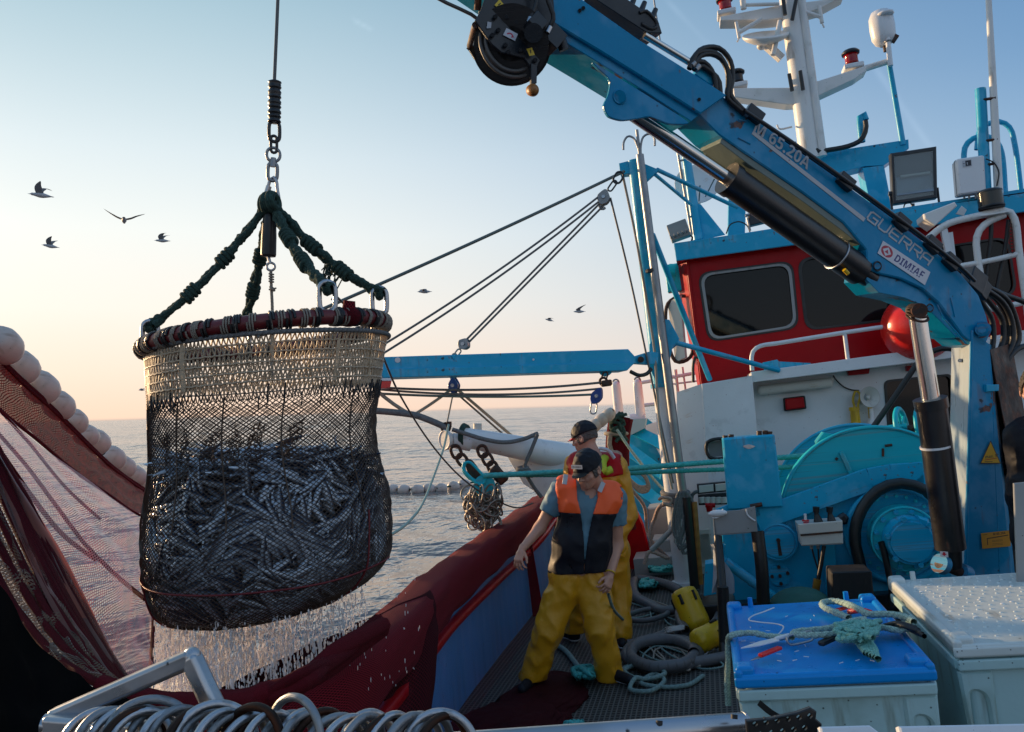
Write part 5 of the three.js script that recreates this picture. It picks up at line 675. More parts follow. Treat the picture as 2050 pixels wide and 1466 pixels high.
// ---------------------------------------------------------------- gantry and mast on the roof
const ZG = ZR - 0.9;
{
  const g = thing('gantry', 'blue portal gantry standing on the wheelhouse roof below the mast', 'gantry', onZ(1620, 470, ZG));
  part(g, 'beam', slab(zl([[1408, 343], [1819, 279], [1820, 297], [1770, 331], [1731, 333], [1672, 347], [1500, 374], [1459, 384], [1410, 364]], ZG), FZ, 0.35), M.cyan);
  part(g, 'leg', slab(zl([[1727, 336], [1770, 331], [1797, 470], [1755, 470]], ZG + 0.004), FZ, 0.36), M.cyan); part(g, 'leg', slab(zl([[1459, 384], [1494, 378], [1491, 490], [1457, 490]], ZG + 0.004), FZ, 0.36), M.cyan);
  part(g, 'knee_plate', slab(zl([[1391, 405], [1404, 410], [1452, 470], [1398, 482]], ZG + 0.5), FZ, 0.02), M.cyan);
  part(g, 'post', [rod(onZ(1372, 300, ZG + 0.5), onZ(1398, 480, ZG + 0.5), 0.06, 0.07), rod(onZ(1460, 300, ZG), onZ(1467, 345, ZG), 0.05)], M.cyan);
  part(g, 'ladder_rod', [rod(onZ(1357, 305, ZG + 0.55), onZ(1385, 470, ZG + 0.55), 0.018), rod(onZ(1362, 322, ZG + 0.55), onZ(1378, 318, ZG + 0.5), 0.014), rod(onZ(1378, 435, ZG + 0.55), onZ(1392, 431, ZG + 0.5), 0.014)], M.dullsteel);
  part(g, 'cable_conduit', tube(zl([[1726, 285], [1722, 240], [1724, 226], [1731, 230], [1733, 240]], ZG + 0.1), 0.045, { k: 10 }), M.cyan); part(g, 'cable', tube(zl([[1733, 242], [1734, 258], [1724, 280], [1700, 292], [1660, 300], [1634, 302], [1622, 285], [1614, 270]], ZG + 0.2), 0.035), M.rubber);
}
{ const c = onZ(1394, 372, ZG + 0.2), d = V(0.15, 0.25, 1).normalize(), g = thing('satellite_dish', 'pale satellite dish behind the blue post above the wheelhouse roof', 'antenna dish', c.clone().add(V(0, -0.35, 0))); part(g, 'dish', orient(lathe([[0.001, 0.0], [0.12, 0.006], [0.22, 0.03], [0.30, 0.06], [0.305, 0.05], [0.2, 0.0], [0.1, -0.02], [0.001, -0.03]], 40), d, c), M.white); part(g, 'feed_arm', [rod(c.clone().add(V(0.1, -0.2, 0.1)), c.clone().add(V(0.28, 0.02, 0.34)), 0.009), rod(c.clone().add(V(0, -0.28, 0.05)), c.clone().add(V(0.04, -0.1, 0.36)), 0.009)], M.dullsteel); part(g, 'mount', rod(c, onZ(1400, 440, ZG), 0.04), M.white); }
const navLight = (name, label, px, py, z, lens, s = 1, cap = M.tar) => { const c = onZ(px, py, z), g = thing(name, label, 'navigation light', c, { group: 'navigation lights on the mast' }); part(g, 'base', rbox(0.26 * s, 0.07, 0.26 * s, c.x, c.y + 0.03, c.z, 0.02), M.white); part(g, 'lens', lathe([[0.001, 0.07], [0.10 * s, 0.07], [0.085 * s, 0.12], [0.085 * s, 0.19 * s], [0.10 * s, 0.23 * s], [0.001, 0.23 * s]]).translate(c.x, c.y, c.z), lens); part(g, 'cap', lathe([[0.001, 0.225 * s], [0.115 * s, 0.225 * s], [0.12 * s, 0.255 * s], [0.09 * s, 0.285 * s], [0.001, 0.30 * s]]).translate(c.x, c.y, c.z), cap); return g; };
M.redLens = paint('red lamp lens', [0.30, 0.006, 0.01], { r: 0.15, map: null, bump: null, rm: null });
{
  const g = thing('mast', 'white mast with crosstrees rising above the blue gantry', 'mast', onZ(1625, 308, ZG + 0.1)), m0 = onZ(1624, 320, ZG + 0.1), m1 = onZ(1574, -60, ZG + 0.1);
  const col = part(g, 'column', rod(m0, m1, 0.15, 0.14, 10), M.cream); part(col, 'conduit', [rod(m0.clone().add(V(0.14, 0, 0.08)), m1.clone().add(V(0.13, 0, 0.08)), 0.06, 0.06, 8)], M.cream); part(col, 'cable_run', [[1580, 148, 1586, 182], [1602, 142, 1608, 180], [1590, 285, 1604, 330], [1566, -20, 1572, 30], [1596, -10, 1586, 40]].map(([a, b, c, d]) => rod(onZ(a, b, ZG + 0.32), onZ(c, d, ZG + 0.32), 0.026)), M.rubber);
  part(col, 'step', [tube(zl([[1586, 254], [1560, 258], [1556, 250]], ZG + 0.1), 0.014), tube(zl([[1616, 250], [1638, 244], [1639, 236]], ZG + 0.1), 0.014)], M.cream);
  part(g, 'crosstree', [slab(zl([[1468, 176], [1590, 175], [1593, 208], [1575, 209], [1470, 194]], ZG + 0.15), FZ, 0.24, 0.01)], M.cream); part(g, 'crosstree', [slab(zl([[1606, 172], [1700, 142], [1733, 131], [1735, 142], [1712, 158], [1613, 204]], ZG + 0.15), FZ, 0.24, 0.01)], M.cream);
  part(g, 'yard', rod(onZ(1720, 141, ZG + 0.05), onZ(1785, 121, ZG + 0.05), 0.045, 0.04), M.cream);
  part(g, 'crosstree', [slab(zl([[1441, 33], [1565, 9], [1568, 36], [1530, 40], [1442, 41]], ZG + 0.15), FZ, 0.28, 0.01)], M.cream); part(g, 'crosstree', [slab(zl([[1585, 8], [1680, -6], [1690, -10], [1640, 18], [1588, 32]], ZG + 0.15), FZ, 0.28, 0.01)], M.cream);
  part(g, 'strut', [rod(onZ(1478, 66, ZG + 0.2), onZ(1526, 38, ZG + 0.2), 0.03), rod(onZ(1474, 44, ZG + 0.2), onZ(1480, 76, ZG + 0.2), 0.024), rod(onZ(1562, 42, ZG + 0.25), onZ(1548, 110, ZG + 0.3), 0.035), rod(onZ(1612, 24, ZG + 0.2), onZ(1644, 34, ZG + 0.2), 0.028), rod(onZ(1640, 12, ZG + 0.2), onZ(1646, 46, ZG + 0.2), 0.026), rod(onZ(1646, 46, ZG + 0.2), onZ(1650, 55, ZG + 0.2), 0.012), rod(onZ(1480, 76, ZG + 0.2), onZ(1476, 84, ZG + 0.2), 0.012), rod(onZ(1486, -10, ZG + 0.2), onZ(1489, 18, ZG + 0.2), 0.04), rod(onZ(1489, 10, ZG + 0.2), onZ(1560, 8, ZG + 0.2), 0.025)], M.cream);
  const c = onZ(1532, 88, ZG + 0.15), dish = part(g, 'radar_dish', orient(lathe([[0.001, 0], [0.16, 0.008], [0.26, 0.05], [0.31, 0.09], [0.315, 0.12], [0.3, 0.13], [0.001, 0.10]], 40), V(0.12, 1, 0.62).normalize(), c), M.cream); part(dish, 'hub', [ball(0.07, c.x - 0.05, c.y - 0.03, c.z + 0.02, 1, 0.7, 1), beam(c, onZ(1565, 118, ZG + 0.1), 0.1, 0.1)], M.cream);
}
navLight('navigation_light', 'red navigation light on the left end of the upper crosstree', 1455, 33, ZG + 0.02, M.redLens); navLight('navigation_light', 'red navigation light standing out on the right arm of the lower crosstree', 1708, 141, ZG + 0.02, M.redLens); navLight('navigation_light', 'black navigation light on the left end of the lower crosstree', 1479, 178, ZG + 0.02, M.tar, 0.95);
{ const c = onZ(1772, 92, ZG), g = thing('antenna_dome', 'white satellite antenna dome on the yard right of the mast', 'antenna', c); part(g, 'dome', lathe([[0.001, 0], [0.06, 0.0], [0.12, 0.04], [0.155, 0.11], [0.165, 0.26], [0.158, 0.40], [0.12, 0.48], [0.001, 0.51]], 30).translate(c.x, c.y, c.z), M.white); part(g, 'clamp', [rod(c.clone().add(V(0, -0.08, 0)), c.clone().add(V(0, 0.02, 0)), 0.03), beam(c.clone().add(V(0.08, 0.02, 0.05)), c.clone().add(V(0.15, 0.1, 0.05)), 0.06, 0.08)], M.rust); }
{ const a = onZ(1783, 132, ZG + 0.1), b = onZ(1773, 34, ZG + 0.1), g = thing('mushroom_antenna', 'white mushroom antenna on a thin pole before the antenna dome', 'antenna', a); part(g, 'pole', rod(a, b, 0.035, 0.03), M.white); part(g, 'cap', lathe([[0.001, 0], [0.09, 0.005], [0.115, 0.03], [0.11, 0.055], [0.06, 0.075], [0.001, 0.08]]).translate(b.x, b.y, b.z), M.white); part(g, 'clip', [torus(0.04, 0.012, a.clone().lerp(b, 0.5), UPV), torus(0.04, 0.012, a.clone().lerp(b, 0.7), UPV)], M.dullsteel); }
solo('antenna_pole', 'slim blue pole rising from the gantry to the antenna dome', 'pole', rod(onZ(1808, 290, ZG), onZ(1779, 120, ZG), 0.04, 0.035), M.cyan);
solo('whip_antenna', 'thin grey whip antenna behind the crane at top', 'antenna', rod(onZ(1322, 85, ZG + 0.2), onZ(1308, -10, ZG + 0.2), 0.012), M.dullsteel);
{ const g = thing('mast_pole', 'tall pale pole clamped to a blue post at the right', 'pole', onZ(2000, 420, ZV)); part(g, 'pole', rod(onZ(2000, 395, ZV + 0.05), onZ(1978, -30, ZV + 0.05), 0.05, 0.032, 14), M.cream); part(g, 'post', rod(onZ(1975, 400, ZV), onZ(1963, 178, ZV), 0.062, 0.062, 16), M.cyan); part(g, 'clamp', [[1966, 200, 1994, 196], [1972, 282, 1998, 279], [1976, 330, 2000, 326]].map(([a, b, c, d]) => rod(onZ(a, b, ZV + 0.04), onZ(c, d, ZV + 0.08), 0.018)), M.rust); }
{ const g = thing('roof_ladder_rail', 'bent blue tube rails on the roof behind the tall pole', 'handrail', onZ(2010, 400, ZV - 0.6)); part(g, 'rail', tube(zl([[1930, 320], [1932, 296], [1944, 280], [1968, 272], [1992, 280], [2004, 300], [2014, 400]], ZV - 0.6), 0.035, { k: 8 }), M.cyan); part(g, 'rail', tube(zl([[1956, 300], [1962, 262], [1978, 248], [2004, 244], [2022, 256], [2032, 290], [2046, 400]], ZV - 0.9), 0.035, { k: 8 }), M.cyan); }
{ // floodlight
  const g = thing('floodlight', 'big black framed floodlight standing on the wheelhouse roof edge', 'floodlight', onZ(1832, 425, ZV)); const F = [[1783, 307], [1875, 293], [1877, 396], [1788, 409]];
  part(g, 'housing', slab(zl(F, ZV - 0.05), FZ, 0.12, 0.01, [shrink(zl(F, ZV - 0.05), 0.9)]), M.tar); part(g, 'back_plate', slab(zl(F, ZV - 0.15), FZ, 0.03), M.tar);
  part(g, 'reflector', [slab(shrink(zl([[1790, 312], [1868, 301], [1868, 340], [1794, 350]], ZV - 0.14), 1), V(0, -0.35, 1).normalize(), 0.01, 0), slab(zl([[1794, 356], [1868, 346], [1871, 390], [1794, 400]], ZV - 0.14), V(0, 0.35, 1).normalize(), 0.01, 0)], M.dullsteel); part(g, 'bulb', rod(onZ(1803, 354, ZV - 0.11), onZ(1862, 346, ZV - 0.11), 0.018), M.offw);
  part(g, 'glass', slab(shrink(zl(F, ZV - 0.06), 0.92), FZ, 0.006, 0), new THREE.MeshPhysicalMaterial({ name: 'floodlight glass', color: rgb([0.8, 0.85, 0.85]), roughness: 0.05, transmission: 0.9, thickness: 0 }));
  part(g, 'bracket', [rod(onZ(1782, 388, ZV - 0.1), onZ(1787, 425, ZV - 0.1), 0.014), rod(onZ(1877, 376, ZV - 0.1), onZ(1881, 412, ZV - 0.1), 0.014), rod(onZ(1779, 388, ZV - 0.1), onZ(1786, 388, ZV - 0.1), 0.03), tube(zl([[1809, 420], [1812, 409], [1822, 406], [1829, 418]], ZV - 0.1), 0.008), rod(onZ(1828, 408, ZV - 0.1), onZ(1828, 418, ZV - 0.1), 0.02)], M.tar);
}
{ const g = thing('floodlight', 'dark floodlight low behind the crane ram on the roof', 'floodlight', onZ(1520, 450, ZV - 0.1)); const F = [[1498, 428], [1580, 415], [1584, 432], [1500, 452]]; part(g, 'housing', slab(zl(F, ZV - 0.1), FZ, 0.14, 0.01), M.tar); part(g, 'bracket', [rod(onZ(1496, 436, ZV - 0.1), onZ(1502, 462, ZV - 0.1), 0.014), rod(onZ(1492, 432, ZV - 0.1), onZ(1500, 430, ZV - 0.1), 0.02)], M.dullsteel); solo('cable', 'thin black cable arching over the roof below the gantry', 'cable', tube(zl([[1454, 468], [1462, 450], [1480, 444], [1496, 452], [1502, 466]], ZV - 0.2), 0.009), M.rubber); }
{ const F = [[1915, 318], [1971, 310], [1975, 382], [1921, 390]], g = thing('junction_box', 'grey equipment box with dark badge on the roof near the tall pole', 'box', onZ(1945, 395, ZV + 0.1)); part(g, 'case', slab(roundZ(F, ZV + 0.12, 0.03), FZ, 0.2, 0.015), M.white); part(g, 'seam', slab(shrink(roundZ(F, ZV + 0.12, 0.03), 1.03), FZ, 0.03, 0.004).translate(0, 0, -0.08), M.grey); part(g, 'badge', quad(...[[1927, 322], [1945, 319], [1946, 332], [1928, 335]].map(([x, y]) => onZ(x, y, ZV + 0.126))), printed(64, 48, (x) => { x.fillStyle = '#aeb2b8'; x.fillRect(0, 0, 64, 48); x.fillStyle = '#23262e'; x.fillRect(20, 4, 40, 40); x.fillStyle = '#c8ccd2'; x.font = 'bold 26px sans-serif'; x.fillText('1', 26, 36); x.fillRect(2, 8, 14, 5); x.fillStyle = '#23262e'; x.fillRect(2, 20, 14, 3); })); part(g, 'gland', [1930, 1940, 1953, 1964].map((x) => rod(onZ(x, 386, ZV + 0.02), onZ(x + 1, 398, ZV + 0.02), 0.012)), M.grey); part(g, 'cable', tube(zl([[1974, 318], [1990, 326], [2000, 345], [1996, 372]], ZV + 0.1), 0.008), M.rubber); }
{ // white tube cage on the right with its small lamp
  const Z = ZV + 0.75, g = thing('tube_rack', 'white bent tube rack in front of the right wheelhouse window', 'rack', onZ(1960, 640, Z)); const tb = (l, r = 0.038) => tube(zl(l, Z), r, { k: 12 });
  part(g, 'tube', tb([[1830, 504], [1856, 480], [1884, 456], [1906, 445], [1960, 432], [2004, 421], [2024, 426], [2033, 444], [2040, 500], [2060, 640]]), M.cream); part(g, 'tube', tb([[2012, 430], [1980, 444], [1962, 460], [1955, 480], [1957, 510], [1966, 570], [1970, 600]]), M.cream); part(g, 'tube', tb([[1914, 534], [1950, 528], [2000, 518], [2040, 508]], 0.03), M.cream); part(g, 'tube', tb([[1972, 606], [1980, 620], [2000, 616], [2050, 606]], 0.03), M.cream);
  part(g, 'post', [slab(zl([[1884, 460], [1897, 457], [1914, 530], [1898, 524]], Z + 0.01), FZ, 0.06), slab(zl([[1898, 466], [1908, 464], [1916, 528], [1910, 530]], Z - 0.03), FZ, 0.04)], M.white); part(g, 'lamp_plate', slab([onZ(1962, 430, Z + 0.1), onZ(2020, 420, Z + 0.1), onZ(2008, 416, Z - 0.15), onZ(1975, 420, Z - 0.15)], UPV, 0.02), M.cream);
  part(g, 'chain', Array.from({ length: 9 }, (_, k) => link(onZ(2022 + k * 0.6, 446 + k * 6.5, Z + 0.04), onZ(2022.6 + k * 0.6, 454 + k * 6.5, Z + 0.04), 0.018, 0.006)), M.rust);
  const c = onZ(1986, 418, Z), l = thing('stern_light', 'black cased stern light on top of the white tube rack', 'navigation light', c); part(l, 'case', lathe([[0.001, 0], [0.13, 0], [0.135, 0.03], [0.115, 0.05], [0.115, 0.17], [0.13, 0.18], [0.13, 0.2], [0.09, 0.22], [0.001, 0.23]], 30).translate(c.x, c.y, c.z), M.tar); part(l, 'cover', lathe([[0.13, 0.01], [0.13, 0.19]], 20).translate(c.x, c.y, c.z), paint('smoked lens', [0.02, 0.018, 0.014], { r: 0.12, map: null, bump: null, rm: null }));
  const p = thing('flat_antenna', 'cream wedge shaped box tilted on the left end of the tube rack', 'antenna', onZ(1890, 452, Z)); part(p, 'box', slab(zl([[1850, 428], [1912, 404], [1917, 412], [1872, 452], [1852, 438]], Z + 0.02), FZ, 0.35, 0.01), M.cream); part(p, 'lug', slab(zl([[1926, 412], [1936, 420], [1930, 432], [1914, 428]], Z - 0.1), FZ, 0.02), M.cream);
  for (const [l2, lb] of [[[[1985, 440], [1984, 480], [1978, 530], [1970, 600]], 'black cable hanging inside the white tube rack'], [[[2020, 440], [2014, 490], [2000, 560], [1992, 600]], 'second dark cable hanging nearer the right tube of the rack']]) solo('cable', lb, 'cable', tube(zl(l2, Z - 0.05), 0.024), M.rubber);
}

// ---------------------------------------------------------------- trawl winch
const ZW = -8.0;
{
  const g = thing('winch', 'large cyan blue rope winch with round drum cover and hydraulic motor', 'winch', onZ(1660, 1200, ZW).setY(0)), Z = (l, dz = 0) => zl(l, ZW + dz), PX = 1 / FOC * 7.9;
  part(g, 'frame_plate', slab(Z([[1446, 1070], [1514, 1046], [1739, 962], [1784, 955], [1845, 950], [1868, 975], [1890, 1300], [1490, 1300], [1462, 1150], [1448, 1120]]), FZ, 0.04), M.cyan);
  const fl = (a, b) => { const p = onZ(...a, ZW + 0.07), q = onZ(...b, ZW + 0.07); return slab([p, q, q.clone().add(V(0, 0.05, -0.22)), p.clone().add(V(0, 0.05, -0.22))], V(-0.3, 1, 0.1).normalize(), 0.03); };
  part(g, 'top_flange', [beam(onZ(1514, 1042, ZW + 0.06), onZ(1742, 959, ZW + 0.06), 0.05, 0.2), beam(onZ(1740, 960, ZW + 0.06), onZ(1785, 952, ZW + 0.06), 0.05, 0.2), beam(onZ(1783, 952, ZW + 0.06), onZ(1848, 948, ZW + 0.06), 0.05, 0.2), beam(onZ(1846, 949, ZW + 0.06), onZ(1872, 976, ZW + 0.06), 0.05, 0.2), beam(onZ(1440, 1040, ZW + 0.06), onZ(1516, 1012, ZW + 0.06), 0.05, 0.2)], M.cyan);
  part(g, 'lug', slab(Z([[1740, 957], [1742, 938], [1750, 937], [1752, 955]], 0.02), FZ, 0.04), M.cyan);
  const c = onZ(1757, 1040, ZW - 0.15), R = 176 * PX, dz = (z, x = 0, y = 0) => c.clone().add(V(x, y, z));
  part(g, 'drum_flange', [rod(dz(0.0), dz(0.04), R, R, 72), torus(R, 0.018, dz(0.04), FZ, 72, 8)], M.turq);
  part(g, 'drum_cover', rod(dz(-0.28), dz(0.0), R * 0.985, R * 0.985, 72), M.turq); part(g, 'drum_flange', [rod(dz(-0.95), dz(-0.9), R, R, 72), torus(R, 0.016, dz(-0.9), FZ, 72, 8)], M.cyan);
  part(g, 'wound_rope', Array.from({ length: 13 }, (_, k) => torus(R * 0.72, 0.026, dz(-0.86 + k * 0.045), FZ, 48, 7)), M.ropeT); part(g, 'drum_core', rod(dz(-0.9), dz(-0.28), R * 0.69, R * 0.69, 40), M.cyan);
  part(g, 'flange_rib', [beam(onZ(1684, 905, ZW - 0.09), onZ(1708, 958, ZW - 0.09), 0.03, 0.04)], M.turq); part(g, 'rust_scar', [rod(onZ(1772, 893, ZW - 0.105), onZ(1786, 891, ZW - 0.105), 0.012), rod(onZ(1768, 898, ZW - 0.105), onZ(1768, 914, ZW - 0.105), 0.011), rod(onZ(1673, 921, ZW - 0.105), onZ(1677, 917, ZW - 0.105), 0.012)], M.rust);
  part(g, 'drum_top_box', [slab(Z([[1636, 885], [1650, 866], [1668, 870], [1672, 880], [1640, 898]], -0.5), FZ, 0.2), slab(Z([[1712, 868], [1716, 858], [1736, 862], [1744, 872]], -0.3), FZ, 0.1)], M.turq);
  // hydraulic motor and its ring housing
  const m = onZ(1792, 1068, ZW), mo = (z) => m.clone().add(V(0, 0, z)), ring = part(g, 'motor_housing', [torus(86 * PX, 0.03, mo(0.07), FZ, 64, 10), rod(mo(0), mo(0.06), 84 * PX, 84 * PX, 64)], M.cyan);
  part(ring, 'bolt', Array.from({ length: 26 }, (_, k) => { const a = k / 26 * 6.283; return rod(mo(0.06).add(V(Math.cos(a) * 71 * PX, Math.sin(a) * 71 * PX, 0)), mo(0.085).add(V(Math.cos(a) * 71 * PX, Math.sin(a) * 71 * PX, 0)), 0.017, 0.017, 6); }), M.turq);
  const m2 = onZ(1802, 1072, ZW + 0.1), motor = part(g, 'motor', [rod(m2, m2.clone().add(V(0, 0, 0.2)), 57 * PX, 55 * PX, 48), torus(56 * PX, 0.012, m2.clone().add(V(0, 0, 0.2)), FZ, 48, 8)], M.turq), m3 = onZ(1818, 1080, ZW + 0.3);
  part(motor, 'end_cap', [rod(m3, m3.clone().add(V(0, 0, 0.14)), 44 * PX, 40 * PX, 40), rod(m3.clone().add(V(0, 0, 0.13)), m3.clone().add(V(0, 0, 0.16)), 37 * PX, 35 * PX, 40)], M.cyan);
  part(motor, 'bolt', [...Array(12).keys()].flatMap((k) => { const a = k / 12 * 6.283 + 0.2, p = m2.clone().add(V(Math.cos(a) * 50 * PX, Math.sin(a) * 50 * PX, 0.2)), q = m3.clone().add(V(Math.cos(a) * 41 * PX, Math.sin(a) * 41 * PX, 0.12)); return [rod(p, p.clone().add(V(0, 0, 0.03)), 0.022, 0.022, 6), ...(k % 2 ? [rod(q, q.clone().add(V(0, 0, 0.05)), 0.024, 0.022, 8)] : [])]; }), M.cyan);
  part(motor, 'port_block', [slab(Z([[1838, 1034], [1860, 1040], [1872, 1075], [1866, 1092], [1850, 1080], [1842, 1056]], 0.45), FZ, 0.15, 0.02), slab(Z([[1842, 1110], [1868, 1100], [1872, 1120], [1850, 1132]], 0.42), FZ, 0.1, 0.02)], M.cyan);
  part(motor, 'drain_hose', tube(Z([[1764, 1085], [1768, 1096], [1774, 1120], [1780, 1150], [1786, 1180], [1784, 1215]], 0.36), 0.028), M.rubber);
  part(g, 'motor_hose', tube(Z([[1872, 1000], [1860, 986], [1830, 972], [1796, 968], [1758, 982], [1730, 1012], [1714, 1050], [1712, 1085], [1722, 1130], [1736, 1180], [1750, 1230]], 0.22), 0.05, { k: 10 }), M.rubber);
  // left side: upright box, gear cover, bolted plate, stays
  part(g, 'upright_box', slab(roundZ([[1446, 878], [1551, 870], [1568, 1016], [1458, 1022]], ZW + 0.12, 0.02), FZ, 0.3, 0.015), M.cyan); part(g, 'badge', [slab(smoothPoly(Z([[1487, 894], [1499, 890], [1512, 894], [1499, 899]], 0.126), 20), FZ, 0.008, 0)], M.steel); part(g, 'box_bolt', [[1452, 875], [1464, 873], [1520, 866], [1532, 865], [1541, 867]].map(([x, y]) => rod(onZ(x, y + 5, ZW), onZ(x, y - 3, ZW), 0.024)), M.rust); part(g, 'handle', rod(onZ(1502, 1014, ZW + 0.15), onZ(1526, 1010, ZW + 0.15), 0.02), M.rust);
  const gc = onZ(1557, 1083, ZW + 0.01), gear = part(g, 'gear_cover', [rod(gc, gc.clone().add(V(0, 0, 0.07)), 37 * PX, 36 * PX, 48), torus(33 * PX, 0.01, gc.clone().add(V(0, 0, 0.07)), FZ, 48, 8), rod(gc.clone().add(V(0, 0, 0.06)), gc.clone().add(V(0, 0, 0.085)), 29 * PX, 29 * PX, 48)], M.cyan);
  part(gear, 'plug', rod(gc.clone().add(V(0, 0.02, 0.08)), gc.clone().add(V(0, 0.02, 0.11)), 0.018), M.rust); part(gear, 'rust_streak', slab([gc.clone().add(V(-0.012, 0.01, 0.09)), gc.clone().add(V(0.012, 0.01, 0.09)), gc.clone().add(V(0.018, -0.12, 0.09)), gc.clone().add(V(-0.014, -0.12, 0.09))], FZ, 0.004, 0), M.rust);
  const bp = onZ(1561, 1152, ZW + 0.005); part(g, 'bolted_plate', rod(bp, bp.clone().add(V(0, 0, 0.02)), 20 * PX, 20 * PX, 32), M.cyan); part(g, 'bolt', [[0, 0], [-0.07, 0], [0.07, 0.02], [0, 0.08], [0, -0.07]].map(([x, y]) => rod(bp.clone().add(V(x, y, 0.02)), bp.clone().add(V(x, y, 0.05)), 0.016, 0.016, 6)), M.rust);
  part(g, 'stay', [rod(onZ(1452, 1125, ZW + 0.16), onZ(1580, 1218, ZW + 0.16), 0.045, 0.045, 14), tube(Z([[1446, 1090], [1446, 1112], [1454, 1128]], 0.16), 0.03)], M.cyan);
  part(g, 'stiffener', [beam(onZ(1660, 1090, ZW + 0.05), onZ(1668, 1230, ZW + 0.05), 0.03, 0.1), beam(onZ(1680, 1066, ZW + 0.05), onZ(1718, 1066, ZW + 0.05), 0.03, 0.1)], M.cyan); part(g, 'side_panel', slab(Z([[1440, 1075], [1512, 1066], [1522, 1200], [1470, 1200]], -0.2), FZ, 0.03), M.cyan); part(g, 'hatch', slab(Z([[1486, 1150], [1515, 1150], [1518, 1180], [1488, 1182]], -0.19), FZ, 0.02), M.turq);
  part(g, 'left_leg', slab(Z([[1412, 1130], [1436, 1126], [1434, 1190], [1409, 1194]], 0.1), FZ, 0.2), M.cyan); part(g, 'base_beam', rbox(2.3, 0.14, 0.5, onZ(1660, 1200, ZW).x, 0.1, ZW - 0.1), M.black);
}
{ // valve wheels beside the drum
  const Z = ZW - 0.3; for (const [x, lb] of [[1805, 'turquoise valve handwheel on a rusty shaft above the winch drum'], [1846, 'turquoise valve handwheel half hidden behind the black lift ram']]) { const c = onZ(x, 855, Z), g = thing('handwheel', lb, 'handwheel', c.clone().add(V(0, -0.15, 0)), { group: 'valve handwheels' }), n = V(0.9, 0.05, 0.45).normalize(); part(g, 'rim', torus(0.17, 0.024, c, n, 36, 9), M.turq); const a = V(-0.45, 0, 0.9).normalize(); part(g, 'spoke', [0, 1, 2, 3, 4].map((k) => { const t = k / 5 * 6.283; return rod(c, c.clone().addScaledVector(a, Math.cos(t) * 0.17).addScaledVector(UPV, Math.sin(t) * 0.17), 0.013); }), M.turq); part(g, 'hub', rod(c.clone().addScaledVector(n, -0.05), c.clone().addScaledVector(n, 0.05), 0.03), M.turq); part(g, 'shaft', [rod(c, c.clone().add(V(-0.55, -0.03, 0)), 0.035), rod(c.clone().add(V(-0.25, -0.12, 0)), c.clone().add(V(0.5, -0.1, 0)), 0.03)], x === 1805 ? M.turq : M.rust); }
}
{ // control box
  const Z = ZW + 0.4, g = thing('control_box', 'white control box with two black levers on the winch front', 'control box', onZ(1643, 1092, Z)); part(g, 'case', slab(roundZ([[1599, 1056], [1687, 1049], [1689, 1090], [1605, 1094]], Z, 0.012), FZ, 0.22, 0.012), M.offw); part(g, 'lid', slab(zl([[1597, 1050], [1687, 1043], [1688, 1064], [1601, 1071]], Z + 0.006), FZ, 0.235, 0.006), M.offw); part(g, 'rust_seam', slab(zl([[1603, 1070], [1688, 1064], [1688, 1067], [1603, 1074]], Z + 0.012), FZ, 0.008, 0), M.rust);
  for (const x of [1635, 1662]) { const l = part(g, 'lever', [rod(onZ(x + 4, 1048, Z - 0.05), onZ(x, 1030, Z - 0.05), 0.045, 0.02), rod(onZ(x, 1032, Z - 0.05), onZ(x - 1, 1022, Z - 0.05), 0.02), rod(onZ(x - 1, 1026, Z - 0.05), onZ(x - 1, 1015, Z - 0.05), 0.026, 0.03)], M.rubber); }
  part(g, 'stop_button', [rod(onZ(1614, 1054, Z - 0.03), onZ(1614, 1046, Z - 0.03), 0.024), rod(onZ(1613, 1044, Z - 0.03), onZ(1613, 1041, Z - 0.03), 0.03)], M.bright); part(g, 'indicator', rod(onZ(1613, 1042, Z - 0.03), onZ(1612, 1029, Z - 0.03), 0.012), M.white); part(g, 'cable', [tube(zl([[1625, 1094], [1630, 1115], [1638, 1140]], Z - 0.1), 0.008), tube(zl([[1638, 1094], [1639, 1112], [1640, 1140]], Z - 0.1), 0.008), tube(zl([[1650, 1094], [1645, 1125], [1638, 1162]], Z - 0.06), 0.018)], M.rubber); part(g, 'gland', [1625, 1638, 1650].map((x) => rod(onZ(x, 1092, Z - 0.1), onZ(x, 1099, Z - 0.1), 0.014)), M.grey); part(g, 'back_knob', slab(smoothPoly(zl([[1676, 1038], [1690, 1028], [1700, 1038], [1696, 1050], [1682, 1050]], Z - 0.26), 20), FZ, 0.08, 0.02), M.tar);
  solo('tool_handle', 'yellow wooden tool handle hanging below the control box', 'tool', [rod(onZ(1637, 1160, Z - 0.05), onZ(1628, 1212, Z - 0.05), 0.034, 0.03)], paint('ochre handle', [0.42, 0.22, 0.03], { map: TX.wood }));
}
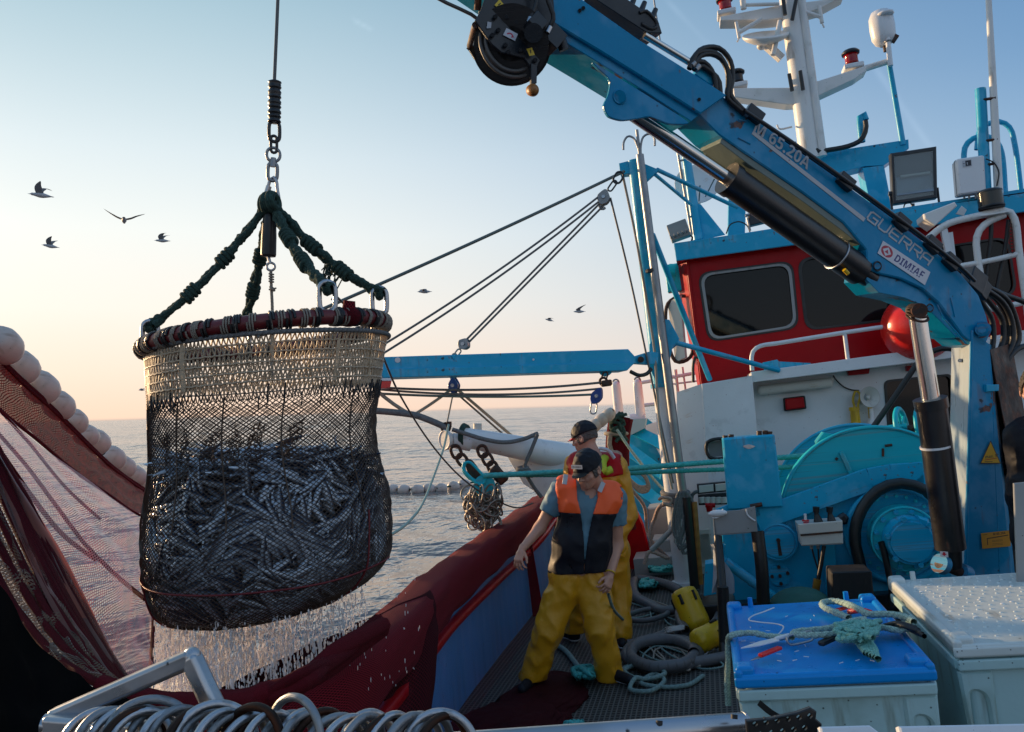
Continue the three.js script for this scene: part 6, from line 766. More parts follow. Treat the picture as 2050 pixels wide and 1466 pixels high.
{ // grey tray in front of the winch
  const Z = ZW + 0.75, g = thing('tray', 'grey sheet metal tray hanging left of the winch with white string', 'tray', onZ(1470, 1075, Z)); part(g, 'front', slab(zl([[1427, 1025], [1480, 1022], [1512, 1014], [1517, 1066], [1430, 1073]], Z), FZ, 0.012, 0.002), M.grey); part(g, 'side', [slab([onZ(1427, 1027, Z), onZ(1430, 1073, Z), onZ(1430, 1073, Z).add(V(0, 0, -0.3)), onZ(1427, 1027, Z).add(V(0, 0, -0.3))], V(-1, 0, 0), 0.01, 0), slab([onZ(1430, 1073, Z), onZ(1517, 1066, Z), onZ(1517, 1066, Z).add(V(0, 0, -0.3)), onZ(1430, 1073, Z).add(V(0, 0, -0.3))], V(0, -1, 0), 0.01, 0)], M.grey); part(g, 'string', [tube(zl([[1448, 1020], [1440, 1034], [1428, 1037], [1422, 1030], [1432, 1024], [1450, 1030]], Z + 0.02), 0.009), tube(zl([[1494, 1020], [1496, 1030], [1504, 1038], [1512, 1043]], Z + 0.015), 0.007), ball(0.05, ...onZ(1437, 1028, Z + 0.02).toArray(), 1.6, 0.6, 0.6)], M.white);
  for (const [a, b, w] of [[[1516, 1064], [1528, 1215], 0.055], [[1436, 1074], [1450, 1330], 0.03], [[1441, 1074], [1456, 1330], 0.02]]) solo('black_strap', `black strap hanging below the grey tray, ${w > 0.05 ? 'widest, at its right end' : w > 0.025 ? 'leftmost of the thin pair' : 'right one of the thin pair'}`, 'strap', tube([onZ(...a, Z), onZ(...a, Z).lerp(onZ(...b, Z + (w < 0.05 ? 0.6 : 0)), 0.5).add(V(0.01, 0, 0.03)), onZ(...b, Z + (w < 0.05 ? 0.6 : 0))], w, { k: 7 }), M.rubber);
  solo('hose_lance', 'thick black pole standing in front of the tray straps', 'pole', rod(onZ(1447, 1175, Z + 0.5), onZ(1454, 1335, Z + 0.5), 0.045, 0.05), M.black);
  solo('rag', 'pale blue grey rag hanging below the left of the tray', 'rag', sheet(zl([[1422, 1090], [1440, 1088]], Z - 0.1), zl([[1434, 1190], [1464, 1185]], Z - 0.1), 8, 18, (u, v) => V(0.05 * Math.sin(u * 5 + v * 4), 0, 0.06 * Math.sin(u * 7 + v * 3))), paint('rag cloth', [0.32, 0.36, 0.42], { r: 0.9, bump: TX.cloth, b: 0.004 }));
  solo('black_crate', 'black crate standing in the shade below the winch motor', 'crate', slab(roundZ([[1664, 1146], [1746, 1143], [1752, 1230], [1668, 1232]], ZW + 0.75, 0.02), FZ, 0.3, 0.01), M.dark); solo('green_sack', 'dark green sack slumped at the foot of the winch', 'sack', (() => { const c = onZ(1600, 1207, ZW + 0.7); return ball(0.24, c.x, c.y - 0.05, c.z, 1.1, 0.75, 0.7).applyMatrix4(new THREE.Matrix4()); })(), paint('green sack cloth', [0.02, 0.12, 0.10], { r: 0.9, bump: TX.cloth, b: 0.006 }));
}
// ---------------------------------------------------------------- gear between the winch and the deckhouse
{
  const B = dk(1372, 1172), Zp = B.z, pz = (l, d = 0) => zl(l, Zp + d), g = thing('derrick_post', 'white and blue derrick post standing on deck beside a steel pipe', 'post', B.clone());
  part(g, 'lower_post', rod(B, onZ(1324, 772, Zp), 0.115, 0.10, 22), M.white); part(g, 'upper_post', [rod(onZ(1324, 772, Zp), onZ(1271, 322, Zp), 0.095, 0.085, 22), rod(onZ(1324, 776, Zp), onZ(1323, 768, Zp), 0.12, 0.12, 22)], M.cyan); part(g, 'base_foot', rod(B, B.clone().add(V(0, 0.05, 0)), 0.16, 0.15, 22), M.white);
  part(g, 'head_bracket', [slab(pz([[1239, 327], [1270, 319], [1282, 320], [1284, 344], [1242, 350]], 0.03), FZ, 0.14), slab(pz([[1284, 325], [1320, 340], [1292, 366]], 0.02), FZ, 0.05)], M.cyan);
  part(g, 'stay', [rod(onZ(1316, 340, Zp), onZ(1475, 415, ZR), 0.026), rod(onZ(1312, 350, Zp), onZ(1384, 410, ZR), 0.022), rod(onZ(1306, 470, Zp), onZ(1421, 760, ZR + 0.1), 0.035), rod(onZ(1330, 680, Zp), onZ(1560, 742, ZO), 0.03)], M.cyan);
  part(g, 'hinge', [slab(pz([[1300, 690], [1328, 640], [1340, 640], [1360, 678], [1345, 700], [1338, 735], [1330, 770], [1316, 772], [1300, 735]], 0.1), FZ, 0.05), slab(smoothPoly(pz([[1332, 650], [1352, 668], [1360, 684], [1346, 698], [1328, 690]], -0.1), 24), FZ, 0.04)], M.cyan);
  part(g, 'hook_rod', [tube(pz([[1248, 300], [1249, 284], [1257, 273], [1268, 276], [1276, 292], [1281, 310]], 0.1), 0.013), tube(pz([[1311, 292], [1310, 276], [1300, 268], [1288, 274], [1283, 292], [1283, 312]], 0.1), 0.013), rod(onZ(1275, 260, Zp + 0.1), onZ(1282, 320, Zp + 0.1), 0.018)], M.dullsteel);
  const p = thing('steel_pipe', 'dull steel pipe leaning along the derrick post', 'pipe', onZ(1380, 1060, Zp + 0.16)); part(p, 'pipe', rod(onZ(1376, 1060, Zp + 0.16), onZ(1281, 310, Zp + 0.16), 0.05, 0.045, 16), M.dullsteel); part(p, 'strap', [rod(onZ(1302, 539, Zp + 0.16), onZ(1303, 545, Zp + 0.16), 0.058)], M.rubber);
  // swung-out derrick boom
  const E0 = atS(1271, 722, 9.2), E1 = atS(762, 737, 8.4), dir = E1.clone().sub(E0).normalize(), BP = planeOf(E0, E1, E0.clone().add(V(0, 1, 0))), bp = (l, lift = 0) => l.map(([x, y]) => onPlane(BP, x, y, lift));
  const d = thing('derrick_boom', 'long blue derrick boom swung out level over the water', 'boom', E0.clone()); part(d, 'beam', [slab(bp([[764, 715], [1258, 699], [1270, 712], [1272, 727], [764, 740]], 0.06), BP.n, 0.22, 0.006), slab(bp([[764, 739], [1272, 726], [1256, 742], [764, 757]], 0.10), BP.n, 0.26, 0.006)], M.cyan); part(d, 'end_fork', slab(bp([[1268, 714], [1300, 704], [1318, 706], [1318, 728], [1300, 730], [1270, 728]], 0.02), BP.n, 0.08), M.cyan); part(d, 'fork_pin', rod(onPlane(BP, 1283, 720, -0.1), onPlane(BP, 1283, 720, 0.06), 0.035), M.rust); part(d, 'padeye', [slab(smoothPoly(bp([[1200, 738], [1226, 737], [1224, 748], [1214, 754], [1204, 749]], 0.02), 20), BP.n, 0.04), slab(bp([[902, 712], [914, 710], [910, 722]], 0.07), BP.n, 0.03)], M.cyan); part(d, 'rivet', [[796, 721], [1068, 720]].map(([x, y]) => rod(onPlane(BP, x, y, 0.05), onPlane(BP, x, y, 0.07), x < 800 ? 0.028 : 0.012)), M.white);
  part(d, 'end_light', [slab(bp([[756, 764], [784, 763], [781, 776], [756, 778]], 0.1), BP.n, 0.15)], M.bright); part(d, 'end_cap', slab(bp([[757, 757], [784, 757], [784, 763], [757, 763]], 0.1), BP.n, 0.16), M.white); part(d, 'grease_hose', tube(bp([[1262, 744], [1280, 752], [1296, 748], [1304, 738]], 0.12), 0.022), M.rubber);
  // rigging: blocks and lines
  const hd = onZ(1250, 343, Zp + 0.1), bl = (x, y, dd) => atS(x, y, dd), dB = 8.9;
  const block = (name, label, a, b, w, m) => { const t = thing(name, label, 'pulley block', b.clone().y < a.y ? b : a, { group: undefined }), dd = b.clone().sub(a).normalize(), n = V(0.1, 0, 1).cross(dd).cross(dd).normalize(); const c = a.clone().lerp(b, 0.5), L = a.distanceTo(b), sd = dd.clone().cross(FZ).normalize(), P = (x, y) => c.clone().addScaledVector(sd, x * w).addScaledVector(dd, y * L * 0.5); const poly = smoothPoly([P(-0.25, -1), P(-1, -0.1), P(-0.8, 0.6), P(-0.2, 1), P(0.25, 1), P(0.85, 0.55), P(1, -0.1), P(0.3, -1)], 32); part(t, 'cheek', [slab(poly, FZ, 0.02).translate(0, 0, 0.05), slab(poly, FZ, 0.02).translate(0, 0, -0.04)], m); part(t, 'sheave', rod(c.clone().add(V(0, 0, -0.035)), c.clone().add(V(0, 0, 0.025)), w * 0.85, w * 0.85, 24), M.dullsteel); part(t, 'pin', rod(c.clone().add(V(0, 0, -0.07)), c.clone().add(V(0, 0, 0.065)), 0.02), M.steel); return t; };
  const b1 = block('pulley_block', 'grey pulley block hanging below the head of the derrick post', bl(1214, 382, 9.3), bl(1204, 410, 9.3), 0.07, M.grey); part(b1, 'shackle', [link(bl(1244, 345, 9.35), bl(1232, 366, 9.35), 0.045, 0.013), link(bl(1233, 362, 9.35), bl(1219, 382, 9.35), 0.025, 0.01)], M.tar); part(b1, 'becket', tube([bl(1203, 411, 9.3), bl(1200, 416, 9.3), bl(1206, 419, 9.3), bl(1212, 416, 9.3)], 0.016), M.grey);
  const b2 = block('pulley_block', 'small pulley block shackled on top of the blue derrick boom', bl(936, 680, dB), bl(922, 698, dB), 0.06, M.dullsteel); part(b2, 'shackle', [link(bl(921, 700, dB), bl(912, 712, dB), 0.022, 0.009), link(bl(912, 709, dB), bl(905, 722, dB), 0.026, 0.01)], M.dullsteel);
  const blueM = paint('royal blue paint', [0.012, 0.06, 0.26], { r: 0.4 }); const b3 = block('pulley_block', 'blue pulley block hanging under the middle of the derrick boom', bl(909, 757, dB), bl(909, 787, dB), 0.055, blueM); part(b3, 'shackle', link(bl(905, 744, dB), bl(908, 760, dB), 0.025, 0.012), M.tar);
  const b4 = block('pulley_block', 'blue pulley block with carabiner hanging near the derrick post', bl(1203, 778, 9.0), bl(1187, 808, 9.0), 0.06, blueM); part(b4, 'carabiner', link(bl(1190, 805, 9.0), bl(1187, 829, 9.0), 0.032, 0.009), M.steel); part(b4, 'rust_block', [beam(bl(1203, 769, 9.0), bl(1225, 766, 9.0), 0.09, 0.07, 0.02), link(bl(1214, 745, 9.0), bl(1205, 768, 9.0), 0.025, 0.009), torus(0.04, 0.014, bl(1208, 764, 9.0), FZ, 18, 7)], M.rust);
  const line = (name, label, pts, r, m, o) => solo(name, label, 'rope', tube(pts, r, { k: 6, step: 6, ...o }), m);
  line('rigging_line', 'thick dark green stay running from the derrick post head down past the brailer', sagged(hd, bl(512, 676, 8.2), 0.03), 0.018, paint('green grey rope', [0.09, 0.12, 0.115], { map: null, bump: null }));
  line('rigging_line', 'upper rope of the long pair from the grey block to the boom end', sagged(bl(1206, 388, 9.3), bl(768, 690, 8.4), 0.05), 0.012, M.wire); line('rigging_line', 'lower rope of the long pair from the grey block to the boom end', sagged(bl(1206, 398, 9.3), bl(770, 706, 8.4), 0.05), 0.012, M.wire);
  line('rigging_line', 'left rope of the short pair from the grey block to the block on the boom', [bl(1203, 405, 9.3), bl(932, 682, dB)], 0.012, M.wire); line('rigging_line', 'right rope of the short pair from the grey block to the block on the boom', [bl(1212, 408, 9.3), bl(940, 684, dB)], 0.012, M.wire);
  line('rigging_line', 'dark rope running from the grey block down to the foot of the derrick post', [bl(1222, 396, 9.3), bl(1262, 560, 9.3), bl(1296, 720, 9.2), bl(1348, 968, 9.0)], 0.013, M.wire); line('rigging_line', 'tan rope hanging from the post head past the boom hinge', [bl(1248, 356, 9.4), bl(1272, 470, 9.4), bl(1296, 610, 9.4), bl(1310, 700, 9.3), bl(1322, 860, 9.0), bl(1346, 980, 8.9)], 0.014, M.rope);
  line('rigging_line', 'upper grey rope running level under the blue derrick boom', sagged(bl(760, 776, 8.6), bl(1204, 766, 9.0), 0.05), 0.013, M.ropeG); line('rigging_line', 'middle grey rope running level under the blue derrick boom', sagged(bl(760, 780, 8.6), bl(1204, 778, 9.0), 0.06), 0.012, M.ropeG); line('rigging_line', 'lower greenish rope running level under the blue derrick boom', sagged(bl(756, 788, 8.6), bl(1188, 790, 9.0), 0.03), 0.013, paint('grey green rope', [0.10, 0.15, 0.14], { map: null, bump: null }));
  line('rigging_line', 'tan rope from the blue middle block slanting left to the dark warp', sagged(bl(905, 778, dB), bl(826, 832, 8.4), 0.01), 0.016, M.rope); line('rigging_line', 'outer rope from the blue middle block slanting right behind the white davit', [bl(916, 780, dB), bl(1026, 874, 9.2)], 0.018, M.rope); line('rigging_line', 'inner rope from the blue middle block slanting right behind the white davit', [bl(912, 786, dB), bl(1010, 872, 9.2)], 0.012, M.ropeG); line('rigging_line', 'thin pale line dropping from the blue middle block to the davit roller', [bl(907, 788, dB), bl(894, 852, 8.3)], 0.009, M.rope);
  line('rigging_line', 'thin dark line crossing from the brailer top down to the ring bundle', [at(556, 452, 4.0), at(650, 570, 4.6), at(742, 666, 5.3), at(800, 790, 6), at(870, 898, 6.8), at(935, 966, 7.6), at(985, 998, 8.0), at(1036, 1017, 8.2), at(1066, 1008, 8.3)].map(toShip), 0.008, M.wire); line('rigging_line', 'tan rope hanging from the boom end down to the dark warp', sagged(bl(754, 782, 8.4), bl(826, 832, 8.4), 0.02), 0.02, M.rope);
  line('warp', 'heavy dark tarred rope running from the brailer side to the davit roller', [bl(740, 822, 8.2), bl(790, 826, 8.3), bl(832, 832, 8.3), bl(870, 846, 8.3), bl(896, 858, 8.3)], 0.034, M.ropeG, { k: 9, step: 2 }); line('white_line', 'slack pale rope hanging from the davit roller back towards the brailer', [bl(898, 850, 8.1), bl(890, 890, 8.0), bl(866, 960, 7.6), bl(845, 1010, 7.2), bl(815, 1048, 6.6), bl(784, 1070, 6.1), bl(760, 1080, 5.6)], 0.012, M.ropeP);
}
{ // white davit with roller, chains, blocks and hanging rings
  const D = 8.3, b = (x, y, d = D) => atS(x, y, d), g = thing('davit', 'white davit arm with roller at its end reaching over the port rail', 'davit', b(1180, 1000, 8.8));
  part(g, 'arm', [rod(b(926, 875, 8.35), b(1210, 928, 8.9), 0.10, 0.16, 24), ball(0.10, ...b(927, 875, 8.35).toArray()), rod(b(905, 882), b(940, 884, 8.36), 0.075, 0.10)], M.white); part(g, 'gusset', slab([[1010, 905], [1090, 905], [1230, 935], [1240, 1010], [1105, 1000], [1050, 968]].map(([x, y]) => b(x, y, 8.75)), FZ, 0.04), M.white);
  const e = b(898, 881), ax = V(-0.6, 0.05, 0.8).normalize(); part(g, 'roller', [rod(e.clone().addScaledVector(ax, -0.2), e.clone().addScaledVector(ax, 0.02), 0.07, 0.07), rod(e.clone().addScaledVector(ax, 0.02), e.clone().addScaledVector(ax, 0.05), 0.1, 0.095, 28), torus(0.093, 0.012, e.clone().addScaledVector(ax, 0.045), ax)], M.cream); part(g, 'stub', [rod(b(956, 872, 8.5), b(956, 848, 8.5), 0.045), rod(b(1070, 884, 8.6), b(1070, 872, 8.6), 0.03)], M.offw); part(g, 'shackle', [link(b(893, 864), b(892, 848), 0.04, 0.016), beam(b(894, 850), b(904, 850), 0.06, 0.06)], M.rust);
  part(g, 'lashing', [tube([b(905, 860, 8.2), b(930, 868, 8.2), b(970, 880, 8.2), b(1010, 886, 8.3), b(1046, 880, 8.4), b(1076, 868, 8.5)], 0.022), tube([b(1076, 870, 8.4), b(1062, 905, 8.4), b(1050, 938, 8.4), b(1068, 975, 8.4), b(1084, 996, 8.4)], 0.02), ...[0, 1, 2, 3].map((k) => torus(0.05, 0.02, b(1046 + k * 4, 938 + k * 3, 8.4), V(0.3 * k, 1, 0.2)))], M.ropeG); part(g, 'green_whip', [0, 1, 2, 3].map((k) => torus(0.11, 0.012, b(927 + k * 2, 871 + k, 8.34), V(1, -0.2, 0.1))), M.ropeD);
  const chain = (n, lb, l) => { const t = thing('chain', lb, 'chain', b(...l[l.length - 1], 8.2), { group: 'chains under the davit' }); for (let i = 0; i < l.length - 1; i++) part(t, 'link', link(b(l[i][0], l[i][1] - 3, 8.2), b(l[i + 1][0], l[i + 1][1] + 3, 8.2), 0.045, 0.017), M.rust); };
  chain('chain', 'rusty chain hanging from the davit roller, left of the two', [[908, 896], [918, 914], [932, 928]]); chain('chain', 'rusty chain hanging under the davit arm, right of the two', [[962, 896], [970, 912], [982, 928], [990, 942]]);
  const s = thing('snatch_block', 'rusty snatch block with turquoise sheave hanging under the davit', 'pulley block', b(975, 985, 8.1)); part(s, 'cheek', [slab(smoothPoly([[930, 922], [944, 922], [968, 950], [988, 960], [994, 978], [984, 984], [960, 976], [938, 950]].map(([x, y]) => b(x, y, 8.18)), 40), FZ, 0.05), beam(b(985, 936, 8.2), b(1010, 966, 8.2), 0.16, 0.12, 0.03)], M.rust); part(s, 'sheave', [rod(b(970, 972, 8.06), b(970, 972, 8.16), 0.105, 0.105, 28)], M.turq); part(s, 'hook', [tube([b(930, 926, 8.1), b(928, 940, 8.1), b(938, 955, 8.1), b(955, 966, 8.1)], 0.02), link(b(930, 928, 8.1), b(968, 968, 8.05), 0.05, 0.014)], M.turq);
  const r = rng(17), ring0 = (() => { const m = new THREE.Mesh(new THREE.TorusGeometry(0.086, 0.0095, 8, 30), M.dullsteel2 = paint('worn steel ring', [0.30, 0.26, 0.22], { r: 0.6, m: 0.6, map: TX.dirty })); m.castShadow = m.receiveShadow = true; return m; })();
  const bar = thing('ring_hook', 'steel wire loop carrying the bunch of purse rings under the snatch block', 'hook', b(972, 1040, 8.1)); part(bar, 'loop', [tube([b(950, 975, 8.1), b(955, 1000, 8.12), b(972, 1012, 8.1), b(992, 1000, 8.08), b(990, 978, 8.1)], 0.014)], M.dullsteel);
  for (let i = 0; i < 60; i++) { const m = i ? ring0.clone() : ring0; m.name = numbered('purse_ring'); tag(m, 'small steel ring in the bunch hanging under the davit', 'ring', 'purse rings hanging under the davit'); const t = r(), x = 972 + (r() - 0.5) * 76 * (1 - 0.45 * t), y = 984 + 66 * t, p = at(x, y, 8.05 + 0.25 * r() - 0.1); m.position.copy(p); m.quaternion.setFromEuler(new THREE.Euler((r() - 0.5) * 2.2, (r() - 0.5) * 2.6, r() * 6)); scene.add(m); }
}
{ // turquoise hauling ropes from the snatch block to the winch drum
  const e = onZ(1592, 935, ZW - 0.6), e2 = onZ(1690, 908, ZW - 0.55);
  solo('hauling_rope', 'upper turquoise rope stretched from the ring block past the men to the winch', 'rope', rope([atS(968, 953, 8.0), atS(1050, 949, 8.0), atS(1130, 945, 8.0), atS(1225, 941, 8.1), atS(1340, 932, 8.2), atS(1450, 924, 8.35), e2], 0.028, { pitch: 5, seed: 4 }), M.ropeT); solo('hauling_rope', 'lower turquoise rope running beside the upper one to the winch drum', 'rope', rope([atS(1010, 951, 8.2), atS(1120, 951, 8.2), atS(1225, 949, 8.2), atS(1340, 944, 8.3), atS(1450, 940, 8.4), e], 0.024, { pitch: 5, seed: 5 }), M.ropeT);
}

// ---------------------------------------------------------------- bow and things against the deckhouse
{
  const Z = -13, bz = (l, d = 0) => zl(l, Z + d);
  const g = thing('bow_bulkhead', 'pale blue slanted bow bulkhead with diagonal ribs beyond the derrick post', 'bulkhead', onZ(1320, 1090, Z));
  part(g, 'plate', slab(bz([[1236, 838], [1296, 838], [1345, 880], [1385, 1010], [1365, 1110], [1290, 1085], [1236, 1010]]), FZ, 0.1), M.cyan); part(g, 'side_plate', slab(bz([[1289, 853], [1328, 842], [1380, 838], [1384, 1000], [1340, 930]], 0.05), V(-0.3, 0.2, 1).normalize(), 0.05), M.white);
  for (const l of [[[1287, 857], [1342, 893], [1342, 922], [1264, 868]], [[1252, 880], [1350, 962], [1350, 992], [1252, 912]], [[1252, 938], [1352, 1024], [1352, 1056], [1252, 968]], [[1252, 1000], [1330, 1072], [1320, 1090], [1252, 1030]]]) part(g, 'rib', slab(bz(l, 0.5), V(-0.25, 0.5, 0.8).normalize(), 0.06), M.cyan);
  part(g, 'top_cover', slab(bz([[1258, 840], [1294, 838], [1290, 858], [1262, 872]], 0.6), FZ, 0.3), paint('pale blue paint', [0.28, 0.46, 0.52], {}));
  for (const [x, y0, y1, lb] of [[1233, 768, 838, 'white mooring post with ring on the bow, nearer the red net bundle'], [1276, 764, 836, 'white mooring post standing on a cross pipe at the bow']]) { const t = thing('mooring_post', lb, 'bollard', onZ(x + 6, y1, Z + 0.4), { group: 'mooring posts at the bow' }); part(t, 'post', [rod(onZ(x + 7, y1, Z + 0.4), onZ(x, y0 + 4, Z + 0.4), 0.075, 0.068, 18), ball(0.068, ...onZ(x, y0 + 4, Z + 0.4).toArray())], M.white); part(t, 'ring', torus(0.045, 0.014, onZ(x, y0 - 2, Z + 0.4), FZ, 18, 7), M.dullsteel); if (x > 1250) part(t, 'cross_pipe', rod(onZ(1262, 839, Z + 0.4), onZ(1292, 836, Z + 0.4), 0.075, 0.075), M.white); }
  const rl = thing('bow_rail', 'white tube railing at the bow left of the deckhouse', 'railing', onZ(1340, 820, Z - 1)); part(rl, 'rail', [rod(onZ(1280, 767, Z - 1), onZ(1420, 742, Z - 1), 0.03), rod(onZ(1284, 812, Z - 1), onZ(1345, 806, Z - 1), 0.03), rod(onZ(1340, 770, Z - 1), onZ(1420, 760, Z - 1), 0.015)], M.cream); part(rl, 'post', [rod(onZ(1352, 740, Z - 1), onZ(1362, 840, Z - 1), 0.03), rod(onZ(1366, 735, Z - 1), onZ(1372, 780, Z - 1), 0.02)], M.cream);
  const n = thing('net_bundle', 'red net bundle standing upright at the bow with tarred ropes on top', 'net bundle', atS(1240, 1000, 10)), b = (x, y, d = 10) => atS(x, y, d);
  part(n, 'bundle', [[1228, 1240], [1244, 1256], [1252, 1262], [1234, 1248]].map(([x, x2], k) => tube([b(x + 4, 832 + k * 3), b(x - 2, 870), b(x - 4, 920), b(x2 - 12, 980), b(x2, 1060)], 0.075 + 0.01 * (k % 2), { k: 10, step: 1 })), M.netRed); part(n, 'bundle_rope', [0, 1, 2, 3, 4, 5].map((k) => { const r = rng(k + 3); return tube([0, 1, 2, 3, 4, 5].map((i) => b(1222 + 36 * r(), 826 + i * 10 + 10 * r(), 9.85 + 0.1 * r())), 0.022, { k: 6 }); }), M.ropeD); part(n, 'lashing', [torus(0.13, 0.025, b(1234, 868), V(0.1, 1, 0)), tube([b(1222, 870, 9.9), b(1220, 890, 9.9), b(1226, 910, 9.9)], 0.03)], M.rope);
  [[1217, 832], [1203, 842], [1190, 853]].forEach(([x, y], i) => { const p = atS(x, y, 9.8), t = thing('net_float', `cream float on the bow net bundle, ${['highest', 'middle', 'lowest'][i]} of the three above the far man`, 'net float', p, { group: 'floats on the bow net bundle' }); part(t, 'float_body', orient(lathe([[0.02, -0.1], [0.05, -0.09], [0.075, -0.04], [0.078, 0], [0.075, 0.04], [0.05, 0.09], [0.02, 0.1]], 20), V(0.7, 0.5, 0.3), p), M.ivory); });
  structure('bow_bulwark', [slab(['0'].flatMap(() => [[1130, 940], [1200, 930], [1236, 960], [1264, 1000], [1288, 1050], [1302, 1110], [1300, 1165], [1150, 1215]].map(([x, y]) => onZ(x, y, -10.8))), FZ, 0.1, 0.02)], M.red);
  // ropes hung in the bow, pinkish line along the bulwark
  for (const [l, r, m, lb] of [[[[1222, 905, 9.3], [1240, 908, 9.3], [1248, 940, 9.3], [1262, 975, 9.3], [1290, 1015, 9.4], [1296, 1065, 9.5], [1306, 1085, 9.4], [1340, 1120, 9.4]], 0.02, M.ropeK, 'pinkish rope hanging from the red bundle down to the deck'], [[[1345, 1008, 9.2], [1322, 1014, 9.2], [1310, 1040, 9.3], [1302, 1065, 9.3], [1308, 1100, 9.3], [1336, 1118, 9.2], [1300, 1105, 9.2], [1290, 1130, 9.2]], 0.022, M.ropeK, 'pinkish rope looped from the derrick post down to the deck'], [[[1320, 1000, 9.2], [1328, 996, 9.1], [1344, 1000, 9.1], [1340, 1010, 9.1], [1326, 1008, 9.1], [1346, 1014, 9.1]], 0.018, M.ropeK, 'short pinkish loops tied to the derrick post'], [[[1235, 860, 9.6], [1262, 900, 9.6], [1290, 936, 9.6], [1318, 970, 9.6], [1340, 990, 9.5]], 0.017, M.ropeP, 'pale rope slanting across the blue bow bulkhead']]) solo('rope', lb, 'rope', rope(l.map((q) => atS(...q)), r, { seed: 7, k: 9 }), m);
  solo('rope_coil', 'tan rope coil hung on the blue bow bulkhead', 'rope', [0, 1, 2, 3].map((k) => tube([[1252, 944], [1262, 960 + k * 3], [1280, 974 + k * 4], [1296, 972 + k * 3], [1290, 955], [1270, 942]].map(([x, y]) => b(x + k, y, 9.8)), 0.017, { closed: true, k: 6 })), M.rope);
  const P = (x, y) => dk(1372, 1172).z + 0.3; const pz = (l) => l.map(([x, y]) => onZ(x, y, P()));
  solo('rope_hank', 'grey rope hank lashed to the lower derrick post', 'rope', [[1352, 1362, 1080], [1358, 1372, 1100], [1362, 1384, 1092], [1366, 1378, 1110]].map(([a, c, y], k) => tube(pz([[a + 8, 985], [a - 2, 1020], [a - 4, 1060], [a + 4, y], [c + 4, y - 10], [c + 6, 1040], [c, 1000]]), 0.02, { closed: true, k: 7 })).concat([0, 1, 2, 3].map((k) => torus(0.15, 0.022, onZ(1352 + k, 986 + k * 5, P() - 0.3), V(0.1, 1, 0.1), 24, 7))), M.ropeG);
  solo('rope_hank', 'light grey rope hank hanging right of the derrick post', 'rope', [0, 1, 2].map((k) => tube(pz([[1374 + k * 2, 1004], [1370, 1030], [1358 - k * 2, 1070], [1352, 1086], [1362, 1092], [1376, 1060], [1378 + k * 2, 1010]]), 0.017, { closed: true, k: 7 })), paint('light grey rope', [0.36, 0.36, 0.35], { map: TX.ropeC, bump: TX.rope, bs: 1, b: 0.004, rm: null }));
  solo('wooden_pole', 'varnished wooden pole standing between the black pole and the winch', 'pole', rod(onZ(1402, 1170, P()), onZ(1390, 1005, P()), 0.034, 0.032), M.wood); solo('black_pole', 'thick black pole standing beside the derrick post', 'pole', rod(onZ(1392, 1178, P()), onZ(1375, 996, P()), 0.055, 0.05), M.rubber);
  solo('grey_bench', 'grey box bench at the foot of the bow bulkhead', 'bench', [slab(zl([[1296, 1018], [1400, 1005], [1408, 1070], [1300, 1080]], -11.2), FZ, 0.5, 0.02), slab(zl([[1306, 1082], [1420, 1072], [1424, 1140], [1310, 1150]], -10.6), FZ, 0.5, 0.02)], M.grey); solo('crate', 'pale plastic crate on deck right of the black pole', 'crate', [slab(zl([[1345, 1106], [1420, 1100], [1426, 1150], [1350, 1156]], -10.2), FZ, 0.4, 0.02), ...[0, 1, 2].map((k) => beam(onZ(1390, 1092 + k * 8, -10.1), onZ(1424, 1089 + k * 8, -10.1), 0.03, 0.35))], M.offw);
  solo('loose_pipe', 'grey pipe leaning at the foot of the derrick post', 'pipe', rod(onZ(1304, 1102, -9.4), onZ(1350, 1056, -9.4), 0.03), M.grey);
  const j = thing('electrical_box', 'grey box with two rows of pale bottles on the wall beside the winch', 'electrical box', onZ(1428, 1010, -9.6)); part(j, 'rack', [slab(zl([[1395, 970], [1460, 964], [1462, 984], [1397, 990]], -9.75), FZ, 0.1), slab(zl([[1397, 992], [1460, 987], [1462, 1010], [1399, 1012]], -9.75), FZ, 0.1)], M.tar); part(j, 'panel', slab(zl([[1399, 973], [1428, 970], [1429, 984], [1400, 987]], -9.7), FZ, 0.03), M.offw); part(j, 'panel', slab(zl([[1432, 970], [1460, 967], [1461, 981], [1433, 984]], -9.7), FZ, 0.03), M.offw); part(j, 'bottle', [0, 1, 2, 3, 4].map((k) => rod(onZ(1404 + k * 11, 996, -9.66), onZ(1406 + k * 11, 1007, -9.66), 0.035)), M.offw); part(j, 'red_tap', [rod(onZ(1420, 1012, -9.6), onZ(1422, 1024, -9.6), 0.04), rod(onZ(1412, 1012, -9.6), onZ(1432, 1012, -9.6), 0.025)], M.red); part(j, 'hose', tube(zl([[1398, 984], [1388, 988], [1384, 1002], [1386, 1012]], -9.6), 0.022), M.greyhose);
}
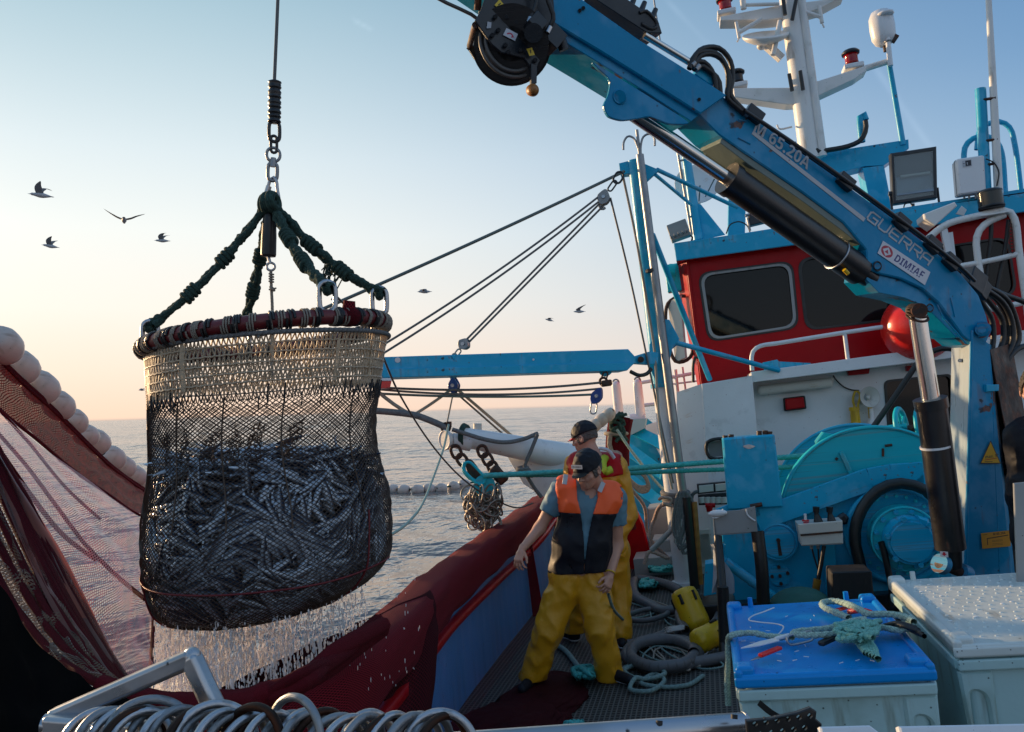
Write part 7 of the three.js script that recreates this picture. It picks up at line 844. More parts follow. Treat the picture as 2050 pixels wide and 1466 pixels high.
// ---------------------------------------------------------------- hoses, ropes and floats on the deck
{
  const d = (x, y, h = 0.05) => dk(x, y, h), loops = (cx, cy, rx, ry, n, seed, h = 0.05, from = 0) => { const r = rng(seed), p = []; for (let i = 0; i <= n * 14; i++) { const a = from + i / 14 * 6.283, w = 1 - 0.16 * Math.floor(i / 14) / n + 0.1 * (r() - 0.5); p.push(d(cx + Math.cos(a) * rx * w + 4 * (r() - 0.5), cy + Math.sin(a) * ry * w, h + 0.02 * Math.floor(i / 14))); } return p; };
  const hose = (lb, pts, r) => solo('grey_hose', lb, 'hose', tube(pts, r, { k: 10 }), M.greyhose);
  hose('coiled thick grey hose lying on the deck grating beside the near man', loops(1327, 1308, 72, 30, 2, 3, 0.055), 0.046); hose('thick grey hose snaking from the coil towards the winch', [d(1370, 1330), d(1420, 1322), d(1470, 1312), d(1530, 1300)], 0.045);
  hose('grey hose with orange worn bends by the green knots on deck', [[1365, 1185], [1340, 1172], [1300, 1162], [1276, 1160], [1268, 1172], [1275, 1196], [1300, 1210], [1335, 1224], [1372, 1216], [1420, 1205], [1470, 1200]].map(([x, y]) => d(x, y, 0.06)), 0.05); hose('grey hose arching over behind the yellow floats', [[1372, 1262], [1360, 1235], [1368, 1212], [1396, 1196], [1428, 1205], [1440, 1232], [1424, 1258]].map(([x, y]) => d(x, y, 0.08)), 0.042);
  hose('thinner dark hose looped flat behind the near man', [[1190, 1245], [1240, 1240], [1290, 1243], [1332, 1232], [1334, 1222], [1300, 1220], [1262, 1230], [1244, 1245], [1256, 1262]].map(([x, y]) => d(x, y)), 0.026); hose('grey hose running from the fringe rope to the yellow floats', [[1256, 1290], [1290, 1286], [1330, 1270], [1360, 1262]].map(([x, y]) => d(x, y)), 0.04);
  const trope = (lb, pts, r, m = M.ropeP) => solo('deck_rope', lb, 'rope', rope(pts, r, { k: 9, seed: 11 }), m); M.ropeGr = paint('grey green rope, laid', [0.20, 0.30, 0.28], { r: 0.85, map: TX.ropeC, bump: TX.rope, bs: 1, b: 0.004, rm: null });
  trope('grey green rope coiled in loose loops at the near man\'s shoe', [...loops(1290, 1345, 42, 16, 2, 8, 0.03, 2), d(1262, 1380, 0.03), d(1300, 1384, 0.03), d(1330, 1362, 0.03), d(1310, 1350, 0.03), d(1284, 1368, 0.03), d(1330, 1376, 0.02), d(1376, 1372, 0.02), d(1408, 1353, 0.02)], 0.0165, M.ropeGr);
  trope('grey green rope passing between the near man\'s legs to a knot', [[1100, 1285], [1128, 1300], [1150, 1325], [1162, 1342]].map(([x, y]) => d(x, y, 0.03)), 0.022, M.ropeGr); trope('thin line running from the near man\'s left hand to the deck', [atS(1218, 1190, 6.05), atS(1226, 1215, 6.2), d(1256, 1256, 0.02), d(1252, 1290, 0.02), d(1240, 1320, 0.02)], 0.012, M.ropeGr);
  const knot = (lb, cx, cy, s, m) => { const r = rng(cx), list = []; for (let k = 0; k < 7; k++) list.push(tube(Array.from({ length: 7 }, () => d(cx + (r() - 0.5) * 46 * s, cy + (r() - 0.5) * 24 * s, 0.02 + 0.1 * s * r())), 0.02, { k: 8 })); solo('rope_knot', lb, 'rope knot', list, m); };
  knot('turquoise and red rope knot on the red net between the near man\'s feet', 1168, 1346, 1, M.ropeT); knot('turquoise rope knot on the grey hose behind the near man', 1298, 1168, 0.8, M.ropeT); knot('turquoise rope tangle in front of the pale crate', 1325, 1132, 1.1, M.ropeT); knot('turquoise rope knot lying at the bottom edge beside the steel pipe', 1150, 1455, 0.9, M.ropeT);
  const fr = []; { const r = rng(8); for (let i = 0; i < 40; i++) { const a = d(1362 + 10 * r(), 1252 + 8 * r(), 0.14); fr.push(tube([a, d(1345 - 8 * r(), 1256 + 10 * r(), 0.12), d(1318 + 40 * r(), 1262 + 18 * r(), 0.03)], 0.007, { k: 4, n: 6 })); } } solo('rope_fringe', 'pale frayed rope end beside the yellow floats', 'rope', fr, paint('pale frayed fibre', [0.36, 0.35, 0.33], { map: null, bump: null }));
  { const r = rng(21), list = []; for (let i = 0; i < 22; i++) list.push(tube([d(1352 + 20 * r(), 1190 + 8 * r(), 0.03), d(1366 + 20 * r(), 1192 + 8 * r(), 0.04), d(1374 + 22 * r(), 1184 + 10 * r(), 0.02)], 0.006, { k: 4, n: 6 })); solo('frayed_strands', 'thin frayed strands at the cut end of the worn hose', 'rope', list, M.ropeG); }
  { const r = rng(33); for (let k = 0; k < 7; k++) { const x = 1262 + 150 * r(), y = 1205 + 130 * r(), p = Array.from({ length: 9 }, (_, i) => d(x + 60 * Math.cos(i * 0.9 + k) * (0.5 + r()), y + 18 * Math.sin(i * 1.1 + k) * (0.6 + r()), 0.014 + 0.02 * r())); solo('thin_line', 'thin pale line lying in loops among the hoses on the deck grating', 'rope', tube(p, 0.008, { k: 6 }), k % 2 ? M.rope : M.ropeGr, { group: 'thin lines among the deck hoses' }); } }
  // yellow hose end floats
  const yel = (lb, a, b, R) => { const t = thing('yellow_float', lb, 'float', a.clone(), {}), dd = b.clone().sub(a).normalize(), L = a.distanceTo(b), pr = [[0.001, 0], [R * 0.6, 0], [R * 0.9, L * 0.06], [R, L * 0.2], [R * 0.96, L * 0.5], [R, L * 0.8], [R * 0.88, L * 0.95], [R * 0.6, L], [0.001, L]]; part(t, 'body', orient(lathe(pr, 28), dd, a), M.yellow); part(t, 'slot', [0, 1, 2, 3, 4].map((k) => { const q = k * 1.1 + 0.4, s = dd.clone().cross(UPV).normalize(), u = s.clone().cross(dd), o = s.clone().multiplyScalar(Math.cos(q)).addScaledVector(u, Math.sin(q)); return beam(a.clone().addScaledVector(dd, L * 0.62).addScaledVector(o, R * 0.95), a.clone().addScaledVector(dd, L * 0.86).addScaledVector(o, R * 0.95), 0.02, 0.04); }), M.dark); return t; };
  yel('upright yellow slotted float standing among the hoses', dk(1400, 1262, 0.02), dk(1388, 1262, 0.02).add(V(-0.06, 0.34, -0.12)), 0.125); const y2 = yel('yellow slotted float lying on its side with a snap hook', dk(1392, 1288, 0.12), dk(1446, 1262, 0.16), 0.10); part(y2, 'snap_hook', link(dk(1398, 1284, 0.12), dk(1413, 1310, 0.03), 0.035, 0.009), M.steel);
}
// ---------------------------------------------------------------- fish bins
{
  const bin = (name, lb, x0, x1, z0, z1, top, lidM, tubM, bev) => {
    const t = thing(name, lb, 'fish bin', V((x0 + x1) / 2, 0, (z0 + z1) / 2)), w = x1 - x0, l = z0 - z1, cx = (x0 + x1) / 2, cz = (z0 + z1) / 2;
    const tub = new RoundedBoxGeometry(w - 0.05, top - 0.06, l - 0.05, 4, 0.05), p = tub.attributes.position; for (let i = 0; i < p.count; i++) { const f = 0.95 + 0.05 * (p.getY(i) / (top - 0.06) + 0.5); p.setX(i, p.getX(i) * f); p.setZ(i, p.getZ(i) * f); } tub.computeVertexNormals();
    const tp = part(t, 'tub', boxUV(tub).translate(cx, (top - 0.06) / 2, cz), tubM);
    part(tp, 'rim', [rbox(w - 0.012, 0.05, 0.03, cx, top - 0.11, z0 - 0.014, 0.01), rbox(0.03, 0.05, l - 0.05, x0 + 0.014, top - 0.11, cz, 0.01), rbox(0.03, 0.05, l - 0.05, x1 - 0.014, top - 0.11, cz, 0.01)], tubM);
    for (const s of [x0 + 0.075, x1 - 0.075]) { const c = V(s, top - 0.36, z0 - 0.028), hole = smoothPoly([[-0.028, -0.12], [0.028, -0.15], [0.03, 0.10], [-0.03, 0.12]].map(([a, b]) => c.clone().add(V(a, b, 0.012))), 24); part(tp, 'corner_handle', slab([[-0.065, -0.24], [0.05, -0.22], [0.07, 0.22], [-0.07, 0.22]].map(([a, b]) => c.clone().add(V(s > cx ? a : -a, b, 0.012))).sort((a, b) => Math.atan2(a.y - c.y, a.x - c.x) - Math.atan2(b.y - c.y, b.x - c.x)), FZ, 0.05, 0.012, [hole]), tubM); }
    part(tp, 'foot', [rbox(0.14, 0.1, l - 0.1, x0 + 0.12, 0.05, cz, 0.02), rbox(0.14, 0.1, l - 0.1, x1 - 0.12, 0.05, cz, 0.02)], tubM);
    const lid = part(t, 'lid', [rbox(w, 0.055, l, cx, top - 0.045, cz, 0.016)], lidM); part(lid, 'lid_rim', [rbox(w + 0.004, 0.05, 0.035, cx, top - 0.052, z0 - 0.012, 0.014), rbox(0.04, 0.075, l, x0 + 0.02, top - 0.035, cz, 0.016), rbox(0.04, 0.07, l, x1 - 0.02, top - 0.037, cz, 0.016), rbox(w, 0.05, 0.03, cx, top - 0.04, z1 + 0.015, 0.012)], lidM);
    part(lid, 'lid_lug', [[x0 + 0.05, z0 - 0.06], [x1 - 0.06, z0 - 0.07], [x0 + 0.045, z1 + 0.04], [x1 - 0.05, z1 + 0.05], [x0 + 0.14, z1 + 0.03], [x1 - 0.16, z1 + 0.03]].map(([x, z], i) => i < 4 ? rbox(0.085, 0.07, 0.1, x, top - 0.02, z, 0.02) : rod(V(x, top - 0.03, z), V(x, top + 0.035, z), 0.016, 0.014)), lidM);
    return t;
  };
  const blue = bin('fish_bin', 'aqua fish bin with scuffed blue lid carrying ropes and knives', 0.155, 0.99, -3.86, -5.13, 0.815, M.lidblue, M.paleplast);
  const wb = bin('fish_bin', 'aqua fish bin with white studded lid at the lower right corner', 1.115, 2.15, -4.05, -5.40, 0.845, M.lidwhite, M.paleplast);
  { const r = rng(4), st = []; for (let i = 0; i < 15; i++) for (let j = 0; j < 16; j++) st.push(rod(V(1.2 + i * 0.062 + (j % 2) * 0.02, 0.826, -4.16 - j * 0.078), V(1.2 + i * 0.062 + (j % 2) * 0.02, 0.832, -4.16 - j * 0.078), 0.010, 0.006, 8)); part(wb, 'lid_stud', st, M.lidwhite, { kind: 'stuff' }); const wet = []; for (let i = 0; i < 45; i++) wet.push(ball(0.004 + 0.006 * r(), 1.2 + 0.9 * r(), 0.83, -4.15 - 1.2 * r(), 1.4, 0.4, 1, 6)); part(wb, 'salt_crumb', wet, paint('white crumbs', [0.8, 0.8, 0.78], { map: null, bump: null }), { kind: 'stuff' }); }
  const L = 0.82, q = (x, y, h = L) => onY(x, y, h + 0.01);
  // bits on the blue lid
  solo('marlinspike_knife', 'white bladed knife lying on the blue lid nearest its left edge', 'knife', [slab([q(1483, 1297), q(1520, 1284), q(1556, 1276), q(1560, 1282), q(1520, 1292)], V(0, 1, 0), 0.006, 0.001), rod(q(1552, 1280), q(1580, 1272, L + 0.01), 0.01)], M.white);
  { const k = thing('clasp_knife', 'red handled clasp knife lying open on the blue lid', 'knife', q(1538, 1308)); part(k, 'handle', beam(q(1522, 1313, L + 0.01), q(1562, 1297, L + 0.01), 0.03, 0.016, 0.006), M.bright); part(k, 'blade', slab([q(1503, 1322), q(1524, 1310), q(1527, 1316)], UPV, 0.004, 0.001), M.steel); }
  solo('knife_handle', 'black knife handle sticking out from the rope tangle on the blue lid', 'knife', beam(q(1642, 1290, L + 0.012), q(1672, 1276, L + 0.02), 0.035, 0.024, 0.01), M.rubber); solo('carabiner', 'steel snap hook tied to the pale green rope on the blue lid', 'carabiner', link(q(1576, 1284, L + 0.012), q(1628, 1272, L + 0.012), 0.022, 0.006), M.steel); solo('red_strap', 'red webbing strap under the pale rope loop at the back of the blue lid', 'strap', [beam(q(1668, 1224), q(1704, 1214), 0.045, 0.006, 0.002), tube([q(1700, 1226), q(1722, 1222, L + 0.02), q(1745, 1228)], 0.016)], M.bright);
  solo('string', 'thin white string lying in curves on the blue lid', 'string', tube([[1550, 1217], [1530, 1225], [1506, 1234], [1500, 1242], [1520, 1246], [1556, 1250], [1568, 1254], [1566, 1262], [1550, 1278]].map(([x, y]) => q(x, y, L - 0.005)), 0.004, { k: 5 }), M.white);
  const pr = (name, lb, pts, r, m = M.ropeP, o = {}) => solo(name, lb, 'rope', rope(pts, r, { seed: 5, fuzz: 0.22, k: 10, ...o }), m); M.ropeW = paint('pale aqua rope', [0.42, 0.60, 0.52], { r: 0.85, map: TX.netC, s: 6, bump: TX.rope, bs: 1, b: 0.006, rm: null });
  pr('lid_rope', 'pale green rope hanging down the left side of the blue bin and across its lid', [[1458, 1412, 0.25], [1456, 1370, 0.45], [1458, 1320, 0.68], [1458, 1284, 0.82]].map(([x, y, h]) => onZ(x, y, -4.4)).concat([q(1466, 1272, L + 0.02), q(1490, 1268, L + 0.01), q(1510, 1268, L + 0.015), q(1540, 1274), q(1570, 1276), q(1588, 1274)]), 0.016, M.ropeW);
  pr('lid_rope', 'doubled pale green rope running from the snap hook to the tangle on the blue lid', [[1585, 1276], [1592, 1266], [1620, 1262], [1660, 1258], [1700, 1246], [1730, 1240], [1700, 1262], [1660, 1270], [1610, 1272], [1590, 1270]].map(([x, y], i) => q(x, y, L + 0.012 + 0.004 * i)), 0.016, M.ropeW);
  pr('lid_rope', 'cream spliced loop at the back of the blue lid over the red strap', [[1700, 1238], [1672, 1226], [1650, 1216], [1648, 1207], [1664, 1204], [1690, 1208], [1720, 1220], [1740, 1230], [1780, 1230], [1812, 1236], [1830, 1246]].map(([x, y], i) => q(x, y, L + 0.012 + 0.003 * i)), 0.018, M.ropeW);
  { const r = rng(61), list = []; for (let k = 0; k < 15; k++) list.push(rope(Array.from({ length: 6 }, (_, i) => q(1672 + 90 * r(), 1244 + 38 * r(), L + 0.015 + 0.055 * r())), 0.0125, { k: 9, seed: k, fuzz: 0.14 })); for (let k = 0; k < 5; k++) list.push(rope([q(1700 + 8 * k, 1270, L + 0.04), q(1716 + 8 * k, 1286 + 2 * k, L + 0.02), q(1734 + 6 * k, 1308 + 3 * k, L + 0.01)], 0.014, { k: 9, seed: k + 9, fuzz: 0.3 })); solo('rope_tangle', 'turquoise and cream rope tangle with frayed end in the middle of the blue lid', 'rope tangle', list, paint('turquoise frayed rope', [0.22, 0.56, 0.48], { r: 0.9, map: TX.netC, s: 8, bump: TX.rope, bs: 1, b: 0.006, rm: null })); solo('black_rag', 'black twine knot hanging over the right edge of the blue lid', 'twine', [0, 1, 2, 3, 4].map((k) => tube([q(1770 + 8 * k, 1254 - k, L + 0.02), q(1800 + 5 * k, 1248 + 3 * k, L + 0.05 * r()), q(1835 + 4 * k, 1258 + 4 * k, L + 0.02)], 0.012, { k: 6 })), M.rubber); pr('lid_rope', 'cream rope end running over the right edge of the blue lid', [[1720, 1262], [1760, 1256], [1800, 1262], [1830, 1254]].map(([x, y]) => q(x, y, L + 0.02)), 0.016, M.ropeW); }
  const scr = []; { const r = rng(14); for (let i = 0; i < 26; i++) { const x = 0.22 + 0.7 * r(), z = -3.98 - 1.05 * r(), a = r() * 6; scr.push(beam(V(x, 0.7985, z), V(x + 0.025 * Math.cos(a), 0.7985, z + 0.025 * Math.sin(a)), 0.004, 0.003, 0.001)); } } part(blue, 'plastic_scrap', scr, M.white, { kind: 'stuff' });
}
// ---------------------------------------------------------------- foreground: steel bracket, purse rings, pipe, boards
{
  const d = 1.5, g = thing('steel_bracket', 'bent brushed steel bar bracket rising above the ring bar at lower left', 'bracket', at(100, 1452, d), { world: true }), mk = (a, b, w = 0.034) => beam(a, b, w, w, 0.009);
  part(g, 'bar', [mk(at(104, 1440, d), at(388, 1316, d)), mk(at(380, 1312, d), at(440, 1440, d - 0.02))], M.steel); part(g, 'cross_bar', [mk(at(92, 1450, d - 0.02), at(300, 1464, d - 0.06)), rod(at(88, 1450, d - 0.02), at(100, 1451, d - 0.02), 0.018)], M.steel); part(g, 'corner', ball(0.0165, ...at(384, 1314, d).toArray()), M.steel);
  const bar = thing('ring_bar', 'grey steel bar that carries the row of purse rings along the bottom', 'bar', at(520, 1500, 1.42), { world: true }); part(bar, 'bar', rod(at(120, 1520, 1.42), at(1010, 1490, 1.42), 0.012), M.dullsteel);
  const geo = new THREE.TorusGeometry(0.064, 0.0074, 12, 44), mats = [M.steel, M.dullsteel, paint('scuffed ring steel', [0.30, 0.27, 0.24], { r: 0.6, m: 0.7, map: TX.rust, s: 0.6 })], r = rng(41); let x = 196, i = 0;
  const put = (px, py, dd, n, roll) => { const m = new THREE.Mesh(geo, mats[i % 5 === 3 ? 2 : i % 2]); m.castShadow = m.receiveShadow = true; m.name = numbered('steel_ring'); tag(m, 'worn steel purse ring threaded on the bar along the bottom edge', 'ring', 'purse rings on the bar in the foreground'); m.position.copy(at(px, py, dd)); m.quaternion.setFromUnitVectors(FZ, n.normalize()); m.scale.setScalar(0.95 + 0.1 * r()); scene.add(m); i++; };
  for (; x < 900; x += 19 + 9 * r()) put(x, 1506 + 8 * (r() - 0.5) - (x < 420 ? 4 : 0) + (x > 650 ? 6 : 0), 1.40 + 0.06 * (r() - 0.5), V(0.75 + 0.2 * (r() - 0.5), 0.35 * (r() - 0.5) + (x < 420 ? 0.28 : 0.05), 0.52 + 0.3 * (r() - 0.5)));
  for (const [a, b, n] of [[300, 1470, V(0.35, 0.75, 0.5)], [262, 1480, V(0.3, 0.8, 0.45)], [590, 1474, V(-0.55, 0.1, 0.8)], [430, 1492, V(0.4, 0.5, 0.7)], [500, 1500, V(-0.4, 0.3, 0.8)], [880, 1506, V(0.2, 0.35, 0.85)]]) put(a, b, 1.38, n);
  const p = thing('steel_pipe', 'brushed steel pipe end lying across the bottom edge left of the bins', 'pipe', at(1200, 1480, 1.6), { world: true }); part(p, 'pipe', [rod(at(820, 1500, 1.5), at(1492, 1452, 1.62), 0.024, 0.024, 30), torus(0.022, 0.004, at(1493, 1452, 1.62), V(1, 0.04, -0.2))], M.steel); part(p, 'hole', [[1320, 1446], [1470, 1434]].map(([x1, y1]) => rod(at(x1, y1 + 6, 1.575), at(x1, y1 - 3, 1.578), 0.0065)), M.dark);
  const A = at(1500, 1446, 1.5), hx = (cx, cy, s) => Array.from({ length: 6 }, (_, k) => at(cx + Math.cos(k * 1.047 + 0.3) * s, cy + Math.sin(k * 1.047 + 0.3) * s, 1.5)), holes = []; for (let a = 0; a < 6; a++) for (let b = 0; b < 3; b++) { const hx0 = 1512 + a * 22 + (b % 2) * 11, hy0 = 1450 + b * 20 - a * 3.2; if (hx0 < 1632) holes.push(hx(hx0, hy0, 8)); }
  const nb = at(1500, 1446, 1.5).sub(camera.position).normalize().negate(), mat2 = slab([[1494, 1444], [1540, 1440], [1596, 1428], [1624, 1418], [1636, 1426], [1634, 1440], [1646, 1450], [1640, 1510], [1500, 1510]].map(([x1, y1]) => at(x1, y1, 1.5)), V(0, 0, 1), 0.012, 0.002, holes.map((h) => h.map((v) => v))); solo('rubber_mat', 'black perforated rubber mat piece at the bottom edge before the blue bin', 'mat', mat2, M.rubber, { world: true });
  M.chipped = paint('chipped white paint', [0.66, 0.68, 0.70], { r: 0.6, map: TX.dirty, s: 5 }); for (const [l, lb] of [[[[1642, 1455], [1742, 1452], [1760, 1470], [1765, 1540], [1640, 1540]], 'white chipped board corner at the bottom edge under the blue bin'], [[[1800, 1454], [2100, 1448], [2100, 1540], [1802, 1540]], 'long white chipped board at the bottom right corner']]) solo('board', lb, 'board', slab(l.map(([x1, y1]) => at(x1, y1, 1.45)), V(0, 0.5, 0.86).normalize(), 0.02, 0.003), M.chipped, { world: true });
  for (const [x1, y1, x2, y2] of [[1548, 1395, 1600, 1450]]) solo('strap_offcut', 'dark printed strap hanging on the front of the blue lidded bin', 'strap', sheet([onZ(1516, 1412, -3.82), onZ(1540, 1432, -3.82), onZ(1570, 1446, -3.82)], [onZ(1522, 1402, -3.82), onZ(1550, 1424, -3.82), onZ(1580, 1440, -3.82)], 8, 2), M.rubber);
}

// ---------------------------------------------------------------- people: one smooth skin each, meshed from a distance field
function sdfMesh(f, lo, hi, h) {                                  // naive surface nets
  const nx = Math.ceil((hi.x - lo.x) / h) + 1, ny = Math.ceil((hi.y - lo.y) / h) + 1, nz = Math.ceil((hi.z - lo.z) / h) + 1, v = new Float32Array(nx * ny * nz), at3 = (i, j, k) => i + nx * (j + ny * k);
  for (let k = 0; k < nz; k++) for (let j = 0; j < ny; j++) for (let i = 0; i < nx; i++) v[at3(i, j, k)] = f(lo.x + i * h, lo.y + j * h, lo.z + k * h);
  const id = new Int32Array(nx * ny * nz).fill(-1), pos = [], idx = [], E = [[0, 1], [0, 2], [0, 4], [1, 3], [1, 5], [2, 3], [2, 6], [3, 7], [4, 5], [4, 6], [5, 7], [6, 7]];
  for (let k = 0; k < nz - 1; k++) for (let j = 0; j < ny - 1; j++) for (let i = 0; i < nx - 1; i++) {
    const c = []; let m = 0; for (let q = 0; q < 8; q++) { const d = v[at3(i + (q & 1), j + ((q >> 1) & 1), k + (q >> 2))]; c.push(d); if (d < 0) m |= 1 << q; } if (m === 0 || m === 255) continue;
    let x = 0, y = 0, z = 0, n = 0; for (const [a, b] of E) if ((c[a] < 0) !== (c[b] < 0)) { const t = c[a] / (c[a] - c[b]); x += (a & 1) + t * ((b & 1) - (a & 1)); y += ((a >> 1) & 1) + t * (((b >> 1) & 1) - ((a >> 1) & 1)); z += (a >> 2) + t * ((b >> 2) - (a >> 2)); n++; }
    id[at3(i, j, k)] = pos.length / 3; pos.push(lo.x + (i + x / n) * h, lo.y + (j + y / n) * h, lo.z + (k + z / n) * h);
  }
  const quadF = (a, b, c, d, s) => { if (a < 0 || b < 0 || c < 0 || d < 0) return; if (s) idx.push(a, b, c, a, c, d); else idx.push(a, c, b, a, d, c); };
  for (let k = 1; k < nz - 1; k++) for (let j = 1; j < ny - 1; j++) for (let i = 1; i < nx - 1; i++) {
    const a = v[at3(i, j, k)] < 0; if (a !== (v[at3(i + 1, j, k)] < 0)) quadF(id[at3(i, j - 1, k - 1)], id[at3(i, j, k - 1)], id[at3(i, j, k)], id[at3(i, j - 1, k)], a); if (a !== (v[at3(i, j + 1, k)] < 0)) quadF(id[at3(i - 1, j, k - 1)], id[at3(i - 1, j, k)], id[at3(i, j, k)], id[at3(i, j, k - 1)], a); if (a !== (v[at3(i, j, k + 1)] < 0)) quadF(id[at3(i - 1, j - 1, k)], id[at3(i, j - 1, k)], id[at3(i, j, k)], id[at3(i - 1, j, k)], a);
  }
  const g = new THREE.BufferGeometry(); g.setAttribute('position', new THREE.Float32BufferAttribute(pos, 3)); g.setIndex(idx); g.computeVertexNormals(); return boxUV(g);
}
const cap = (a, b, ra, rb = ra) => { const bx = b.x - a.x, by = b.y - a.y, bz = b.z - a.z, L = bx * bx + by * by + bz * bz || 1e-9; return (x, y, z) => { const px = x - a.x, py = y - a.y, pz = z - a.z, t = Math.min(1, Math.max(0, (px * bx + py * by + pz * bz) / L)), dx = px - bx * t, dy = py - by * t, dz = pz - bz * t; return Math.sqrt(dx * dx + dy * dy + dz * dz) - ra - (rb - ra) * t; }; };
const ell = (c, rx, ry, rz) => { const m = Math.min(rx, ry, rz); return (x, y, z) => { const a = (x - c.x) / rx, b = (y - c.y) / ry, d = (z - c.z) / rz; return (Math.sqrt(a * a + b * b + d * d) - 1) * m; }; };
const smin = (a, b, k) => { const h = Math.max(k - Math.abs(a - b), 0) / k; return Math.min(a, b) - h * h * k * 0.25; };
const uni = (k, ...fs) => (x, y, z) => { let d = 9; for (const f of fs) d = smin(d, f(x, y, z), k); return d; };
const cut = (f, g, k = 0.006) => (x, y, z) => -smin(-f(x, y, z), g(x, y, z), k);           // f without g
const half = (o, n) => (x, y, z) => (x - o.x) * n.x + (y - o.y) * n.y + (z - o.z) * n.z;      // negative behind the plane
const both = (f, g) => (x, y, z) => Math.max(f(x, y, z), g(x, y, z));
const grow = (f, e, amp = 0, s = 9, dir = V(1, 1, 1)) => (x, y, z) => f(x, y, z) - e - (amp ? amp * (1.1 - 3.6 * Math.abs(n3(x * s * dir.x, y * s * dir.y, z * s * dir.z)) + 0.6 * n3(x * s * 2.3 + 5, y * s * 1.6 * dir.y, z * s * 2.3)) : 0);
const box3 = (pts, e) => { const b = new THREE.Box3().setFromPoints(pts).expandByScalar(e); return [b.min, b.max]; };
function headGeo(o, f, s = 1, hat = true) {                         // local field: x across, y up, z to the front of the face; placed at o looking along f
  const z = f.clone().normalize(), x = UPV.clone().cross(z).normalize(), y = z.clone().cross(x), M4 = basis(x, y, z, o).multiply(new THREE.Matrix4().makeScale(s, s, s)), v = V;
  const skull = ell(v(0, 0.022, -0.012), 0.076, 0.102, 0.096);
  let face = uni(0.03, skull, ell(v(0, -0.05, 0.028), 0.054, 0.062, 0.06), cap(v(0, -0.088, 0.06), v(0, -0.09, 0.055), 0.02));
  face = uni(0.014, face, cap(v(-0.036, 0.03, 0.074), v(0.036, 0.03, 0.074), 0.013), cap(v(-0.05, -0.02, 0.055), v(-0.03, -0.03, 0.07), 0.018), cap(v(0.05, -0.02, 0.055), v(0.03, -0.03, 0.07), 0.018));
  face = cut(face, ell(v(-0.032, 0.011, 0.092), 0.02, 0.012, 0.016), 0.012); face = cut(face, ell(v(0.032, 0.011, 0.092), 0.02, 0.012, 0.016), 0.012);
  face = uni(0.008, face, cap(v(0, 0.018, 0.086), v(0, -0.022, 0.108), 0.009, 0.014), cap(v(-0.012, -0.027, 0.094), v(0.012, -0.027, 0.094), 0.009), cap(v(-0.02, -0.055, 0.082), v(0.02, -0.055, 0.082), 0.009), cap(v(-0.017, -0.067, 0.081), v(0.017, -0.067, 0.081), 0.009), ell(v(-0.032, 0.011, 0.077), 0.015, 0.010, 0.012), ell(v(0.032, 0.011, 0.077), 0.015, 0.010, 0.012));
  face = cut(face, cap(v(-0.021, -0.061, 0.094), v(0.021, -0.061, 0.094), 0.004), 0.004);
  const ears = uni(0.006, cut(ell(v(-0.079, -0.002, -0.012), 0.012, 0.033, 0.021), ell(v(-0.09, -0.002, -0.006), 0.008, 0.02, 0.012), 0.005), cut(ell(v(0.079, -0.002, -0.012), 0.012, 0.033, 0.021), ell(v(0.09, -0.002, -0.006), 0.008, 0.02, 0.012), 0.005));
  const all = uni(0.02, uni(0.006, face, ears), cap(v(0, -0.05, -0.02), v(0, -0.17, -0.05), 0.054, 0.06)), lo = V(-0.11, -0.19, -0.13), hi = V(0.11, 0.15, 0.15);
  const put = (fn, h = 0.005, a = lo, b = hi) => sdfMesh(fn, a, b, h).applyMatrix4(M4);
  const out = { skin: put(all, 0.0036) };
  out.hair = put(both(cut(grow(skull, 0.007, 0.004, 60), ell(v(0, -0.02, 0.09), 0.085, 0.095, 0.09)), half(v(0, -0.045, 0), v(0, -1, -0.25).normalize())), 0.005);
  if (hat) { out.cap = put(both(grow(skull, 0.017, 0.002, 20), half(v(0, 0.030, 0), v(0, -1, -0.12).normalize())), 0.006, V(-0.12, 0.0, -0.15), V(0.12, 0.16, 0.13)); out.brim = put(both(both(grow(ell(v(0, 0.052, 0.085), 0.085, 0.05, 0.105), 0), (x1, y1, z1) => Math.abs(y1 - 0.036 + 0.9 * (z1 - 0.08) * 0.35 + 5.5 * x1 * x1) - 0.0045), half(v(0, 0, 0.06), v(0, 0, -1))), 0.004, V(-0.11, -0.05, 0.04), V(0.11, 0.1, 0.21)); out.button = put(ell(v(0, 0.142, -0.012), 0.01, 0.006, 0.01), 0.003, V(-0.02, 0.12, -0.03), V(0.02, 0.16, 0.01)); out.at = (a, b, c) => v(a, b, c).applyMatrix4(M4); }
  return out;
}
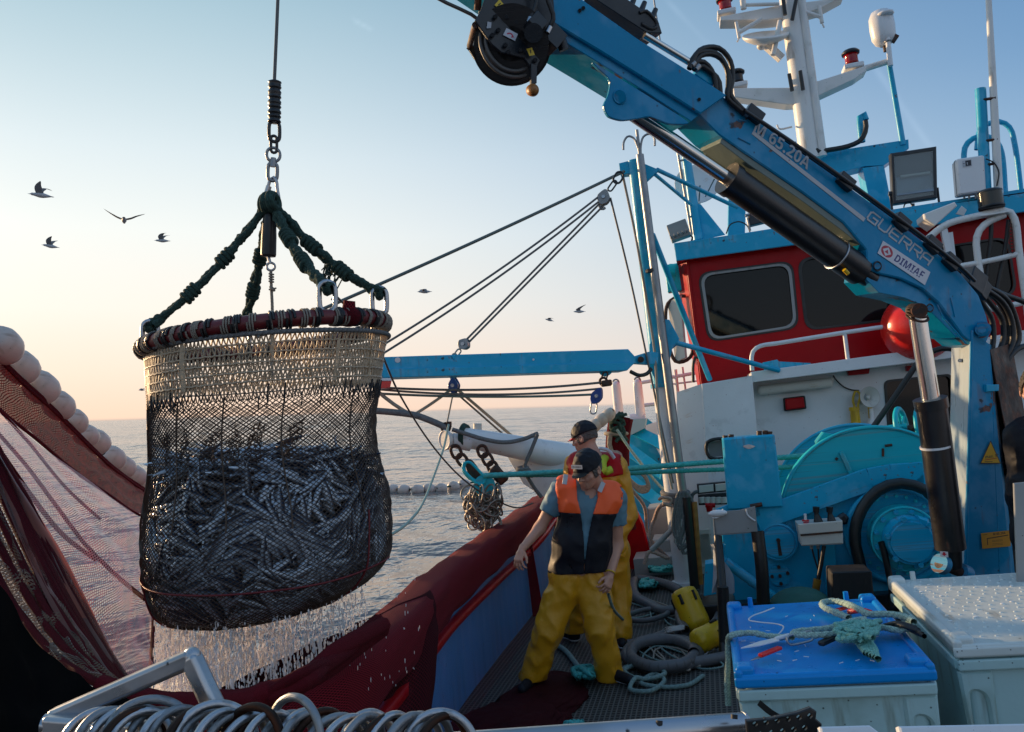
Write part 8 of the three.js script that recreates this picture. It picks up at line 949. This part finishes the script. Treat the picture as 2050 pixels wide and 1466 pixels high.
function handGeo(w, d, pn, side, curl = 0.5) {                      // wrist point, direction of the hand, palm normal, +1 / -1 for the thumb side
  const y = d.clone().normalize(), x = y.clone().cross(pn).normalize().multiplyScalar(side), n = x.clone().cross(y).normalize().multiplyScalar(side); if (n.dot(pn) < 0) n.negate();
  const P = (a, b, c) => w.clone().addScaledVector(x, a).addScaledVector(y, b).addScaledVector(n, c), fs = [cap(P(0, -0.02, 0), P(0, 0.02, 0), 0.027, 0.027), cap(P(-0.022, 0.035, 0), P(-0.028, 0.085, 0), 0.017, 0.014), cap(P(0, 0.03, 0), P(-0.004, 0.09, 0), 0.019, 0.0145), cap(P(0.022, 0.035, 0), P(0.02, 0.088, 0), 0.018, 0.014)], pts = [];
  let f = uni(0.018, ...fs); const fin = [];
  [[-0.033, 0.083, 0.062], [-0.012, 0.092, 0.078], [0.009, 0.093, 0.082], [0.030, 0.088, 0.074]].forEach(([fx, fy, L], i) => { let p = P(fx, fy, 0), a = 0.25 + 0.1 * i; for (let k = 0; k < 3; k++) { a += curl * (0.5 + 0.35 * k); const l = L * [0.45, 0.3, 0.25][k], q = p.clone().addScaledVector(y, Math.cos(a) * l).addScaledVector(n, Math.sin(a) * l).addScaledVector(x, 0.003 * (i - 1.5)); fin.push(cap(p, q, 0.0092 - 0.0008 * k, 0.0086 - 0.0009 * k)); pts.push(q); p = q; } });
  const t0 = P(0.026, 0.028, 0.006), t1 = P(0.052, 0.062, 0.022), t2 = P(0.058, 0.092, 0.034); fin.push(cap(t0, t1, 0.015, 0.011), cap(t1, t2, 0.0105, 0.0085)); const all = uni(0.006, f, ...fin);
  return sdfMesh(all, ...box3([...pts, w, t2, P(-0.04, 0, 0), P(0.04, 0.1, 0), P(0, -0.03, 0)], 0.035), 0.0032);
}
M.skin = paint('weathered skin', [0.50, 0.255, 0.175], { r: 0.55, map: TX.netC, s: 0.01, bump: TX.bump, bs: 18, b: 0.0015 }); M.skin.map = null;
M.hair = paint('short grey brown hair', [0.10, 0.085, 0.075], { r: 0.85, map: null, bump: TX.bump, bs: 40, b: 0.003 });
const cloth = (n, c, o = {}) => paint(n, c, { r: 0.8, map: null, bump: TX.cloth, bs: 2.2, b: 0.006, ...o });
M.oil = cloth('yellow oilskin', [0.62, 0.285, 0.010], { r: 0.40, b: 0.010, bs: 2.6 }); M.navy = cloth('navy black fabric', [0.008, 0.009, 0.014], { r: 0.72, sp: 0.5 }); M.hiviz = cloth('bright orange fabric', [1.0, 0.12, 0.02], { r: 0.7 }); M.tee = cloth('blue grey cotton', [0.10, 0.21, 0.27], { r: 0.9 }); M.sole = cloth('white rubber', [0.6, 0.6, 0.62], { bump: null });
const shoe = (t, toe, heel, m) => { const up = uni(0.03, cap(heel.clone().add(V(0, 0.055, 0)), toe.clone().add(V(0, 0.042, 0)), 0.046, 0.036), cap(heel.clone().add(V(0, 0.06, 0)), heel.clone().add(V(0, 0.12, 0)), 0.05, 0.05)), s = part(t, 'shoe', sdfMesh(both(up, half(V(0, Math.min(toe.y, heel.y) + 0.022, 0), V(0, -1, 0))), ...box3([toe, heel, heel.clone().add(V(0, 0.12, 0))], 0.07), 0.007), m); part(s, 'sole', sdfMesh(both(grow(up, 0.005), (x, y, z) => Math.abs(y - Math.min(toe.y, heel.y) - 0.013) - 0.012), ...box3([toe, heel, heel.clone().add(V(0, 0.1, 0))], 0.07), 0.006), M.sole); };
function figure(t, J, o = {}) {                                     // J: joints in world space; the bare body in one surface
  const torso = uni(0.09, cap(J.shR.clone().lerp(J.shL, 0.14), J.shL.clone().lerp(J.shR, 0.14), 0.075), cap(J.chest.clone().lerp(J.shR, 0.46), J.chest.clone().lerp(J.shL, 0.46), 0.108), cap(J.belly.clone().add(V(-0.065, 0, 0)), J.belly.clone().add(V(0.065, 0, 0)), 0.125), cap(J.chest.clone().lerp(J.shR, 0.3).add(V(0, -0.05, 0)), J.hipR.clone().lerp(J.belly, 0.4), 0.112, 0.115), cap(J.chest.clone().lerp(J.shL, 0.3).add(V(0, -0.05, 0)), J.hipL.clone().lerp(J.belly, 0.4), 0.112, 0.115), cap(J.hipR, J.hipL, 0.105)), legs = uni(0.05, cap(J.hipR, J.knR, 0.09, 0.06), cap(J.knR, J.anR, 0.058, 0.042), cap(J.hipL, J.knL, 0.09, 0.06), cap(J.knL, J.anL, 0.058, 0.042)), arms = uni(0.03, cap(J.shR, J.elR, 0.056, 0.043), cap(J.elR, J.wrR, 0.046, 0.029), cap(J.shL, J.elL, 0.056, 0.043), cap(J.elL, J.wrL, 0.046, 0.029)), neck = cap(J.neck, J.head, 0.062, 0.056);
  return { torso, legs, arms, neck, all: uni(0.06, torso, legs, arms, neck), box: box3(Object.values(J), 0.2) };
}
const depthOf = (x, y) => -toWorld(dk(x, y)).z;
{ // the near man: orange and navy vest, yellow oilskin trousers, looking down
  const d = depthOf(1232, 1362) - 0.05, k = (x, y, e = 0) => at(x, y, d + e), fR = toWorld(dk(1066, 1374)), fL = toWorld(dk(1228, 1362)), J = { head: k(1178, 945, -0.08), neck: k(1184, 990, 0), chest: k(1172, 1022, 0), belly: k(1166, 1090, -0.02), hipR: k(1133, 1150), hipL: k(1188, 1150), shR: k(1122, 980, 0.03), shL: k(1234, 996, 0), elR: k(1080, 1058, 0.02), wrR: k(1045, 1100, -0.14), elL: k(1236, 1092, 0.04), wrL: k(1222, 1152, -0.12), knR: k(1098, 1260, -0.05), knL: k(1200, 1256, -0.12), anR: fR.clone().add(V(0, 0.09, 0)), anL: fL.clone().add(V(-0.03, 0.09, 0)) };
  const t = thing('person', 'person in orange and navy vest and yellow oilskin trousers looking down beside the bulwark', 'person', fR.clone().lerp(fL, 0.5), { world: true }), F = figure(t, J), H = headGeo(k(1177, 942, -0.10), V(-0.62, -0.38, 0.72), 1.14);
  part(t, 'body', [sdfMesh(F.all, ...F.box, 0.0125), H.skin, handGeo(J.wrR, k(1036, 1128, -0.2).sub(J.wrR), V(0.6, 0, -0.7), 1, 0.42), handGeo(J.wrL, k(1212, 1186, -0.2).sub(J.wrL), V(-0.5, 0, -0.8), -1, 0.55)], M.skin);
  part(t, 'hair', H.hair, M.hair); const c = part(t, 'cap', [H.cap, H.button], M.navy); part(c, 'brim', H.brim, cloth('black brim', [0.012, 0.014, 0.013])); part(c, 'badge', quad(H.at(-0.045, 0.088, 0.1), H.at(0.045, 0.088, 0.1), H.at(0.045, 0.062, 0.108), H.at(-0.045, 0.062, 0.108)), printed(160, 44, (x) => { x.fillStyle = '#b9bcc0'; x.fillRect(0, 0, 160, 44); x.fillStyle = '#1a1c20'; x.font = 'bold 26px sans-serif'; x.fillText('COLUMBUS', 6, 32, 148); }));
  const tor = F.torso, slR = cap(J.shR, J.shR.clone().lerp(J.elR, 0.72), 0.082, 0.074), slL = cap(J.shL, J.shL.clone().lerp(J.elL, 0.66), 0.082, 0.074), dR = J.elR.clone().sub(J.shR).normalize(), dL = J.elL.clone().sub(J.shL).normalize(), neckHole = cap(J.neck.clone().add(V(-0.01, -0.01, 0.05)), J.neck.clone().add(V(-0.02, 0.2, 0.06)), 0.062, 0.09);
  const tee = cut(uni(0.03, grow(tor, 0.012), both(slR, half(J.shR.clone().lerp(J.elR, 0.6), dR)), both(slL, half(J.shL.clone().lerp(J.elL, 0.55), dL))), neckHole);
  part(t, 'shirt', sdfMesh(both(grow(tee, 0, 0.004, 14), half(k(1165, 1122), V(0, -1, 0))), ...box3([J.shR, J.shL, J.elR, J.elL, J.hipR, J.hipL, J.neck], 0.2), 0.010), M.tee);
  // vest: a shell round the trunk, armholes cut, open in front
  const armR = cap(J.shR.clone().add(V(-0.01, 0.0, 0)), J.shR.clone().addScaledVector(dR, 0.5), 0.088), armL = cap(J.shL.clone().add(V(0.012, -0.0, 0)), J.shL.clone().addScaledVector(dL, 0.5), 0.088), hem = half(k(1160, 1142), V(0.03, -1, 0).normalize()), mid0 = k(1178, 1000, -0.2), mid1 = k(1170, 1148, -0.2), wedge = (x, y, z) => { const s = Math.min(1, Math.max(0, (y - mid1.y) / (mid0.y - mid1.y))), cx = mix(mid1.x, mid0.x, s), w = 0.003 + 0.075 * Math.pow(s, 2.3); return Math.max(Math.abs(x - cx) - w, J.chest.z - z); };
  let vest = grow(uni(0.05, tor, cap(J.shR.clone().lerp(J.shL, 0.08), J.neck.clone().add(V(-0.06, -0.02, 0.01)), 0.075, 0.06), cap(J.shL.clone().lerp(J.shR, 0.08), J.neck.clone().add(V(0.06, -0.03, 0.01)), 0.075, 0.06)), 0.028, 0.006, 8, V(1, 0.7, 1)); vest = cut(cut(cut(vest, armR), armL), neckHole); vest = both(vest, hem); vest = cut(vest, wedge); vest = cut(vest, grow(tor, 0.013));
  const yoke = half(k(1170, 1026), V(-0.06, -1, 0.05).normalize()), vb = box3([J.shR, J.shL, J.hipR, J.hipL, J.neck], 0.2), not = (f) => (x, y, z) => -f(x, y, z);
  part(t, 'vest', sdfMesh(both(vest, not(yoke)), ...vb, 0.009), M.navy); const yk = part(t, 'vest_yoke', sdfMesh(grow(both(vest, yoke), 0.001), ...vb, 0.009), M.hiviz);
  const patch = (x0, y0, x1, y1, w) => { const a = k(x0, y0, -0.155), b = k(x1, y1, -0.175), y = a.clone().sub(b).normalize(), x = y.clone().cross(V(0.05, 0.3, 1)).normalize(), c0 = a.clone().lerp(b, 0.5), L = a.distanceTo(b); const g = rbox(w, L, 0.008, 0, 0, 0, 0.004); return g.applyMatrix4(basis(x, y, x.clone().cross(y), c0)); }; part(yk, 'reflective_patch', [patch(1133, 950, 1130, 970, 0.036), patch(1208, 966, 1200, 985, 0.036)], M.letter);
  part(t, 'collar', sdfMesh(both(cut(grow(neckHole, 0.016), grow(neckHole, 0.004)), (x, y, z) => Math.max(Math.abs(y - J.neck.y - 0.008 - 0.25 * (J.neck.z - z)) - 0.035, z - J.neck.z - 0.09)), ...box3([J.neck], 0.2), 0.007), M.navy);
  const trous = (JJ, r) => grow(uni(0.045, cap(JJ.hipR, JJ.hipL, 0.118), cap(JJ.hipR.clone().add(V(0.01, -0.02, 0)), JJ.knR, 0.122 * r, 0.092 * r), cap(JJ.knR, JJ.anR.clone().add(V(0, -0.03, 0)), 0.090 * r, 0.088 * r), cap(JJ.hipL.clone().add(V(-0.01, -0.02, 0)), JJ.knL, 0.122 * r, 0.094 * r), cap(JJ.knL, JJ.anL.clone().add(V(0, -0.03, 0)), 0.09 * r, 0.09 * r), cap(JJ.belly.clone().add(V(-0.04, -0.03, 0)), JJ.belly.clone().add(V(0.04, -0.03, 0)), 0.122)), 0.004, 0.009, 7, V(1.1, 0.9, 1.1));
  part(t, 'trousers', sdfMesh(both(both(trous(J, 1.1), half(V(0, Math.min(fR.y, fL.y) + 0.055, 0), V(0, -1, 0))), half(k(1165, 1086), V(0, 1, 0))), ...box3([J.hipR, J.hipL, J.belly, J.anR, J.anL, J.knR, J.knL], 0.2), 0.010), M.oil);
  shoe(t, toWorld(dk(1262, 1374)).add(V(0, 0.01, 0.02)), fL.clone().add(V(-0.02, 0, 0)), M.navy); shoe(t, toWorld(dk(1046, 1392)).add(V(0, 0.01, 0.02)), fR, M.navy); part(t, 'bracelet', torus(0.034, 0.006, J.wrL.clone().add(V(0, 0.02, 0)), J.wrL.clone().sub(J.elL), 22, 7), M.yellow);
}
{ // the far man: red vest over a yellow oilskin jacket, turned away
  const d = depthOf(1240, 1296) + 0.1, k = (x, y, e = 0) => at(x, y, d + e), fR = toWorld(dk(1242, 1290)), fL = toWorld(dk(1150, 1285)), J = { head: k(1172, 880, 0), neck: k(1190, 912, 0), chest: k(1200, 965, 0), belly: k(1200, 1035), hipR: k(1228, 1100), hipL: k(1175, 1100), shR: k(1238, 935, -0.02), shL: k(1150, 930, 0.1), elR: k(1257, 1028, 0.0), wrR: k(1234, 1090, -0.08), elL: k(1142, 1010, 0.2), wrL: k(1150, 1070, 0.3), knR: k(1238, 1190, 0), knL: k(1165, 1190, 0), anR: fR.clone().add(V(0, 0.1, 0)), anL: fL.clone().add(V(0, 0.1, 0)) };
  const t = thing('person', 'person in red vest and yellow oilskins with dark cap turned away behind the near man', 'person', fR.clone().lerp(fL, 0.5), { world: true }), F = figure(t, J), H = headGeo(k(1170, 878, 0), V(-0.80, -0.25, -0.5), 1.1);
  part(t, 'body', [sdfMesh(F.all, ...F.box, 0.0125), H.skin, handGeo(J.wrR, V(-0.2, -0.8, 0.1), V(-1, 0, 0.2), 1, 0.5), handGeo(J.wrL, V(0.1, -0.8, -0.1), V(1, 0, 0.2), -1, 0.5)], M.skin); part(t, 'hair', H.hair, M.hair); const c = part(t, 'cap', [H.cap], M.navy); part(c, 'brim', [H.brim, H.button], M.bright);
  const jack = uni(0.05, grow(F.torso, 0.022), cap(J.shR, J.elR, 0.086, 0.074), cap(J.elR, J.wrR, 0.08, 0.066), cap(J.shL, J.elL, 0.09, 0.078), cap(J.elL, J.wrL, 0.08, 0.066)), nh = cap(J.neck.clone().add(V(-0.02, 0.02, 0)), J.head, 0.072, 0.09);
  part(t, 'jacket', sdfMesh(cut(grow(jack, 0, 0.009, 7, V(1, 1, 1)), nh), ...box3([J.shR, J.shL, J.elR, J.elL, J.wrR, J.wrL, J.hipR, J.hipL, J.neck], 0.22), 0.011), M.oil);
  const vt = cut(cut(both(grow(uni(0.05, F.torso, cap(J.shR.clone().lerp(J.shL, 0.12), J.shL.clone().lerp(J.shR, 0.1), 0.07)), 0.042), half(k(1195, 955), V(0.1, -1, 0).normalize())), cap(J.shR, J.elR, 0.10)), nh); part(t, 'vest', sdfMesh(vt, ...box3([J.shR, J.shL, J.neck, J.chest], 0.22), 0.010), M.red);
  part(t, 'collar', [tube([k(1212, 915, -0.12), k(1206, 930, -0.17), k(1212, 945, -0.2), k(1224, 940, -0.18)], 0.035), tube([k(1206, 945, -0.2), k(1216, 938, -0.2)], 0.03)], cloth('lime fabric', [0.42, 0.55, 0.03])); part(t, 'reflective_band', tube([k(1200, 898, -0.14), k(1218, 902, -0.16), k(1230, 918, -0.16)], 0.016), M.letter);
  const tr = grow(uni(0.045, cap(J.hipR, J.hipL, 0.12), cap(J.hipR, J.knR, 0.13, 0.1), cap(J.knR, J.anR, 0.1, 0.095), cap(J.hipL, J.knL, 0.13, 0.1), cap(J.knL, J.anL, 0.1, 0.095)), 0.006, 0.010, 7, V(1.1, 0.9, 1.1)); part(t, 'trousers', sdfMesh(both(tr, half(V(0, fR.y + 0.05, 0), V(0, -1, 0))), ...box3([J.hipR, J.hipL, J.knR, J.knL, J.anR, J.anL], 0.2), 0.012), M.oil); shoe(t, fR.clone().add(V(0.0, 0, 0.16)), fR, M.navy); shoe(t, fL.clone().add(V(-0.1, 0, -0.14)), fL, M.navy);
}
{ // the man at the right edge, half hidden by the crane hoses
  const d = 5.4, k = (x, y, e = 0) => at(x, y, d + e), y0 = toWorld(onX(2050, 1300, atS(2050, 1000, d).x)).y, ft = k(2094, 1000).setY(toWorld(V(atS(2060, 900, d).x, 0, atS(2060, 900, d).z)).y), J = { head: k(2076, 782), neck: k(2082, 832), chest: k(2090, 900), belly: k(2092, 985), hipR: ft.clone().add(V(-0.08, 0.88, 0)), hipL: ft.clone().add(V(0.1, 0.88, 0)), shR: k(2042, 872, 0.06), shL: k(2154, 868, -0.02), elR: k(2046, 970, 0.08), wrR: k(2064, 1040, -0.05), elL: k(2184, 970), wrL: k(2174, 1060, -0.06), knR: ft.clone().add(V(-0.08, 0.48, 0.04)), knL: ft.clone().add(V(0.1, 0.48, 0.04)), anR: ft.clone().add(V(-0.08, 0.09, 0)), anL: ft.clone().add(V(0.1, 0.09, 0)) };
  const t = thing('person', 'dark haired person in black shirt half hidden behind the crane hoses at right edge', 'person', ft, { world: true }), F = figure(t, J), H = headGeo(k(2078, 782), V(-0.62, -0.12, 0.78), 1.22, false);
  part(t, 'body', [sdfMesh(F.all, ...F.box, 0.0125), H.skin, handGeo(J.wrR, V(0.1, -0.8, 0.2), V(1, 0, 0.2), 1, 0.4), handGeo(J.wrL, V(-0.1, -0.8, 0.2), V(-1, 0, 0.2), -1, 0.4)], M.skin);
  part(t, 'hair', [H.hair, sdfMesh(both(ell(k(2080, 768, 0.02), 0.10, 0.118, 0.118), (x, y, z) => Math.max(k(2080, 764).y - y, 0.6 * (z - k(2080, 764).z) - (y - k(2080, 745).y) - 0.05 + 0.3 * (J.head.x - x))), ...box3([J.head], 0.24), 0.007)], paint('dark hair', [0.03, 0.022, 0.018], { r: 0.7, map: null, bump: TX.bump, bs: 40, b: 0.003 }));
  part(t, 'shirt', sdfMesh(cut(uni(0.03, grow(F.torso, 0.036, 0.006, 10), cap(J.shR, J.shR.clone().lerp(J.elR, 0.7), 0.094, 0.08), cap(J.shL, J.shL.clone().lerp(J.elL, 0.7), 0.094, 0.08)), cap(J.neck, J.head, 0.066, 0.08)), ...box3([J.shR, J.shL, J.elR, J.elL, J.hipR, J.hipL, J.neck], 0.2), 0.011), M.navy); part(t, 'shirt_print', quad(k(2060, 852, -0.19), k(2080, 850, -0.2), k(2080, 856, -0.2), k(2060, 858, -0.19)), printed(96, 28, (x) => { x.fillStyle = '#0a0b0e'; x.fillRect(0, 0, 96, 28); x.fillStyle = '#c8cace'; x.font = 'italic bold 20px sans-serif'; x.fillText('OceanPort', 2, 20, 92); }));
  part(t, 'trousers', sdfMesh(grow(uni(0.05, cap(J.hipR, J.hipL, 0.11), cap(J.hipR, J.knR, 0.11, 0.085), cap(J.knR, J.anR, 0.085, 0.08), cap(J.hipL, J.knL, 0.11, 0.085), cap(J.knL, J.anL, 0.085, 0.08)), 0.006, 0.01, 8), ...box3([J.hipR, J.hipL, J.anR, J.anL], 0.18), 0.014), M.navy); shoe(t, ft.clone().add(V(-0.1, 0, 0.16)), ft.clone().add(V(-0.08, 0, -0.02)), M.navy); shoe(t, ft.clone().add(V(0.12, 0, 0.16)), ft.clone().add(V(0.1, 0, -0.02)), M.navy);
  const Zs = atS(2050, 1060, 4.6).z; solo('steel_locker', 'dull grey steel locker at the right edge behind the white lidded bin', 'locker', slab([[2030, 968], [2300, 940], [2300, 1300], [2042, 1300]].map(([x, y]) => onZ(x, y, Zs)), FZ, 0.02, 0.004), M.grey);
}
renderer.render(scene, camera);
